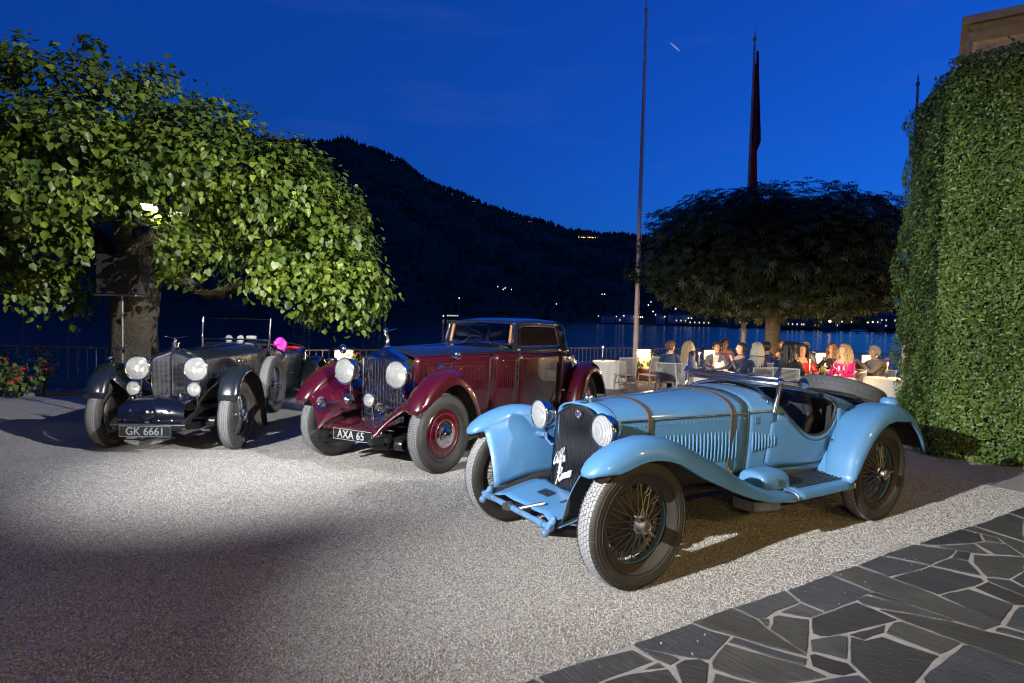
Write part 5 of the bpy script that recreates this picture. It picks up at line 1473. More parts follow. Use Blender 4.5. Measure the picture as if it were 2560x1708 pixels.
# wheels
wm = dict(tyre=as_mesh(tyre_mb(.396, .158, .272, rows=5, nb=74), 'tyre', [M['tyre'], M['tread']]), rim=as_mesh(rim_mb(.272, .158), 'rim', M['bluedk']),
          spokes=as_mesh(spokes_mb(.272, 64), 'spokes', M['wire']), hub=as_mesh(hub_mb(1.0), 'hub', M['steel']), brake_drum=as_mesh(drum_mb(.185), 'brake_drum', M['undercar']))
Ry = lambda a: Matrix.Rotation(a, 4, 'Y')
wire_wheel(alfa, (0.0, .695, .394), 1, wm, None, .35)
wire_wheel(alfa, (0.0, -.695, .394), -1, wm, None, .9)
wire_wheel(alfa, (-2.665, .695, .394), 1, wm, None, 1.2)
wire_wheel(alfa, (-2.665, -.695, .394), -1, wm, None, .1)
wm2 = dict(wm); wm2['tyre'] = as_mesh(tyre_mb(.385, .165, .262, rows=3, nb=40), 'tyre', [M['spare_tread'], M['spare_tread']]); wm2.pop('brake_drum')
wire_wheel(alfa, (-3.36, 0, .93), 1, wm2, None, .3, Matrix.Rotation(R(-20), 4, 'Y') @ Matrix.Rotation(R(90), 4, 'X'))
# ================================================================== THE MAROON COUPE
M['maroon'] = mat('maroon_paint', (.032, .0009, .004), .22, coat=1.0, coat_rough=.02, noise=(2, .2, (.028, .0008, .0036)))
M['gloss'] = mat('black_paint', (.006, .007, .010), .2, coat=1.0, coat_rough=.02)
M['plate'] = mat('plate_black', (.006, .006, .006), .6, spec=.15); M['plategrey'] = mat('plate_letter', (.24, .24, .24), .6)
rr = car_root('coupe', -1.375, 6.651, .517, .02, 'maroon and black closed coupe with tall chrome radiator and winged mascot', 'car', 'vintage cars on the gravel')
RW = ([-.10, -.5, -1.0, -1.5, -1.92, -2.4, -3.1, -3.55, -3.95, -4.25, -4.5], [.325, .36, .415, .485, .585, .655, .665, .62, .52, .41, .26])
RB = ([-.10, -1.5, -3.2, -3.6, -4.0, -4.5], [1.165, 1.175, 1.17, 1.13, .98, .62])
RT = ([-.10, -.8, -1.5, -1.90], [1.255, 1.275, 1.292, 1.305])
RS = ([-.10, -.6, -1.2, -3.4, -4.0, -4.5], [.50, .46, .36, .34, .42, .50])
def rside(x, n=10, off=0.0):
    w, b, s_ = lerp(x, *RW), lerp(x, *RB), lerp(x, *RS)
    out = []
    for i in range(n + 1):
        z = s_ + (b - s_) * i / n; t = (b - z) / (b - s_)
        out.append((x, w - .05 * max(0, t) ** 2.2 + off, z))
    return out
def side_panel(name, x0, x1, n, m_, parent=rr, extra_off=0):
    mb = MB(); mb.grid([rside(x, off=extra_off) for x in np.linspace(x0, x1, n)]); mb.both()
    return obj(name, mb, m_, parent, 50, solid=.01, off=-1)
bon = side_panel('bonnet_side', -.115, -1.498, 14, M['maroon'])
side_panel('cowl_side', -1.504, -1.955, 6, M['maroon'])
dr_ = side_panel('door', -1.961, -3.05, 10, M['maroon'])
side_panel('quarter_panel', -3.056, -4.5, 14, M['maroon'])
# bonnet and scuttle top, black
mb = MB(); rows = []
for x in list(np.linspace(-.112, -1.9, 18)):
    w, b, t = lerp(x, *RW), lerp(x, *RB), lerp(x, *RT)
    row = []; kf = min(1, max(0, (-.112 - x) / .9)) ** .7
    for a in np.linspace(0, math.pi, 33):
        c_, s_ = math.cos(a), max(0, math.sin(a))
        yr = w * abs(c_) ** .75 * (1 if c_ >= 0 else -1); zr = (t - b) * s_ ** .85
        yl = w * (1 - 2 * a / math.pi); zl = (t - b) * (1 - abs(yl) / w)      # pediment shape at the radiator
        row.append((x, yl + (yr - yl) * kf, b + .002 + zl + (zr - zl) * kf))
    rows.append(row)
mb.grid(rows); bt = obj('bonnet_top', mb, M['gloss'], rr, 60, solid=.01, off=-1)
obj('hinge_bead', MB().tube([(x, 0, lerp(x, *RT) + .004) for x in np.linspace(-.12, -1.5, 8)], .006, 6), M['chrome'], bt)
mb = MB()
for sg in (1, -1): mb.tube([(x, sg * (lerp(x, *RW) + .003), lerp(x, *RB) + .003) for x in np.linspace(-.12, -3.55, 30)], .005, 6)
obj('waist_bead', mb, M['maroon'], rr, 60)
# tail deck
mb = MB(); rows = []
for x in np.linspace(-3.55, -4.5, 12):
    w, b = lerp(x, *RW), lerp(x, *RB)
    rows.append([(x, w * math.cos(a), b + .06 * math.sin(a) * (1 if x > -4.3 else .4)) for a in np.linspace(0, math.pi, 15)])
mb.grid(rows); obj('tail_deck', mb, M['gloss'], rr, 60)
# seams, handles
for sg in (1, -1):
    mb = MB()
    for x, rk in ((-1.501, .05), (-1.958, .06), (-3.053, 0)):
        P_ = [(x + rk * (p[2] - .75), p[1] * sg, p[2]) for p in rside(x, off=.002)]
        mb.tube(P_, .0035, 5)
    obj('seam', mb, M['blackmatt'], rr, 60)
    hd = MB().tube([(-2.02, sg * .605, 1.10), (-2.02, sg * .65, 1.10)], .011, 8); hd.tube([(-2.02, sg * .65, 1.115), (-2.06, sg * .655, 1.107), (-2.13, sg * .655, 1.095)], [.015, .011, .007], 8); hd.ball((-2.02, sg * .618, 1.14), .012, 6)
    obj('handle', hd, M['chrome'], dr_)
    for xx, zz in ((-.78, .66), (-3.02, .62)):
        obj('latch', MB().tube([(xx, sg * lerp(xx, *RW), zz), (xx, sg * (lerp(xx, *RW) + .05), zz), (xx - .07, sg * (lerp(xx, *RW) + .06), zz)], .010, 8), M['chrome'], rr)
lv2 = MB(); rows = []
for i in range(9):
    t = i / 8; h = min(1, 6 * min(t, 1 - t)) ** .5
    rows.append([(.0085 * math.cos(a), .010 * math.sin(a) * h, t) for a in np.linspace(0, math.pi, 7)])
lv2.grid(rows); louv2 = as_mesh(lv2, 'louvre', M['maroon'], 80); stud = as_mesh(MB().ball((0, 0, 0), .006, 5), 'stud', M['chrome'], 80)
def louvre2(x, z0, z1, sg, par, lean=.05):
    y = lerp(x, *RW) - .008
    o = bpy.data.objects.new('louvre', louv2); COL.objects.link(o); o.parent = par
    yaw = math.atan2(lerp(x - .1, *RW) - lerp(x + .1, *RW), .2)
    h = z1 - z0
    o.matrix_local = Matrix.Translation((x, sg * y, z0)) @ Matrix(((1, 0, lean, 0), (0, 1, sg * .018, 0), (0, 0, 1, 0), (0, 0, 0, 1))) @ Matrix.Rotation(sg * yaw, 4, 'Z') @ Matrix.Diagonal((1, sg, h, 1))
    o = bpy.data.objects.new('stud', stud); COL.objects.link(o); o.parent = par; o.location = (x + lean * h, sg * (y + .012), z1 + .012)
for sg in (1, -1):
    for k in range(30): louvre2(-.27 - .0365 * k, .735, 1.065, sg, bon)
    for k in range(8): louvre2(-1.60 - .036 * k, .735, 1.065, sg, rr)
# radiator
mb = MB(); hw = .30
front = [(-hw, .47), (-hw, 1.135), (0, 1.262), (hw, 1.135), (hw, .47)]
rows = [[(x, y * k, z if z < 1.2 else z + dz) for y, z in front] for x, k, dz in ((.005, .93, -.012), (.015, .955, -.004), (.012, 1.0, 0), (-.02, 1.015, .002), (-.11, 1.075, .005))]
mb.grid(rows)
mb.add([(.008, -.275, 1.135), (.008, .275, 1.135), (.008, 0, 1.248)], [(0, 1, 2)])
rrad = obj('radiator', mb, M['chrome'], rr, 25)
obj('core', MB().box((-.03, 0, .80), (.01, .58, .68)), M['blackmatt'], rrad)
sl2 = as_mesh(MB().box((0, 0, .80), (.022, .024, .665), bev=.006), 'shutter', M['chrome'])
for k in range(14):
    o = bpy.data.objects.new('shutter', sl2); COL.objects.link(o); o.parent = rrad; o.location = (-.008, -.26 + .04 * k, 0); o.rotation_euler = (0, 0, R(14))
obj('lintel', MB().box((.004, 0, 1.135), (.03, .58, .018), bev=.006), M['chrome'], rrad)
bdg = obj('badge', MB().box((.018, 0, 1.18), (.006, .045, .068), bev=.003), M['chrome'], rrad)
text_obj('badge_letters', 'RR', .045, Matrix.Translation((.024, 0, 1.18)) @ FACE_X, M['black'], bdg, .001)
# winged figure
mb = MB().lathe([(.042, 0), (.044, .01), (.026, .018), (.018, .04), (.020, .05)], origin=(-.05, 0, 1.262), n=16)
mb.tube(spline([(-.05, 0, 1.31), (-.052, 0, 1.345), (-.044, 0, 1.385), (-.028, 0, 1.415), (-.012, 0, 1.435)], 12), np.interp(np.linspace(0, 1, 12), [0, .3, .55, .8, 1], [.024, .020, .014, .018, .009]), 10)
mb.ball((-.002, 0, 1.447), (.012, .011, .013), 7)
for s_ in (1, -1):
    mb.tube(spline([(-.020, s_ * .012, 1.425), (-.045, s_ * .03, 1.438), (-.085, s_ * .052, 1.452), (-.125, s_ * .062, 1.462)], 10), [.012, .016, .020, .023, .024, .024, .022, .018, .013, .005], 8, flat=.3)
obj('mascot', mb, M['chrome'], rrad, 80)
# lamps, trumpets, mirrors
hm2 = dict(shell=M['chrome'], rim=M['chrome'], lens=M['lens_clear'])
for sg in (1, -1):
    lamp(rr, 'headlamp', (.22, sg * .358, .995), .140, .19, hm2, .010)
    obj('lamp_bracket', MB().tube([(.12, sg * .36, .86), (.10, sg * .37, .74), (.02, sg * .40, .62)], .018, 8), M['chrome'], rr)
    mb = MB().lathe([(.074, .30), (.060, .285), (.035, .25), (.020, .20), (.014, .10), (.013, -.02), (.05, -.03), (.075, -.05), (.080, -.09), (.06, -.12), (0, -.13)], axis='X', n=20)
    mb.xf(Matrix.Translation((.20, sg * .42, .665)) @ Matrix.Rotation(R(-sg * 4), 4, 'Z'))
    obj('trumpet_horn', mb, M['chrome'], rr, 60)
    mb = MB().lathe([(0, .07), (.018, .06), (.030, .03), (.032, 0), (.026, -.03), (0, -.05)], origin=(-.02, sg * .76, 1.085), axis='X', n=16); mb.tube([(-.03, sg * .76, 1.04), (-.03, sg * .76, 1.075)], .012, 8)
    obj('side_lamp', mb, M['chrome'], rr, 60)
    mb = MB().tube([(-.16, sg * .76, 1.05), (-.17, sg * .775, 1.10), (-.20, sg * .80, 1.155)], .007, 6); mb.lathe([(0, .035), (.04, .028), (.060, .008), (.060, -.002), (0, -.004)], origin=(-.20, sg * .80, 1.205), axis='X', n=20)
    obj('wing_mirror', mb, M['chrome'], rr, 60)
lamp(rr, 'centre_lamp', (.30, .07, .72), .072, .09, hm2, .007)
obj('lamp_stalk', MB().tube([(.24, .07, .66), (.22, .07, .50)], .014, 8), M['chrome'], rr)
# wings
W2 = lambda x, z, ho=.125, do=.15, hi=.15, di=.12: (x, z, ho, do, hi, di)
fp_ = [W2(.470, .650, .05, .02, .05, .02), W2(.455, .700, .10, .05, .10, .04), W2(.42, .775, .12, .09, .13, .07), W2(.355, .860, .125, .12, .145, .09), W2(.27, .935), W2(.17, .995), W2(.06, 1.035), W2(-.05, 1.055), W2(-.15, 1.055), W2(-.25, 1.03), W2(-.34, .98), W2(-.43, .905), W2(-.515, .81), W2(-.59, .70), W2(-.65, .58), W2(-.70, .46), W2(-.74, .34, .12, .12, .14, .1), W2(-.79, .29, .12, .06, .14, .05)]
for sg in (1, -1):
    mb, inn, out = sweep_fender(fp_, .765, -1, 18)
    fr = [(.58, .37, .34), (.585, .37, .36), (.57, .37, .40), (.50, .37, .44), (.40, .36, .48), (.28, .35, .52), (.15, .345, .55), (.0, .335, .56), (-.12, .335, .56)] + [(p[0], .36, min(.56, p[1])) for p in fp_[9:]]
    loft_lines(mb, inn[1:], fr[1:], 10, .05)
    if sg < 0: mb.mir()
    obj('front_wing', mb, M['maroon'], rr, 60, solid=.006, under=M['undercar'], ref=(-.15, sg * .82, .4))
    rp2 = [W2(-3.24, .30, .10, .05, .10, .04), W2(-3.27, .42, .11, .10, .12, .06), W2(-3.31, .56, .12, .13, .14, .08), W2(-3.38, .71, .125, .15, .16, .08), W2(-3.48, .85, .125, .15, .17, .08), W2(-3.61, .95, .125, .15, .17, .08), W2(-3.76, 1.0, .125, .15, .17, .08), W2(-3.92, 1.0, .125, .15, .17, .08), W2(-4.07, .95, .125, .15, .17, .08), W2(-4.20, .86, .125, .14, .17, .08), W2(-4.31, .74, .12, .13, .17, .08), W2(-4.39, .60, .12, .12, .16, .08), W2(-4.45, .45, .11, .10, .15, .06)]
    mb, inn, out = sweep_fender(rp2, .765, -1, 16)
    if sg < 0: mb.mir()
    obj('rear_wing', mb, M['maroon'], rr, 60, solid=.006, under=M['undercar'], ref=(-3.8, sg * .8, .4))
    mb = MB(); mb.grid([[(x, sg * .60, .335), (x, sg * .82, .325), (x, sg * .84, .315), (x, sg * .84, .27)] for x in (-.76, -2, -3.28)]); obj('running_board', mb, M['blackmatt'], rr, 40, solid=.008)
# front apron, plate, chassis
mb = MB(); rows = []
for u_ in np.linspace(0, 1, 7): rows.append([(.03 + .40 * u_ + .05 * (1 - v_ * v_) * u_, v_ * .375, .495 - .045 * u_ ** 2 + .012 * math.cos(v_ * 9) * (u_ > .3)) for v_ in np.linspace(-1, 1, 13)])
rows.append([(.47 + .05 * (1 - v_ * v_) * 0, v_ * .375, .405) for v_ in np.linspace(-1, 1, 13)])
mb.grid(rows); obj('front_apron', mb, M['maroon'], rr, 50, solid=.006)
mb = MB().tube([(.42, y, .36) for y in np.linspace(-.46, .46, 5)], [.03, .022, .022, .022, .03], 10)
for sg in (1, -1):
    mb.tube([(.60, sg * .37, .36), (.4, sg * .37, .36), (.0, sg * .38, .42), (-1.0, sg * .40, .42), (-3.9, sg * .45, .45)], [.035, .04, .045, .05, .05], 8)
    mb.tube([(.55, sg * .37, .33), (.2, sg * .37, .27), (-.4, sg * .37, .30), (-.75, sg * .38, .38)], .03, 6, flat=1.8)
    mb.lathe([(0, .06), (.05, .055), (.062, .03), (.062, -.04), (0, -.05)], origin=(.30, sg * .50, .31), axis='Y', n=16)
mb.tube([(0, -.62, .38), (0, -.4, .33), (0, .4, .33), (0, .62, .38)], .035, 10); mb.box((-1.8, 0, .38), (3.4, .9, .06)); mb.box((-.8, 0, .55), (1.1, .42, .3), bev=.05)
obj('chassis', mb, M['black'], rr, 50)
pl = obj('number_plate', MB().box((.475, .02, .375), (.008, .53, .118), bev=.003), M['plate'], rr)
text_obj('plate_text', 'AXA 65', .112, Matrix.Translation((.4805, .0, .372)) @ FACE_X, M['plategrey'], pl, .002, xscale=.95, spacing=1.05)
obj('plate_border', MB().tube([(.480, -.24, .322), (.480, .28, .322), (.480, .28, .428), (.480, -.24, .428)], .003, 6, closed=True), M['plategrey'], pl)
# cabin
ZB, ZR = 1.17, 1.53
def gy(x, z): return lerp(x, *RW) - (z - ZB) * .26 if x < -1.9 else lerp(-1.9, *RW) - (z - ZB) * .26
for sg in (1, -1):
    def strip(pts, nm, m_, par=rr, dy=0.0):
        mb = MB(); n = len(pts); mb.add([(x, sg * (gy(x, z) + dy), z) for x, z in pts], [tuple(range(n))]); return obj(nm, mb, m_, par, 0, solid=.02, off=0)
    xs_ = np.linspace(-1.93, -3.08, 12)
    mb = MB(); mb.grid([[(x, sg * (lerp(x, *RW) + .001), ZB), (x, sg * gy(x, 1.265), 1.265)] for x in xs_]); obj('window_sill', mb, M['gloss'], rr, 60, solid=.012)
    mb = MB(); mb.grid([[(x, sg * gy(x, ZR - .01), ZR - .01), (x, sg * (gy(x, ZR + .05) - .005), ZR + .05)] for x in xs_]); obj('window_header', mb, M['gloss'], rr, 60, solid=.012)
    strip([(-1.84, 1.20), (-1.96, 1.20), (-2.06, 1.55), (-1.95, 1.55)], 'windscreen_pillar', M['gloss'], rr, -.02)
    wn_ = strip([(-1.99, 1.26), (-3.03, 1.26), (-3.03, 1.525), (-2.06, 1.525)], 'side_window', M['glass'], rr, -.012)
    wn_.modifiers[0].thickness = .004
    obj('window_frame', MB().tube([(x, sg * (gy(x, z) + .002), z) for x, z in resample([(-1.985, 1.262), (-3.035, 1.262), (-3.04, 1.50), (-3.0, 1.525), (-2.07, 1.525), (-1.985, 1.262)], 40)], .006, 6), M['chrome'], wn_, 60)
    mb = MB().tube([(-3.055, sg * (gy(-3.05, 1.28) - .03), 1.27), (-3.06, sg * (gy(-3.05, 1.5) - .03), 1.51)], .022, 8); obj('wood_capping', mb, M['wood'], rr)
    obj('pillar_lamp', MB().box((-3.16, sg * (gy(-3.16, 1.45) + .012), 1.43), (.05, .03, .08), bev=.01), M['chrome'], rr)
# rear quarters + back, rounded
mb = MB(); rows = []
for t in np.linspace(0, 1, 14):
    x = -3.05 - .68 * math.sin(t * math.pi / 2)
    k = math.cos(t * math.pi / 2)
    row = []
    for a in np.linspace(0, 1, 12):
        z = ZB - .02 + (1.585 - ZB) * a - .10 * (1 - k) * a
        y = (gy(-3.05, z) if True else 0) * (k ** .55)
        row.append((x - .12 * (1 - a) * (1 - k), y, z))
    rows.append(row)
mb.grid(rows); mb.both(); obj('rear_quarter', mb, M['gloss'], rr, 70, solid=.012)
mb = MB(); rows = []
for x in np.linspace(-1.93, -3.66, 18):
    zt = lerp(x, [-1.93, -2.2, -2.6, -3.1, -3.45, -3.66], [1.575, 1.625, 1.648, 1.635, 1.59, 1.52]); w = lerp(x, [-1.93, -2.3, -3.05, -3.4, -3.6, -3.66], [.50, .545, .575, .50, .33, .22])
    rows.append([(x, w * math.cos(a) if abs(math.cos(a)) < .98 else w * math.cos(a), 1.548 * 1.0 - (0 if x > -3.3 else .03) + (zt - 1.548) * abs(math.sin(a)) ** .55 if math.sin(a) > 0 else 1.545) for a in np.linspace(0, math.pi, 25)])
mb.grid(rows); obj('roof', mb, M['gloss'], rr, 70, solid=.02)
wsr = bpy.data.objects.new('windscreen', None); COL.objects.link(wsr); wsr.parent = rr
fr_ = [(-1.845, -.50, 1.285), (-1.835, 0, 1.315), (-1.845, .50, 1.285), (-1.86, .535, 1.32), (-1.935, .515, 1.535), (-1.94, .48, 1.552), (-1.93, 0, 1.572), (-1.94, -.48, 1.552), (-1.935, -.515, 1.535), (-1.86, -.535, 1.32)]
obj('frame', MB().tube(resample(fr_ + [fr_[0]], 60)[:-1], .013, 8, closed=True), M['chrome'], wsr, 60)
mb = MB(); mb.poly(fr_); obj('pane', mb, M['glass'], wsr, 0, fix=False)
for y0 in (-.20, .22):
    mb = MB().tube([(-1.82, y0, 1.30), (-1.815, y0 + .10, 1.32), (-1.82, y0 + .24, 1.325)], .008, 6); mb.ball((-1.815, y0, 1.305), .018, 6); obj('wiper', mb, M['chrome'], wsr)
for sg in (1, -1): obj('wood_trim', MB().tube([(-1.90, sg * .47, 1.30), (-1.96, sg * .46, 1.53)], .022, 8), M['wood'], wsr)
sw = MB().tube([(-2.16 - .05 * math.sin(a), -.27 + .20 * math.cos(a), 1.19 + .19 * math.sin(a)) for a in np.linspace(0, 2 * math.pi, 29)[:-1]], .011, 8, closed=True); sw.tube([(-2.16, -.27, 1.19), (-1.9, -.27, 1.08)], .016, 8); obj('steering_wheel', sw, M['black'], rr, 60)
for y_ in (.28, -.28): obj('seat', MB().box((-2.62, y_, 1.0), (.16, .5, .5), bev=.06), M['leather'], rr, 60)
obj('rear_seat', MB().box((-3.4, 0, .95), (.2, 1.0, .55), bev=.07), M['leather'], rr, 60); obj('dashboard', MB().box((-1.95, 0, 1.12), (.1, 1.05, .2), bev=.03), M['wood'], rr, 60)
# wheels with painted discs
dm = MB().lathe([(.262, .035), (.258, .050), (.235, .058), (.205, .062), (.150, .070), (.135, .073)], axis='Y', n=48)
hubm = MB().lathe([(.138, .070), (.140, .078), (.130, .084), (.100, .086), (.096, .105), (.086, .112), (.080, .120), (.066, .124), (.060, .132), (.044, .136), (.038, .142), (.020, .145), (0, .146)], axis='Y', n=40)
ringm = MB().tube([(.205 * math.cos(a), .0635, .205 * math.sin(a)) for a in np.linspace(0, 2 * math.pi, 49)[:-1]], .0022, 5, closed=True); ringm.tube([(.142 * math.cos(a), .076, .142 * math.sin(a)) for a in np.linspace(0, 2 * math.pi, 49)[:-1]], .0045, 6, closed=True)
wmr = dict(tyre=as_mesh(tyre_mb(.41, .178, .262, rows=6, nb=110, zig=False, ribs=120), 'tyre', [M['tyre'], M['tread_clean']]), wheel_disc=as_mesh(dm, 'wheel_disc', M['maroon'], 60), hub_cap=as_mesh(hubm, 'hub_cap', M['chrome'], 30), pinstripe=as_mesh(ringm, 'pinstripe', mat('pinstripe', (.45, .03, .04), .4), 60), rim=as_mesh(rim_mb(.262, .178), 'rim', M['maroon']), brake_drum=as_mesh(drum_mb(.2), 'brake_drum', M['undercar']))
st_ = Matrix.Rotation(R(-6), 4, 'Z')
wire_wheel(rr, (-.02, .745, .408), 1, wmr, None, .3, st_); wire_wheel(rr, (-.02, -.745, .408), -1, wmr, None, .6, st_); wire_wheel(rr, (-3.72, .745, .408), 1, wmr, None, 1.0); wire_wheel(rr, (-3.72, -.745, .408), -1, wmr, None, .2)
# ================================================================== THE DARK TOURER
M['slateblue'] = mat('dark_slate_paint', (.0065, .009, .012), .22, coat=.6, coat_rough=.08, noise=(2, .2))
M['deepblue'] = mat('blue_black_enamel', (.0025, .0035, .008), .15, coat=.3)
be = car_root('tourer', -3.947, 7.229, -.047, .02, 'dark grey open tourer with mesh radiator and big twin headlamps under the linden', 'car', 'vintage cars on the gravel')
BW = ([.0, -.5, -1.0, -1.5, -1.9, -2.3, -2.9, -3.3, -3.7, -4.0], [.245, .285, .325, .375, .44, .56, .60, .58, .48, .30])
BB = ([.0, -1.9, -2.1, -2.6, -3.2, -3.7, -4.0], [1.02, 1.04, 1.09, 1.06, 1.08, .98, .75])
BT = ([.0, -1.0, -1.9], [1.135, 1.165, 1.20])
BS = ([.0, -1.9, -2.2, -3.4, -4.0], [.50, .44, .38, .40, .50])
def bside(x, n=8, off=0.0):
    w, b, s_ = lerp(x, *BW), lerp(x, *BB), lerp(x, *BS)
    return [(x, w - .03 * ((b - (s_ + (b - s_) * i / n)) / (b - s_)) ** 2 + off, s_ + (b - s_) * i / n) for i in range(n + 1)]
mb = MB(); rows = []
for x in np.linspace(-.02, -1.90, 20):
    w, b, t = lerp(x, *BW), lerp(x, *BB), lerp(x, *BT)
    L = bside(x) + [(x, w * abs(math.cos(a)) ** .8, b + (t - b) * abs(math.sin(a)) ** .85) for a in np.linspace(0, math.pi / 2, 11)[1:]]
    rows.append(L + [(p[0], -p[1], p[2]) for p in L[-2::-1]])
mb.grid(rows); bh = obj('bonnet', mb, M['slateblue'], be, 60, solid=.01, off=-1)
mb = MB(); mb.grid([bside(x, off=.0) for x in np.linspace(-1.905, -4.0, 22)]); mb.both(); bb_ = obj('body_side', mb, M['slateblue'], be, 60, solid=.02, off=-1)
mb = MB(); rows = [[(x, lerp(x, *BW) * math.cos(a), lerp(x, *BB) + .10 * math.sin(a) * min(1, (4.02 + x) * 2)) for a in np.linspace(0, math.pi, 15)] for x in np.linspace(-3.05, -4.0, 12)]
mb.grid(rows); obj('hood_cover', mb, mat('grey_canvas', (.055, .058, .060), .8, bump=(9, .5, .03)), be, 70)
mb = MB(); rows = [[(-2.2 - .02 * a, y, .5 + .5 * a) for a in (0, .5, 1)] for y in (-.5, 0, .5)]
mb.box((-2.9, 0, .80), (.2, 1.0, .55), bev=.07); mb.box((-2.55, 0, .62), (.5, 1.0, .16), bev=.06); mb.box((-1.93, 0, 1.0), (.06, .86, .26), bev=.02); mb.box((-2.5, 0, .45), (1.3, 1.0, .04)); obj('cockpit', mb, M['leather'], be, 60)
# two bonnet rivet rows and louvre studs
mb = MB()
for sg in (1, -1):
    for x in np.arange(-.15, -1.85, -.052): mb.ball((x, sg * (lerp(x, *BW) + .002), lerp(x, *BB) - .005), .006, 4); 
    for x in np.arange(-.30, -1.5, -.052): mb.ball((x, sg * (lerp(x, *BW) + .002), .885), .0085, 4)
o = obj('rivets', mb, M['chrome'], bh, 80); o['kind'] = 'stuff'
lvb = as_mesh(MB().tube([(0, 0, 0), (0, 0, .2)], .006, 6), 'louvre', M['slateblue'])
for sg in (1, -1):
    for k in range(23):
        x = -.30 - .052 * k; o = bpy.data.objects.new('louvre', lvb); COL.objects.link(o); o.parent = bh; o.location = (x, sg * (lerp(x, *BW) - .004), .67)
obj('centre_hinge', MB().tube([(x, 0, lerp(x, *BT) + .004) for x in np.linspace(-.05, -1.88, 8)], .006, 6), M['chrome'], bh)
# radiator
mb = MB(); hw = .245
fo_ = [(-hw + .03, .57), (-hw, .75), (-hw, 1.045), (-hw + .03, 1.085), (-.10, 1.125), (0, 1.165), (.10, 1.125), (hw - .03, 1.085), (hw, 1.045), (hw, .75), (hw - .03, .57)]
fo_ = [tuple(p[1:]) for p in resample([(0, y, z) for y, z in fo_], 50)]
vx = lambda y: .045 - .10 * abs(y) * .6
rows = [[(vx(y) + dx, y * k, z + dz * (z > 1.0)) for y, z in fo_] for dx, k, dz in ((.0, .925, -.05), (.02, .94, -.035), (.022, .97, -.012), (.0, 1.0, 0), (-.04, 1.01, .004), (-.10, 1.015, .006))]
mb.grid(rows); brad = obj('radiator', mb, M['chrome'], be, 40)
mb = MB().poly([(vx(y) - .005, y * .93, z - .03 * (z > 1)) for y, z in fo_ if y <= 0.001] ); mb.poly([(vx(y) - .005, y * .93, z - .03 * (z > 1)) for y, z in fo_ if y >= -.001]); obj('core', mb, M['blackmatt'], brad, 0, fix=False)
mb = MB()
def btop(y): return 1.13 - .42 * abs(y) ** 1.0 * .45 - .02
for k in range(31):
    y = -.225 + .45 * k / 30; mb.tube([(vx(y) + .004, y, .575), (vx(y) + .004, y, btop(y))], .0028, 4)
for k in range(38):
    z = .58 + .0145 * k
    ym = .225 if z < 1.03 else max(.02, (1.11 - z) / .19)
    mb.tube([(vx(-ym) + .006, -ym, z), (vx(0) + .006, 0, z), (vx(ym) + .006, ym, z)], .0028, 4)
o = obj('mesh_grille', mb, mat('nickel_mesh', (.16, .16, .17), .4, 1.0), brad, 60); o['kind'] = 'stuff'
obj('centre_bar', MB().tube([(vx(0) + .012, 0, .57), (vx(0) + .012, 0, 1.12)], .009, 8), M['chrome'], brad)
mb = MB().lathe([(.05, 0), (.052, .012), (.034, .02), (.034, .045), (.046, .05), (.046, .064), (.018, .072), (.012, .10), (.020, .115), (.010, .13), (0, .132)], origin=(-.01, 0, 1.165), n=18)
for s_ in (1, -1): mb.tube(spline([(-.01, s_ * .008, 1.282), (-.012, s_ * .05, 1.290), (-.015, s_ * .10, 1.300), (-.02, s_ * .155, 1.306)], 10), [.016, .021, .024, .024, .023, .021, .018, .014, .009, .003], 8, flat=.28)
obj('winged_cap', mb, M['chrome'], brad, 60)
hm3 = dict(shell=M['chrome'], rim=M['chrome'], lens=M['lens_clear'])
for sg in (1, -1):
    lamp(be, 'headlamp', (.18, sg * .325, .94), .136, .18, hm3, .011); lamp(be, 'driving_lamp', (.24, sg * .335, .715), .078, .10, hm3, .007)
    mb = MB().tube([(.10, sg * .325, .81), (.10, sg * .33, .62), (.14, sg * .34, .50)], .016, 8); mb.tube([(.16, sg * .335, .64), (.16, sg * .335, .52)], .014, 8); mb.tube([(.08, sg * .32, .83), (.06, sg * .25, .74)], .010, 8)
    obj('lamp_bracket', mb, M['chrome'], be, 60)
    mb = MB().lathe([(0, .05), (.02, .045), (.028, .02), (.028, 0), (.02, -.03), (0, -.035)], origin=(-.04, sg * .74, 1.035), axis='X', n=14); mb.tube([(-.04, sg * .74, .985), (-.04, sg * .74, 1.02)], .009, 8); obj('side_lamp', mb, M['chrome'], be, 60)
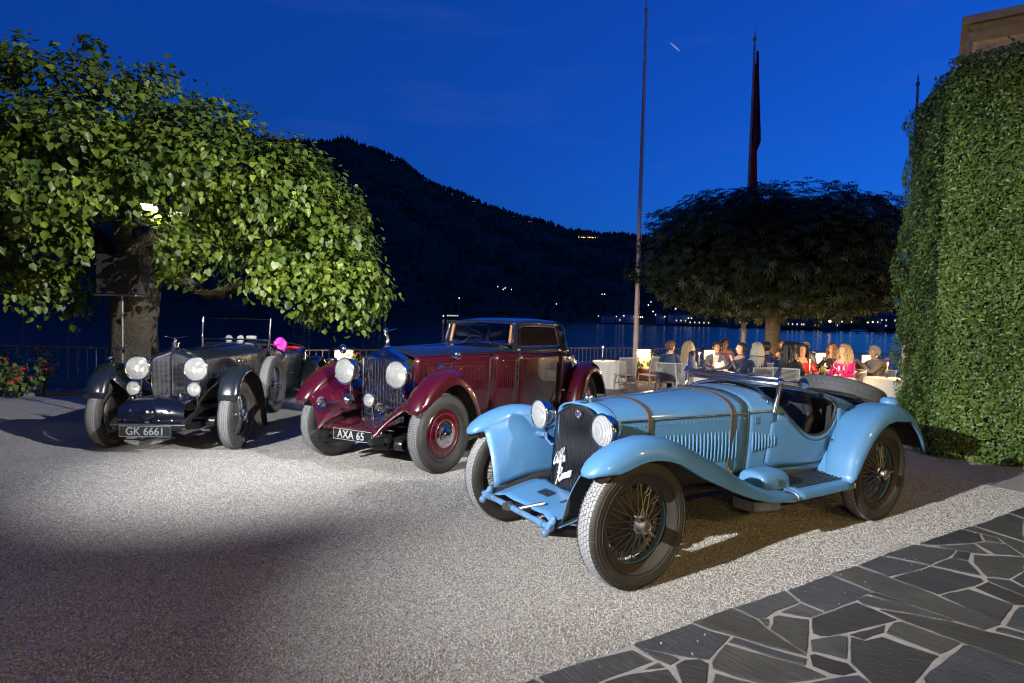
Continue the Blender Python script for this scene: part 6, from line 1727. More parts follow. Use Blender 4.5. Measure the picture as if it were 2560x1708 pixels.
# wings
W3 = lambda x, z, ho=.115, do=.07, hi=.115, di=.07: (x, z, ho, do, hi, di)
f3 = [W3(.335, .60, .10, .03, .10, .03), W3(.325, .68), W3(.29, .77), W3(.23, .86), W3(.14, .93), W3(.04, .972), W3(-.07, .985), W3(-.18, .97), W3(-.29, .93), W3(-.39, .87), W3(-.48, .79), W3(-.56, .69), W3(-.62, .58), W3(-.67, .46), W3(-.71, .34), W3(-.74, .22), W3(-.76, .16, .10, .02, .10, .02)]
r3 = [W3(-2.72, .36), W3(-2.76, .5), W3(-2.82, .64), W3(-2.91, .77), W3(-3.03, .87), W3(-3.17, .93), W3(-3.32, .945), W3(-3.47, .92), W3(-3.6, .85), W3(-3.72, .74), W3(-3.8, .6), W3(-3.85, .45)]
for sg in (1, -1):
    mb, inn, out = sweep_fender(f3, .73, -1, 14)
    loft_lines(mb, inn[3:12], [(p[0], .36, .56) for p in inn[3:12]], 6, .03)
    if sg < 0: mb.mir()
    obj('front_wing', mb, M['slateblue'], be, 60, solid=.008, under=M['undercar'], ref=(-.15, sg * .76, .4))
    mb, inn, out = sweep_fender(r3, .74, -1, 14)
    if sg < 0: mb.mir()
    obj('rear_wing', mb, M['slateblue'], be, 60, solid=.008, under=M['undercar'], ref=(-3.3, sg * .76, .4))
    mb = MB(); mb.grid([[(x, sg * .50, .40), (x, sg * .76, .385), (x, sg * .775, .36)] for x in (-.74, -1.8, -2.74)]); obj('running_board', mb, M['black'], be, 40, solid=.02)
    mb = MB(); mb.grid([[(x, sg * .42, .52), (x, sg * .52, .41)] for x in (-.72, -1.5, -2.74)]); obj('valance', mb, M['slateblue'], be, 40, solid=.006)
# windscreen
wsb = bpy.data.objects.new('windscreen', None); COL.objects.link(wsb); wsb.parent = be
for sg in (1, -1):
    mb = MB(); mb.tube([(-1.80, sg * .47, 1.13), (-1.80, sg * .48, 1.27), (-1.83, sg * .485, 1.54)], [.016, .014, .010], 8); mb.ball((-1.80, sg * .48, 1.25), .022, 7); mb.ball((-1.83, sg * .485, 1.545), .014, 6); mb.tube([(-1.83, sg * .52, .88), (-1.81, sg * .50, 1.13)], [.028, .018], 8)
    obj('post', mb, M['chrome'], wsb, 60)
obj('lower_rail', MB().tube([(-1.80, -.47, 1.235), (-1.80, .47, 1.235)], .013, 8), M['chrome'], wsb); obj('top_bead', MB().tube([(-1.83, -.48, 1.535), (-1.83, .48, 1.535)], .004, 6), M['chrome'], wsb)
mb = MB(); mb.poly([(-1.80, -.47, 1.245), (-1.80, .47, 1.245), (-1.83, .48, 1.533), (-1.83, -.48, 1.533)]); obj('pane', mb, M['glass'], wsb, 0, fix=False)
obj('scuttle', MB().box((-1.93, 0, 1.16), (.26, .9, .06), bev=.025), M['slateblue'], be, 60)
M['ivory'] = mat('ivory_dial', (.62, .60, .52), .5)
for y in (-.22, -.05): obj('dial', MB().lathe([(0, .012), (.05, .010), (.055, 0)], origin=(-2.10, y, 1.235), axis='X', n=16), M['ivory'], be, 60)
obj('rear_view_mirror', MB().box((-2.06, .13, 1.26), (.05, .15, .055), bev=.01), M['ivory'], be, 60)
mb = MB().lathe([(0, .09), (.10, .085), (.12, .05), (.12, .0), (0, -.02)], origin=(-1.98, .55, .98), axis='X', n=18); obj('spotlamp', mb, M['chrome'], be)
# front: dumb irons, blue-black cowl with fittings, plate
mb = MB(); rows = []
for z, x, k in ((.28, .46, .92), (.33, .50, 1.0), (.43, .52, 1.0), (.52, .50, .98), (.575, .42, .95), (.60, .25, .93), (.60, .05, .9)): rows.append([(x + .03 * (1 - v_ * v_), v_ * .36 * k, z + .05 * (1 - v_ * v_) * (z > .5)) for v_ in np.linspace(-1, 1, 13)])
mb.grid(rows); cw = obj('front_cowl', mb, M['deepblue'], be, 50)
mb = MB()
for y, z, r_ in ((-.20, .505, .016), (.20, .505, .016), (-.26, .40, .012), (.24, .40, .012), (-.02, .39, .034), (.10, .40, .015), (.13, .49, .012)): mb.ball((.525 + .02 * (1 - (y / .36) ** 2), y, z), (r_ * .7, r_, r_), 7)
mb.lathe([(.022, 0), (.026, .01), (.012, .02), (.010, .07), (.014, .08), (0, .085)], origin=(.34, .23, .61), n=12)
o = obj('cowl_fittings', mb, M['chrome'], cw, 60); o['kind'] = 'stuff'
mb = MB().lathe([(0, .075), (.05, .07), (.085, .04), (.09, -.02)], origin=(.52, -.01, .47), axis='X', n=20); obj('blower_nose', mb, M['deepblue'], cw, 60)
mb = MB()
for sg in (1, -1):
    mb.tube([(.56, sg * .37, .36), (.40, sg * .37, .42), (.1, sg * .37, .48), (-.6, sg * .38, .46), (-2.2, sg * .40, .44), (-3.6, sg * .42, .48)], [.03, .035, .04, .045, .045, .04], 8); mb.tube([(.54, sg * .37, .34), (.2, sg * .37, .30), (-.3, sg * .37, .32), (-.7, sg * .38, .42)], .028, 6, flat=1.7)
    mb.tube([(.12, sg * .44, .34), (.12, sg * .54, .34)], .055, 14); mb.tube([(.10, sg * .4, .70), (.35, sg * .40, .46), (.52, sg * .40, .36)], .012, 6)
mb.tube([(0, -.62, .38), (0, -.4, .31), (0, .4, .31), (0, .62, .38)], .032, 10); mb.tube([(.56, -.4, .35), (.56, .4, .35)], .02, 8); mb.box((-1.6, 0, .36), (2.8, .76, .05)); mb.box((-.8, 0, .52), (1.2, .40, .3), bev=.05)
obj('chassis', mb, M['black'], be, 50)
pl = obj('number_plate', MB().box((.60, -.01, .29), (.008, .555, .125), bev=.003), M['plate'], be)
M['plategrey2'] = mat('plate_letter_worn', (.10, .10, .10), .7)
text_obj('plate_text', 'GK 6661', .118, Matrix.Translation((.6055, -.01, .287)) @ FACE_X, M['plategrey2'], pl, .002, xscale=.93, spacing=1.02)
obj('plate_border', MB().tube([(.605, -.28, .234), (.605, .26, .234), (.605, .26, .346), (.605, -.28, .346)], .0032, 6, closed=True), M['plategrey2'], pl)
# wheels and the side-mounted spare
wmb = dict(tyre=as_mesh(tyre_mb(.398, .152, .272, rows=5, nb=64), 'tyre', [M['tyre'], M['tread_clean']]), rim=as_mesh(rim_mb(.272, .152), 'rim', M['black']), spokes=as_mesh(spokes_mb(.272, 64, r=.0034), 'spokes', M['wire']), hub=as_mesh(hub_mb(1.05), 'hub', M['chrome']), brake_drum=as_mesh(drum_mb(.21), 'brake_drum', M['steel']))
wire_wheel(be, (0, .72, .396), 1, wmb, None, .2); wire_wheel(be, (0, -.72, .396), -1, wmb, None, .7); wire_wheel(be, (-3.28, .72, .396), 1, wmb, None, 1.0); wire_wheel(be, (-3.28, -.72, .396), -1, wmb, None, .4)
wsp = {k_: v_ for k_, v_ in wmb.items() if k_ != 'brake_drum'}
wire_wheel(be, (-1.30, .70, .635), 1, wsp, None, .5)
obj('spare_bracket', MB().tube([(-1.30, .40, .63), (-1.30, .66, .635)], .04, 10), M['black'], be)
for nm, z in (('door_handle', .86), ('door_lock', .72)): obj(nm, MB().tube([(-2.35, .585, z), (-2.35, .625, z), (-2.43, .63, z)], .010, 8), M['chrome'], be)
obj('tail_pillar_lamp', MB().ball((-3.72, .50, .90), (.02, .015, .03), 6), mat('amber_glass', (.8, .35, .05), .2), be)
# things left in the cockpit
M['magenta'] = mat('magenta_silk', (.62, .01, .52), .5, noise=(14, .5, (.75, .16, .03))); M['scarlet'] = mat('scarlet_leather', (.5, .01, .015), .5)
g = np.random.default_rng(11)
mb = MB(); rows = []
for i in range(15):
    t = math.pi * i / 14; row = []
    for j in range(24):
        a = 2 * math.pi * j / 24; k_ = 1 + .18 * math.sin(5 * a + i) * math.sin(t) + .12 * math.sin(9 * a - 2 * i)
        row.append((.10 * k_ * math.sin(t) * math.cos(a), .085 * k_ * math.sin(t) * math.sin(a), .125 * math.cos(t)))
    rows.append(row)
mb.grid(rows, closed_v=True)
sc_ = obj('silk_scarf', mb, M['magenta'], None, 50); sc_.matrix_world = be.matrix_world @ Matrix.Translation((-2.22, .50, 1.145)); tag(sc_, 'bright magenta silk scarf bundled over the dark tourer cockpit side', 'scarf')
mb = MB().box((0, 0, 0), (.10, .28, .05), bev=.02); o = obj('handbag', mb, M['scarlet'], None, 50); o.matrix_world = be.matrix_world @ Matrix.Translation((-2.62, .55, 1.10)); tag(o, 'red leather bag lying on the dark tourer rear body side', 'bag')
# ================================================================== TERRACE FURNISHINGS
# --- iron railing along the lake
rl = empty('iron_railing', (RAIL[0][0], RAIL[0][1], gz(RAIL[0][1])), 0, 'black iron railing with slim balusters along the lake edge', 'railing')
M['railing'] = mat('painted_railing', (.07, .07, .072), .5, noise=(12, .4))
org = Vector((RAIL[0][0], RAIL[0][1], gz(RAIL[0][1])))
pts = resample([(x, y, 0) for x, y in RAIL], 120)
pts = [Vector((p[0], p[1], gz(p[1]))) - org for p in pts]
obj('top_rail', MB().tube([p + Vector((0, 0, .96)) for p in pts], .022, 8), M['railing'], rl, 60)
obj('bottom_rail', MB().tube([p + Vector((0, 0, .16)) for p in pts], .014, 6), M['railing'], rl, 60)
bal = as_mesh(MB().tube([(0, 0, .06), (0, 0, .96)], .0125, 6).lathe([(.012, .46), (.024, .49), (.026, .51), (.024, .53), (.012, .56)], n=8), 'baluster', M['railing'], 60)
total = sum((Vector((*b, 0)) - Vector((*a, 0))).length for a, b in zip(RAIL, RAIL[1:]))
bp_ = resample([(x, y, 0) for x, y in RAIL], 290)
for p in bp_:
    if p[0] < -12 or p[0] > 17: continue
    o = bpy.data.objects.new('baluster', bal); COL.objects.link(o); o.parent = rl
    o.location = Vector((p[0], p[1], gz(p[1]))) - org
# --- flagpoles
M['polepaint'] = mat('weathered_pole', (.42, .34, .30), .5, noise=(5, .4)); M['flagred'] = mat('dark_red_flag', (.30, .025, .035), .9); M['flagnavy'] = mat('navy_flag', (.010, .014, .05), .9)
def flagpole(x, y, h, label, lean=0):
    e = empty('flagpole', (x, y, gz(y)), 0, label, 'flagpole', 'flagpoles')
    obj('pole', MB().tube([(0, 0, 0), (0, 0, h * .5), (lean, 0, h)], [.068, .055, .03], 12), M['polepaint'], e, 60)
    obj('halyard', MB().tube([(.085, 0, .9), (.075, 0, h * .5), (lean + .05, 0, h - .1)], .006, 5), M['polepaint'], e, 60)
    mb = MB().lathe([(0, .42), (.012, .30), (.03, .22), (.012, .16), (.055, .12), (.06, .06), (.035, .0), (.03, -.03)], origin=(lean, 0, h), n=12)
    obj('finial', mb, M['polepaint'], e, 60)
    return e
flagpole(3.78, 19.0, 11.1, 'tall bare flagpole rising against the sky')
fp2 = flagpole(7.55, 20.3, 10.9, 'flagpole rising behind the round tree with the furled flag')
flagpole(12.15, 19.2, 9.2, 'thin flagpole partly hidden at the ivy wall edge')
fz = gz(20.3)
e = empty('furled_flag', (7.55, 20.3, fz), 0, 'dark red and navy flag hanging limp from the pole', 'flag')
for nm, z0, z1, m_, ph, x0 in (('red_panel', 6.05, 10.2, 'flagred', 0, .05), ('navy_panel', 7.6, 10.6, 'flagnavy', 1.3, .09)):
    rows = []
    for t in np.linspace(0, 1, 22):
        z = z1 + (z0 - z1) * t; w = (.05 + .24 * t ** .8) * (1 if t < .9 else 1 - (t - .9) * 6)
        rows.append([(x0 + w * (u_ - .25) + .02 * math.sin(9 * u_ + ph + t * 3), .07 * math.sin(u_ * 15 + ph + t * 2) * (.3 + t), z - .18 * u_ * t) for u_ in np.linspace(0, 1, 16)])
    mb = MB(); mb.grid(rows); obj(nm, mb, M[m_], e, 80, solid=.012)
# --- loudspeaker on its stand, and the lamp in the tree
sx, sy = -5.66, 9.0; sz = gz(sy)
M['spkcab'] = mat('speaker_cabinet', (.02, .02, .022), .6, noise=(20, .3)); M['spkgrille'] = mat('speaker_grille', (.025, .025, .028), .55, .3, bump=(240, .6, .003))
e = empty('speaker_stand', (sx, sy, sz), 0, 'thin grey speaker stand standing before the linden trunk', 'stand')
obj('pole', MB().tube([(0, 0, 0.05), (0, 0, 1.84)], .016, 10), M['steel'], e)
mb = MB().lathe([(.02, 0), (.03, .02), (.03, .06), (.02, .08)], origin=(0, 0, 1.0), n=12); mb.tube([(0, -.03, 1.04), (-.09, -.03, 1.045)], .014, 8); obj('clamp', mb, M['chrome'], e)
for a in (0.4, 2.5, 4.6): obj('leg', MB().tube([(0, 0, .55), (.38 * math.cos(a), .38 * math.sin(a), .0)], .014, 8), M['steel'], e)
e = empty('loudspeaker', (sx, sy, sz + 1.82), 0, 'black three-part loudspeaker on the stand under the linden branches', 'loudspeaker')
obj('base_plate', MB().box((0, 0, .012), (.60, .34, .024), bev=.005), M['steel'], e)
for k in range(3):
    z = .035 + .188 * k + .092
    c = obj('cabinet', MB().prism([(-.31, -.10), (0, -.118), (.31, -.10), (.28, .2), (-.28, .2)], z - .091, z + .091), M['spkcab'], e, 20)
    for s_ in (-1, 1):
        mb = MB(); x0, x1 = s_ * .008, s_ * .298
        mb.add([(x0, -.122, z - .082), (x1, -.105, z - .082), (x1, -.105, z + .082), (x0, -.122, z + .082), (x0, -.112, z - .082), (x1, -.095, z - .082), (x1, -.095, z + .082), (x0, -.112, z + .082)], [(0, 1, 2, 3), (0, 4, 5, 1), (1, 5, 6, 2), (2, 6, 7, 3), (3, 7, 4, 0)])
        obj('grille', mb, M['spkgrille'], c, 0)
    obj('marker', MB().ball((-.265, -.118, z + .005), (.014, .008, .010), 6), M['chrome'], c)
M['floodlens'] = emit('tree_lamp_lens', (1.0, .96, .72), 34.0)
e = empty('tree_floodlight', (-5.22, 8.95, 3.05), R(10), 'small lit floodlight fixed among the linden leaves', 'lamp')
rt = Matrix.Rotation(R(52), 3, 'X')
obj('housing', MB().box((0, .04, .03), (.22, .16, .13), rt, bev=.02), M['black'], e)
obj('lens', MB().box((0, -.045, -.025), (.19, .012, .10), rt), M['floodlens'], e, 0)
obj('bracket', MB().tube([(-.12, .04, .03), (-.13, .10, .16), (.13, .10, .16), (.12, .04, .03)], .012, 6), M['iron'], e)
l = bpy.data.lights.new('tree_floodlight_beam', 'SPOT'); l.energy = 220; l.spot_size = R(125); l.spot_blend = .8; l.shadow_soft_size = .06; l.color = (1, .95, .75)
lo = bpy.data.objects.new('tree_floodlight_beam', l); COL.objects.link(lo); lo.location = (-5.18, 8.80, 2.98); lo.rotation_euler = (R(62), 0, R(-25))

# --- lamp boxes with flowers on the railing
M['lampcream'] = mat('cream_panel', (.74, .66, .46), .8, noise=(6, .3)); M['warmbulb'] = emit('warm_bulb', (1.0, .78, .40), 55.0)
def lampbox(x, y, lab, rz=0.0, seed=0):
    z = gz(y)
    e = empty('lamp_box', (x, y, z), rz, lab, 'lamp', 'lamp boxes along the railing')
    obj('panel', MB().box((0, 0, .66), (.46, .05, .62), bev=.01), M['lampcream'], e)
    obj('hood', MB().box((0, -.07, 1.00), (.62, .34, .05), bev=.012), M['iron'], e)
    obj('planter', MB().box((0, -.12, .20), (.62, .30, .36), bev=.02), M['terracotta'], e)
    for s_ in (-1, 1):
        b = obj('bulb', MB().ball((s_ * .15, -.075, .93), .030, 7), M['warmbulb'], e, 80)
    l = bpy.data.lights.new('lamp_box_light', 'POINT'); l.energy = 75; l.color = (1, .70, .32); l.shadow_soft_size = .12
    lo = bpy.data.objects.new('lamp_box_light', l); COL.objects.link(lo); lo.parent = e; lo.location = (0, -.16, .88)
    shrub(x + .28, y - .18, .30, .62, 170, 5, lab.replace('twin-bulb lamp box', 'geraniums at the lamp box'), z + .32, seed + 40, 'geraniums in the planters')
    shrub(x - .25, y - .20, .26, .42, 130, 2, lab.replace('twin-bulb lamp box', 'leafy plant under the lamp box'), z + .32, seed + 60, 'plants in the planters')
lampbox(-4.15, 15.3, 'twin-bulb lamp box between the dark car and the maroon coupe', .5, 1)
lampbox(4.15, 19.5, 'twin-bulb lamp box beside the tall bare flagpole', .1, 2)
lampbox(6.45, 20.1, 'twin-bulb lamp box behind the man in the grey jacket', .1, 3)
lampbox(9.2, 20.6, 'twin-bulb lamp box just right of the round tree trunk', .0, 4)
lampbox(10.0, 19.9, 'twin-bulb lamp box behind the woman with brown curls', -.1, 5)
lampbox(11.2, 19.4, 'twin-bulb lamp box behind the man with the phone', -.1, 6)
lampbox(1.15, 18.3, 'twin-bulb lamp box showing just past the coupe tail', .4, 7)

# --- tables, cloths
M['cloth'] = mat('white_tablecloth', (.62, .57, .48), .85, bump=(5, .3, .03)); M['whitemetal'] = mat('white_chair_metal', (.50, .48, .43), .45); M['cord'] = mat('woven_cord', (.40, .37, .30), .8, noise=(40, .4))
def table(x, y, r_, lab):
    z = gz(y)
    e = empty('dining_table', (x, y, z), 0, 'round pedestal table ' + lab, 'table', 'dinner tables')
    obj('tabletop', MB().lathe([(0, .735), (r_, .735), (r_, .71), (0, .705)], n=32), M['wood'], e); obj('pedestal', MB().lathe([(.25, 0), (.25, .03), (.05, .08), (.04, .70), (.12, .71)], n=16), M['iron'], e)
    rows = []
    for i in range(64):
        a = 2 * math.pi * i / 64; row = [(0, 0, .742)]
        for rr, zz, w in ((.6, .742, 0), (.97, .742, 0), (1.0, .735, 0), (1.015, .70, .1), (1.05, .5, .5), (1.09, .3, .8), (1.13, .08, 1.0), (1.14, .015, 1)):
            k = r_ * rr * (1 + w * .045 * (math.sin(a * 9 + x * 7) + .6 * math.sin(a * 15 + y)))
            row.append((k * math.cos(a), k * math.sin(a), zz))
        rows.append(row)
    mb = MB(); mb.grid(rows, closed_u=True)
    c = obj('tablecloth', mb, M['cloth'], None, 60); c.location = (x, y, z); tag(c, 'floor-length white cloth on the round table ' + lab, 'tablecloth', 'tablecloths')
table(2.72, 17.2, .46, 'left empty beside the tall flagpole')
table(4.55, 14.05, .50, 'where menus are being read')
table(6.15, 12.15, .55, 'with wine glasses before the woman in pink')
table(7.35, 12.0, .45, 'tucked against the ivy wall')
table(6.75, 16.6, .50, 'beyond the blonde diner, lit by candles')
table(8.35, 15.4, .50, 'behind the woman in pink')
# --- chairs: tubular frame, cord back and seat
def chair_proto():
    e = empty('terrace_chair', (0, 0, 0))
    for s_ in (-1, 1):
        obj('leg', MB().tube([(-.20, s_ * .235, .90), (-.16, s_ * .235, .60), (-.12, s_ * .235, .44), (-.17, s_ * .235, .20), (-.24, s_ * .235, .0)], .0135, 8), M['whitemetal'], e, 60)
        obj('leg', MB().tube([(.24, s_ * .235, .44), (.22, s_ * .235, .42), (.25, s_ * .235, .2), (.28, s_ * .235, .0)], .0135, 8), M['whitemetal'], e, 60)
        obj('side_rail', MB().tube([(-.12, s_ * .235, .44), (.24, s_ * .235, .44)], .0125, 8), M['whitemetal'], e, 60)
    for nm, p0, p1 in (('top_rail', (-.20, -.235, .90), (-.20, .235, .90)), ('stretcher', (-.17, -.235, .20), (-.17, .235, .20)), ('stretcher', (.25, -.235, .22), (.25, .235, .22)), ('front_rail', (.24, -.235, .44), (.24, .235, .44))):
        obj(nm, MB().tube([p0, p1], .0125, 8), M['whitemetal'], e, 60)
    mb = MB()
    for k in range(17):
        t = k / 16; x = -.195 + .065 * t; z = .885 - .38 * t
        mb.tube([(x, -.235, z), (x - .018, 0, z), (x, .235, z)], .0075, 5)
    o = obj('back_cords', mb, M['cord'], e, 60); o['kind'] = 'stuff'
    mb = MB()
    for k in range(20):
        x = -.11 + .34 * k / 19; mb.tube([(x, -.235, .445), (x, 0, .43), (x, .235, .445)], .0075, 5)
    o = obj('seat_cords', mb, M['cord'], e, 60); o['kind'] = 'stuff'
    return e
chp = chair_proto(); chp_used = False
def chair(x, y, rz, lab):
    global chp_used
    c = chp if not chp_used else copy_tree(chp); chp_used = True
    c.location = (x, y, gz(y)); c.rotation_euler = (0, 0, R(rz)); tag(c, lab, 'chair', 'white cord chairs')
    return c
# seated people are placed by their chair: (x, y, facing degrees)
chair(3.02, 16.35, 100, 'empty white chair drawn up to the empty table'); chair(3.75, 16.6, 205, 'empty white folding chair side-on beside the empty table')
# ================================================================== PEOPLE AT DINNER
SKINS = {'fair': mat('fair_skin', (.58, .36, .27), .55), 'tan': mat('tan_skin', (.42, .24, .16), .55), 'dark': mat('dark_skin', (.17, .085, .05), .5)}
def skin_mesh(name, verts, edges, radii, sub=2, root=0):
    me = bpy.data.meshes.new(name); me.from_pydata(verts, edges, [])
    o = bpy.data.objects.new(name, me); COL.objects.link(o)
    md = o.modifiers.new('skin', 'SKIN'); md.use_smooth_shade = True
    sv_ = me.skin_vertices[0].data
    for i, r_ in enumerate(radii):
        sv_[i].radius = r_ if hasattr(r_, '__len__') else (r_, r_)
    sv_[root].use_root = True
    ss = o.modifiers.new('sub', 'SUBSURF'); ss.levels = sub; ss.render_levels = sub
    dg = bpy.context.evaluated_depsgraph_get(); dg.update()
    m2 = bpy.data.meshes.new_from_object(o.evaluated_get(dg))
    bpy.data.objects.remove(o); bpy.data.meshes.remove(me)
    return m2
ARMS = {'table': ((.10, .27, .80), (.34, .17, .80)), 'lap': ((.02, .26, .78), (.22, .13, .68)), 'chin': ((.22, .20, .80), (.26, .08, 1.02)), 'phone': ((.20, .20, .84), (.36, .05, 1.05)), 'reach': ((.18, .28, .84), (.46, .20, .83))}
def hand_chain(V, E, Rr, wi, w, fwd, side):
    f = Vector(fwd).normalized(); s_ = Vector((0, side, 0)); up = f.cross(s_)
    W_ = Vector(w)
    pi = len(V); V.append(tuple(W_ + f * .05)); Rr.append((.034, .018)); E.append((wi, pi))
    for k, (L, off) in enumerate(((.075, -.030), (.085, -.010), (.080, .010), (.062, .028))):
        a = len(V); V.append(tuple(W_ + f * .095 + s_ * -off)); Rr.append(.010); E.append((pi, a))
        b = len(V); V.append(tuple(W_ + f * (.095 + L * .6) + s_ * -off + Vector((0, 0, -.018)))); Rr.append(.008); E.append((a, b))
    a = len(V); V.append(tuple(W_ + f * .045 + s_ * -.045)); Rr.append(.011); E.append((wi, a))
    b = len(V); V.append(tuple(W_ + f * .085 + s_ * -.055)); Rr.append(.009); E.append((a, b))
def person(x, y, face, label, skin, top, bottom, hair, style='short', armL='table', armR='table', lean=.0, turn=0.0, extra=None, cross=False, sex='m', hs=1.0):
    """seated figure; face = facing in degrees (270 looks at the camera)"""
    z = gz(y)
    e = empty('person', (x, y, z), R(face), label, 'person', 'diners on the terrace')
    sh = .185 if sex == 'm' else .16
    lx = lean
    V = [(0, 0, .56), (lx * .3 - .01, 0, .72), (lx * .7 - .02, 0, .92), (lx - .015, 0, 1.06), (lx + .0, 0, 1.14), (lx + .02, 0, 1.20), (lx + .02, 0, 1.285), (lx + .005, 0, 1.365)]
    Rr = [(.15, .12), (.135, .10), (.15, .105), (.10, .075), (.052, .052), (.062, .070), (.080, .098), (.055, .070)]
    E = [(i, i + 1) for i in range(7)]
    top_ids = [0, 1, 2, 3]
    arm = {}
    for sd, nm in ((1, armL), (-1, armR)):
        el, wr = ARMS[nm]
        s0 = len(V); V.append((lx - .01, sd * sh, 1.03)); Rr.append(.058); E.append((3, s0))
        e0_ = len(V); V.append((lx + el[0], sd * el[1], el[2])); Rr.append(.044); E.append((s0, e0_))
        w0 = len(V); wp = (lx + wr[0], sd * wr[1], wr[2]); V.append(wp); Rr.append(.030); E.append((e0_, w0))
        hand_chain(V, E, Rr, w0, wp, (wp[0] - lx - el[0], wp[1] - sd * el[1], wp[2] - el[2]), sd)
        arm[sd] = (s0, e0_, w0)
    leg = {}
    for sd in (1, -1):
        h = len(V); V.append((.04, sd * .09, .54)); Rr.append(.092); E.append((0, h))
        if cross and sd == 1:
            kp, ap, tp_ = (.42, .05, .66), (.60, -.12, .36), (.70, -.13, .27)
        else:
            kp, ap, tp_ = (.44, sd * .11, .53), (.42, sd * .11, .09), (.56, sd * .12, .045)
        k_ = len(V); V.append(kp); Rr.append(.062); E.append((h, k_))
        a = len(V); V.append(ap); Rr.append(.040); E.append((k_, a)); t_ = len(V); V.append(tp_); Rr.append((.036, .028)); E.append((a, t_))
        leg[sd] = (h, k_, a, t_)
    me = skin_mesh('body', V, E, Rr, 2)
    # face relief
    for v in me.vertices:
        p = v.co
        dx, dz = p.x - lx, p.z
        if 1.17 < dz < 1.36 and dx > .05:
            nose = math.exp(-((p.y / .014) ** 2)) * math.exp(-(((dz - 1.262) / .022) ** 2)); v.co.x += .026 * nose
            eye = math.exp(-(((abs(p.y) - .032) / .016) ** 2)) * math.exp(-(((dz - 1.285) / .013) ** 2)); v.co.x -= .010 * eye
            v.co.x += .006 * math.exp(-((p.y / .022) ** 2)) * math.exp(-(((dz - 1.215) / .010) ** 2))
    # turn the head
    if turn:
        Rm = Matrix.Rotation(R(turn), 3, 'Z'); pv = Vector((lx, 0, 0))
        for v in me.vertices:
            if v.co.z > 1.12 and abs(v.co.y) < .13:
                k_ = min(1, (v.co.z - 1.12) / .06); q = Matrix.Rotation(R(turn) * k_, 3, 'Z') @ (v.co - pv); v.co = q + pv
    body = link('body', me, SKINS[skin], e, 0, fix=False); me.shade_smooth()
    hp = bpy.data.objects.new('features', None)
    def head_part(name, mb, m_, sm=80):
        if turn: mb.xf(Matrix.Translation((lx, 0, 0)) @ Matrix.Rotation(R(turn), 4, 'Z') @ Matrix.Translation((-lx, 0, 0)))
        return obj(name, mb, m_, body, sm)
    bpy.data.objects.remove(hp)
    for s_ in (1, -1):
        head_part('eye', MB().ball((lx + .100, s_ * .033, 1.285), (.008, .014, .006), 5), M['black'])
        head_part('eyebrow', MB().tube([(lx + .106, s_ * .018, 1.302), (lx + .104, s_ * .034, 1.307), (lx + .094, s_ * .050, 1.302)], .0035, 5), hair)
    mo = MB().tube([(lx + .092, -.024, 1.217), (lx + .100, 0, 1.215), (lx + .092, .024, 1.217)], [.003, .006, .003], 6)
    head_part('mouth', mo, M['lip'] if sex == 'f' else M['lipm'])
    if style == 'short':
        for s_ in (1, -1): head_part('ear', MB().ball((lx + .005, s_ * .092, 1.268), (.018, .010, .030), 6), SKINS[skin])
    # hair
    hb = MB(); rows = []
    for i in range(13):
        t = math.pi * i / 12 * .80
        row = []
        for j in range(25):
            a = 2 * math.pi * j / 24
            cut = 1.0
            fx = math.cos(a)
            tt = t
            if fx > .15: tt = min(t, .80 + .60 * (1 - fx))
            elif fx > -.2: tt = min(t, 1.6)
            rr = (.104, .116, .124)
            row.append((lx + .0 + rr[0] * math.sin(tt) * fx * 1.05 - .006, rr[1] * .93 * math.sin(tt) * math.sin(a), 1.285 + rr[2] * math.cos(tt)))
        rows.append(row)
    hb.grid(rows)
    g = np.random.default_rng(int(abs(x * 100 + y * 10)))
    for j in range(46):                       # combed locks over the cap
        a = 2 * math.pi * j / 46 + g.uniform(-.05, .05); fx = math.cos(a)
        t1 = (.80 + .60 * (1 - fx)) if fx > .15 else (1.75 if fx > -.2 else 2.35)
        k_ = g.uniform(1.0, 1.07)
        hb.tube([(lx - .006 + .104 * 1.05 * k_ * math.sin(t_) * fx, .108 * k_ * math.sin(t_) * math.sin(a + .10 * math.sin(t_ * 3)), 1.285 + .124 * k_ * math.cos(t_)) for t_ in np.linspace(.12, t1 * g.uniform(.92, 1.04), 7)], [.010, .014, .015, .015, .014, .012, .006], 5)
    if style in ('long', 'wavy'):
        for k in range(64):
            a = g.uniform(-math.pi * .72, math.pi * .72) + math.pi
            r0 = g.uniform(.55, 1.0)
            p0 = (lx - .01 + .085 * r0 * math.cos(a), .092 * r0 * math.sin(a), 1.37 - .05 * r0)
            wv = .022 if style == 'wavy' else .006
            pts_ = []
            L = g.uniform(.34, .46)
            for t in np.linspace(0, 1, 8):
                out_ = 1 + .30 * min(1, t * 2.2)
                pts_.append((lx - .012 + (.095 * out_ * math.cos(a) if t > .1 else p0[0] - lx) + wv * math.sin(t * 14 + k), .100 * out_ * math.sin(a) * (1 if t > .1 else r0) + wv * math.cos(t * 13 + k * 1.7), p0[2] - L * t))
            hb.tube(pts_, [.018, .022, .022, .021, .020, .018, .015, .006], 6)
    elif style == 'bun':
        hb.ball((lx - .10, 0, 1.30), .05, 8)
    head_part('hair', hb, hair)
    # clothes: same skeleton, looser
    ids = [0, 1, 2, 3] + [i for sd in (1, -1) for i in arm[sd]]
    mp_ = {v: i for i, v in enumerate(ids)}
    Vt = [V[i] for i in ids]; Rt = [(.170, .135), (.158, .118), (.172, .122), (.105, .085)] + [.072, .058, .046] * 2
    Vt[3] = (V[3][0], 0, 1.075)
    Et = [(mp_[a], mp_[b]) for a, b in E if a in mp_ and b in mp_]
    tm = skin_mesh('top', Vt, Et, Rt, 2)
    nmc, mt = top
    cl = link(nmc, tm, mt, body, 0, fix=False); tm.shade_smooth()
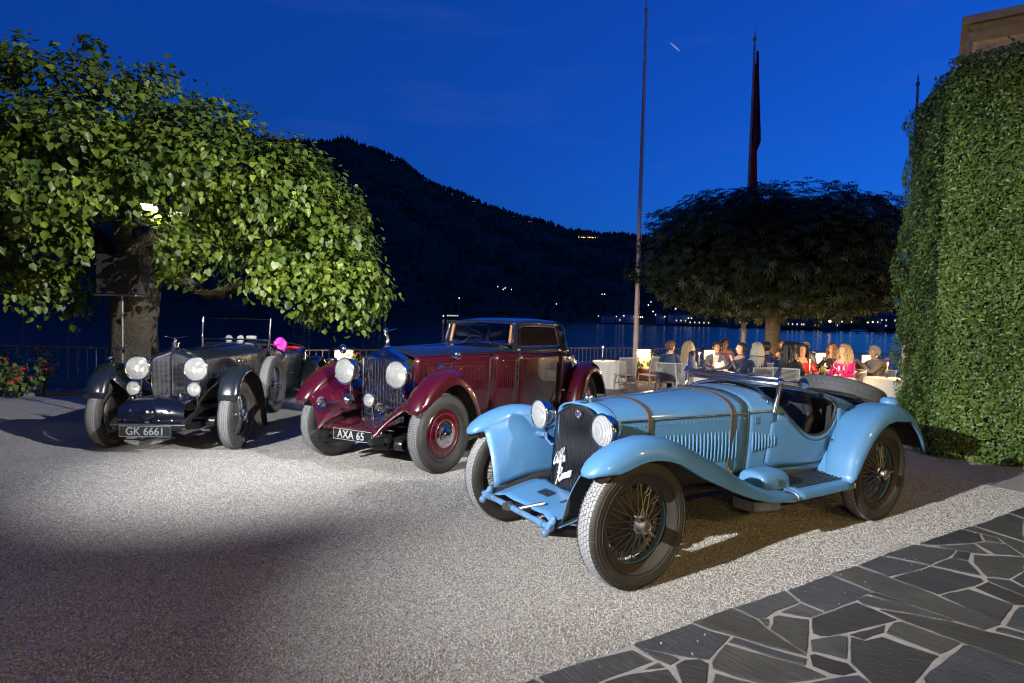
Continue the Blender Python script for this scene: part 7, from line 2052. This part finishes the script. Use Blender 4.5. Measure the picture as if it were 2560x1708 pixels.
    if extra == 'shirt':
        sb = MB(); rows = [[(lx + .075 + .055 * math.sin(t * 2.4) + .010, s_ * (.012 + .055 * t), .80 + .29 * t) for s_ in (-1, -.4, .4, 1)] for t in np.linspace(0, 1, 7)]
        sb.grid(rows); obj('shirt_front', sb, M['shirt'], body, 80, solid=.01)
        obj('collar', MB().tube([(lx - .02 + .075 * math.cos(a), .070 * math.sin(a), 1.085 - .02 * math.cos(a)) for a in np.linspace(0, 2 * math.pi, 17)[:-1]], .016, 6, closed=True), M['shirt'], body, 80)
    ids = [0] + [i for sd in (1, -1) for i in leg[sd][:3]]; mp_ = {v: i for i, v in enumerate(ids)}
    bm_ = skin_mesh('bottom', [V[i] for i in ids], [(mp_[a], mp_[b]) for a, b in E if a in mp_ and b in mp_], [(.175, .14)] + [.108, .078, .060] * 2, 2)
    link(bottom[0], bm_, bottom[1], body, 0, fix=False); bm_.shade_smooth()
    for sd in (1, -1):
        sm_ = MB(); a, t_ = Vector(V[leg[sd][2]]), Vector(V[leg[sd][3]])
        sm_.tube([a + (a - t_) * .25 + Vector((0, 0, -.035)), a + Vector((0, 0, -.03)), t_ + Vector((0, 0, -.005)), t_ + (t_ - a) * .35 + Vector((0, 0, -.01))], [.032, .046, .042, .022], 8)
        obj('shoe', sm_, M['black'], body, 60)
    if hs != 1.0: e.scale = (hs, hs, hs)
    return e
def cm(name, c, rough=.8, n=True): return mat(name, c, rough, noise=(10, .25) if n else None)
M['lip'] = cm('red_lip', (.42, .07, .07), .5); M['lipm'] = cm('lip', (.34, .15, .12), .6); M['shirt'] = cm('white_shirt', (.66, .63, .60))
H = {'blonde': cm('blonde_hair', (.36, .25, .12), .5), 'ash': cm('ash_blonde_hair', (.42, .36, .27), .5), 'dark': cm('dark_hair', (.022, .016, .012), .4), 'brown': cm('brown_hair', (.13, .065, .03), .45), 'grey': cm('grey_hair', (.32, .30, .27), .6)}
CL = {'navy': cm('navy_wool', (.020, .035, .085)), 'white': cm('white_knit', (.60, .58, .54)), 'grey': cm('grey_tweed', (.155, .145, .135)), 'ink': cm('ink_jacket', (.022, .024, .035)), 'black': cm('black_cloth', (.012, .012, .014)), 'red': cm('red_satin', (.62, .03, .025), .4), 'pink': cm('magenta_satin', (.72, .012, .20), .38),
      'taupe': cm('taupe_jacket', (.24, .205, .165)), 'cream': cm('cream_trousers', (.52, .47, .38)), 'tux': cm('dinner_jacket', (.014, .015, .020)), 'rust': cm('rust_blouse', (.25, .09, .05))}
person(3.78, 14.75, 62, 'person in a navy blazer seen from behind on the left of the pair', 'fair', ('blazer', CL['navy']), ('trousers', CL['navy']), H['brown'], 'short', 'table', 'lap', .02, -25)
person(4.02, 14.15, 20, 'person with wavy blonde hair and white top, seen from behind', 'fair', ('top', CL['white']), ('trousers', CL['white']), H['blonde'], 'wavy', 'table', 'lap', .02, 18, sex='f')
chair(3.66, 14.45, 62, 'white chair under the person in the navy blazer'); chair(3.98, 13.9, 20, 'white chair under the person in the white top')
person(4.92, 14.85, 248, 'person in a grey jacket and open white shirt reading a menu', 'tan', ('jacket', CL['grey']), ('trousers', CL['grey']), H['dark'], 'short', 'reach', 'table', .05, -6, 'shirt')
chair(4.98, 15.05, 248, 'white chair behind the person in the grey jacket')
person(5.28, 14.2, 195, 'person in ink blue with short dark hair, hand raised to chin', 'fair', ('blouse', CL['ink']), ('trousers', CL['ink']), H['dark'], 'bun', 'chin', 'table', .04, -10, sex='f')
chair(5.36, 14.2, 195, 'white chair beside the menu table under the person in ink blue')
person(5.12, 12.95, 100, 'person with long straight ash blonde hair, back turned', 'fair', ('cardigan', CL['ink']), ('skirt', CL['black']), H['ash'], 'long', 'table', 'table', .0, 8, sex='f')
chair(5.10, 12.75, 100, 'white chair below the long ash blonde hair')
person(5.42, 12.15, 55, 'person with long dark hair in black jacket, back turned', 'fair', ('jacket', CL['black']), ('trousers', CL['black']), H['dark'], 'long', 'table', 'table', .0, -5, sex='f')
chair(5.36, 11.98, 55, 'white chair below the long dark hair, nearest the windscreen')
person(6.12, 13.05, 262, 'person in a red top under a black jacket, facing the camera', 'fair', ('top', CL['red']), ('trousers', CL['black']), H['dark'], 'long', 'table', 'lap', -.02, 8, sex='f')
chair(6.14, 13.25, 262, 'white chair behind the person in red')
person(6.72, 12.55, 205, 'person in a magenta satin blouse with blonde curls, looking left', 'fair', ('blouse', CL['pink']), ('skirt', CL['pink']), H['blonde'], 'wavy', 'table', 'lap', -.02, -8, sex='f')
chair(6.84, 12.55, 200, 'white chair turned side-on under the person in magenta')
person(7.72, 13.2, 185, 'person in a taupe jacket and cream trousers holding a phone, legs crossed', 'tan', ('jacket', CL['taupe']), ('trousers', CL['cream']), H['grey'], 'short', 'phone', 'phone', .0, 0, None, True)
chair(7.86, 13.2, 185, 'white chair under the person with the phone')
person(7.35, 16.0, 195, 'person in a dinner jacket and white collar beyond the person in red', 'tan', ('dinner_jacket', CL['tux']), ('trousers', CL['black']), H['dark'], 'short', 'table', 'table', .03, 0, 'shirt')
person(6.48, 15.75, 60, 'person in a navy jacket with black hair seated before the tree trunk', 'tan', ('jacket', CL['navy']), ('trousers', CL['black']), H['dark'], 'short', 'table', 'table', .02, -15)
person(7.55, 17.3, 260, 'person with dark hair in rust leaning by the tree trunk', 'tan', ('blouse', CL['rust']), ('trousers', CL['black']), H['brown'], 'bun', 'table', 'table', .02, 12, sex='f')
person(8.05, 17.0, 240, 'grey-haired person at the far table, lit from the side', 'fair', ('jacket', CL['taupe']), ('trousers', CL['black']), H['grey'], 'short', 'table', 'table', 0, 0)
person(8.45, 16.3, 200, 'person with long brown curls at the table behind the one in magenta', 'tan', ('dress', CL['black']), ('skirt', CL['black']), H['brown'], 'wavy', 'table', 'table', .04, 0, sex='f')
person(6.05, 17.6, 250, 'person with dark skin at the far table lit amber by candles', 'dark', ('jacket', CL['rust']), ('trousers', CL['black']), H['dark'], 'short', 'table', 'table', .02, 15)
chair(7.45, 16.0, 195, 'white chair under the dinner jacket'); chair(8.0, 14.7, 150, 'empty white chair by the table behind the one in magenta'); chair(6.36, 15.55, 60, 'white chair before the tree trunk under the navy jacket')
# --- things on the tables
M['wineglass'] = glass('wine_glass', (.99, .985, .96), .9, .02); M['flame'] = emit('candle_flame', (1.0, .62, .22), 45.0); M['wax'] = mat('candle_wax', (.75, .70, .58), .5); M['paper'] = mat('menu_paper', (.72, .69, .62), .85); M['wine'] = mat('white_wine', (.75, .50, .12), .1); M['redwine'] = mat('red_wine', (.10, .01, .015), .1)
def tz_(y): return gz(y) + .744
def wineglass(x, y, lab, wine=None, s_=1.0):
    e = empty('wine_glass', (x, y, tz_(y)), 0, lab, 'wine glass', 'wine glasses')
    e.scale = (s_,) * 3
    obj('bowl', MB().lathe([(.034, .21), (.043, .175), (.045, .145), (.036, .115), (.012, .098), (.004, .09)], n=16), M['wineglass'], e, 80)
    obj('stem', MB().lathe([(.004, .095), (.0035, .02), (.010, .008), (.036, .003), (.036, 0)], n=14), M['wineglass'], e, 80)
    if wine: obj('wine', MB().lathe([(0, .155), (.043, .155), (.0435, .142), (.034, .116), (.010, .100), (0, .099)], n=14), M[wine], e, 80)
wineglass(6.02, 11.95, 'glass of white wine standing alone at the table edge', 'wine', 1.1); wineglass(6.28, 12.05, 'empty wine glass standing next to the white wine', None, 1.05); wineglass(6.40, 11.92, 'empty wine glass nearest the person in magenta', None, 1.05)
wineglass(6.62, 16.35, 'wine glass glowing amber on the far candlelit table, left', 'wine', 1.1); wineglass(6.82, 16.3, 'wine glass glowing amber on the far candlelit table, middle', 'wine', 1.1); wineglass(6.98, 16.45, 'wine glass on the far candlelit table, right', 'wine', 1.0); wineglass(8.1, 15.25, 'wine glass on the table behind the person in magenta', 'wine')
def candle(x, y, lab, h=.22, pw=7):
    e = empty('candle', (x, y, tz_(y)), 0, lab, 'candle', 'lit table candles')
    obj('holder', MB().lathe([(.035, 0), (.035, .008), (.008, .02), (.008, .09), (.018, .10), (.018, .115)], n=12), M['chrome'], e); obj('wax', MB().lathe([(.010, .10), (.010, .10 + h), (0, .10 + h)], n=10), M['wax'], e); obj('flame', MB().ball((0, 0, .125 + h), (.009, .009, .024), 6), M['flame'], e, 80)
    l = bpy.data.lights.new('candle_light', 'POINT'); l.energy = pw * 3.0; l.color = (1, .66, .32); l.shadow_soft_size = .03
    lo = bpy.data.objects.new('candle_light', l); COL.objects.link(lo); lo.parent = e; lo.location = (0, 0, .15 + h)
candle(2.52, 17.15, 'tall candle burning on the empty table', .26, 9); candle(4.30, 14.2, 'left candle on the menu table', .26); candle(4.52, 13.85, 'right candle on the menu table', .28); candle(6.75, 16.75, 'candle on the far table beyond the blonde diner', .24, 14); candle(5.95, 12.35, 'candle hidden behind the dark-haired diner', .18, 10); candle(8.25, 15.5, 'candle on the table behind the person in magenta', .2, 14); candle(7.32, 12.05, 'candle on the table against the ivy wall', .16, 10)
candle(4.75, 13.95, 'short candle in front of the held menu', .08, 6); candle(6.25, 11.82, 'short candle at the near edge of the wine glass table', .06, 8); candle(8.55, 15.25, 'second candle on the table behind the person in magenta', .1, 8); candle(6.5, 16.5, 'short candle at the left of the far candlelit table', .08, 8); candle(7.0, 16.75, 'short candle at the right of the far candlelit table', .08, 8)
wineglass(4.62, 14.25, 'wine glass beside the held menu', 'wine'); wineglass(4.40, 13.75, 'empty wine glass at the near side of the menu table'); wineglass(8.4, 15.6, 'wine glass beside the candles behind the person in magenta', 'wine'); wineglass(7.2, 11.85, 'wine glass on the table against the ivy wall', 'wine'); wineglass(2.85, 17.0, 'empty wine glass on the empty table')
def menu(x, y, rz, tilt, lab):
    mb = MB()
    for s_ in (-1, 1):
        mb.add([(0, 0, 0), (s_ * .16, -.02, .0), (s_ * .16, -.02 - .22 * math.cos(tilt), .22 * math.sin(tilt)), (0, -.22 * math.cos(tilt), .22 * math.sin(tilt))], [(0, 1, 2, 3)])
    o = obj('menu', mb, M['paper'], None, 0, solid=.006); o.location = (x, y, tz_(y) + .01); o.rotation_euler = (0, 0, R(rz)); tag(o, lab, 'menu', 'menus')
menu(4.30, 13.95, 10, .15, 'open menu lying flat on the table'); menu(4.85, 14.2, 200, .95, 'open menu held upright by the person in grey')
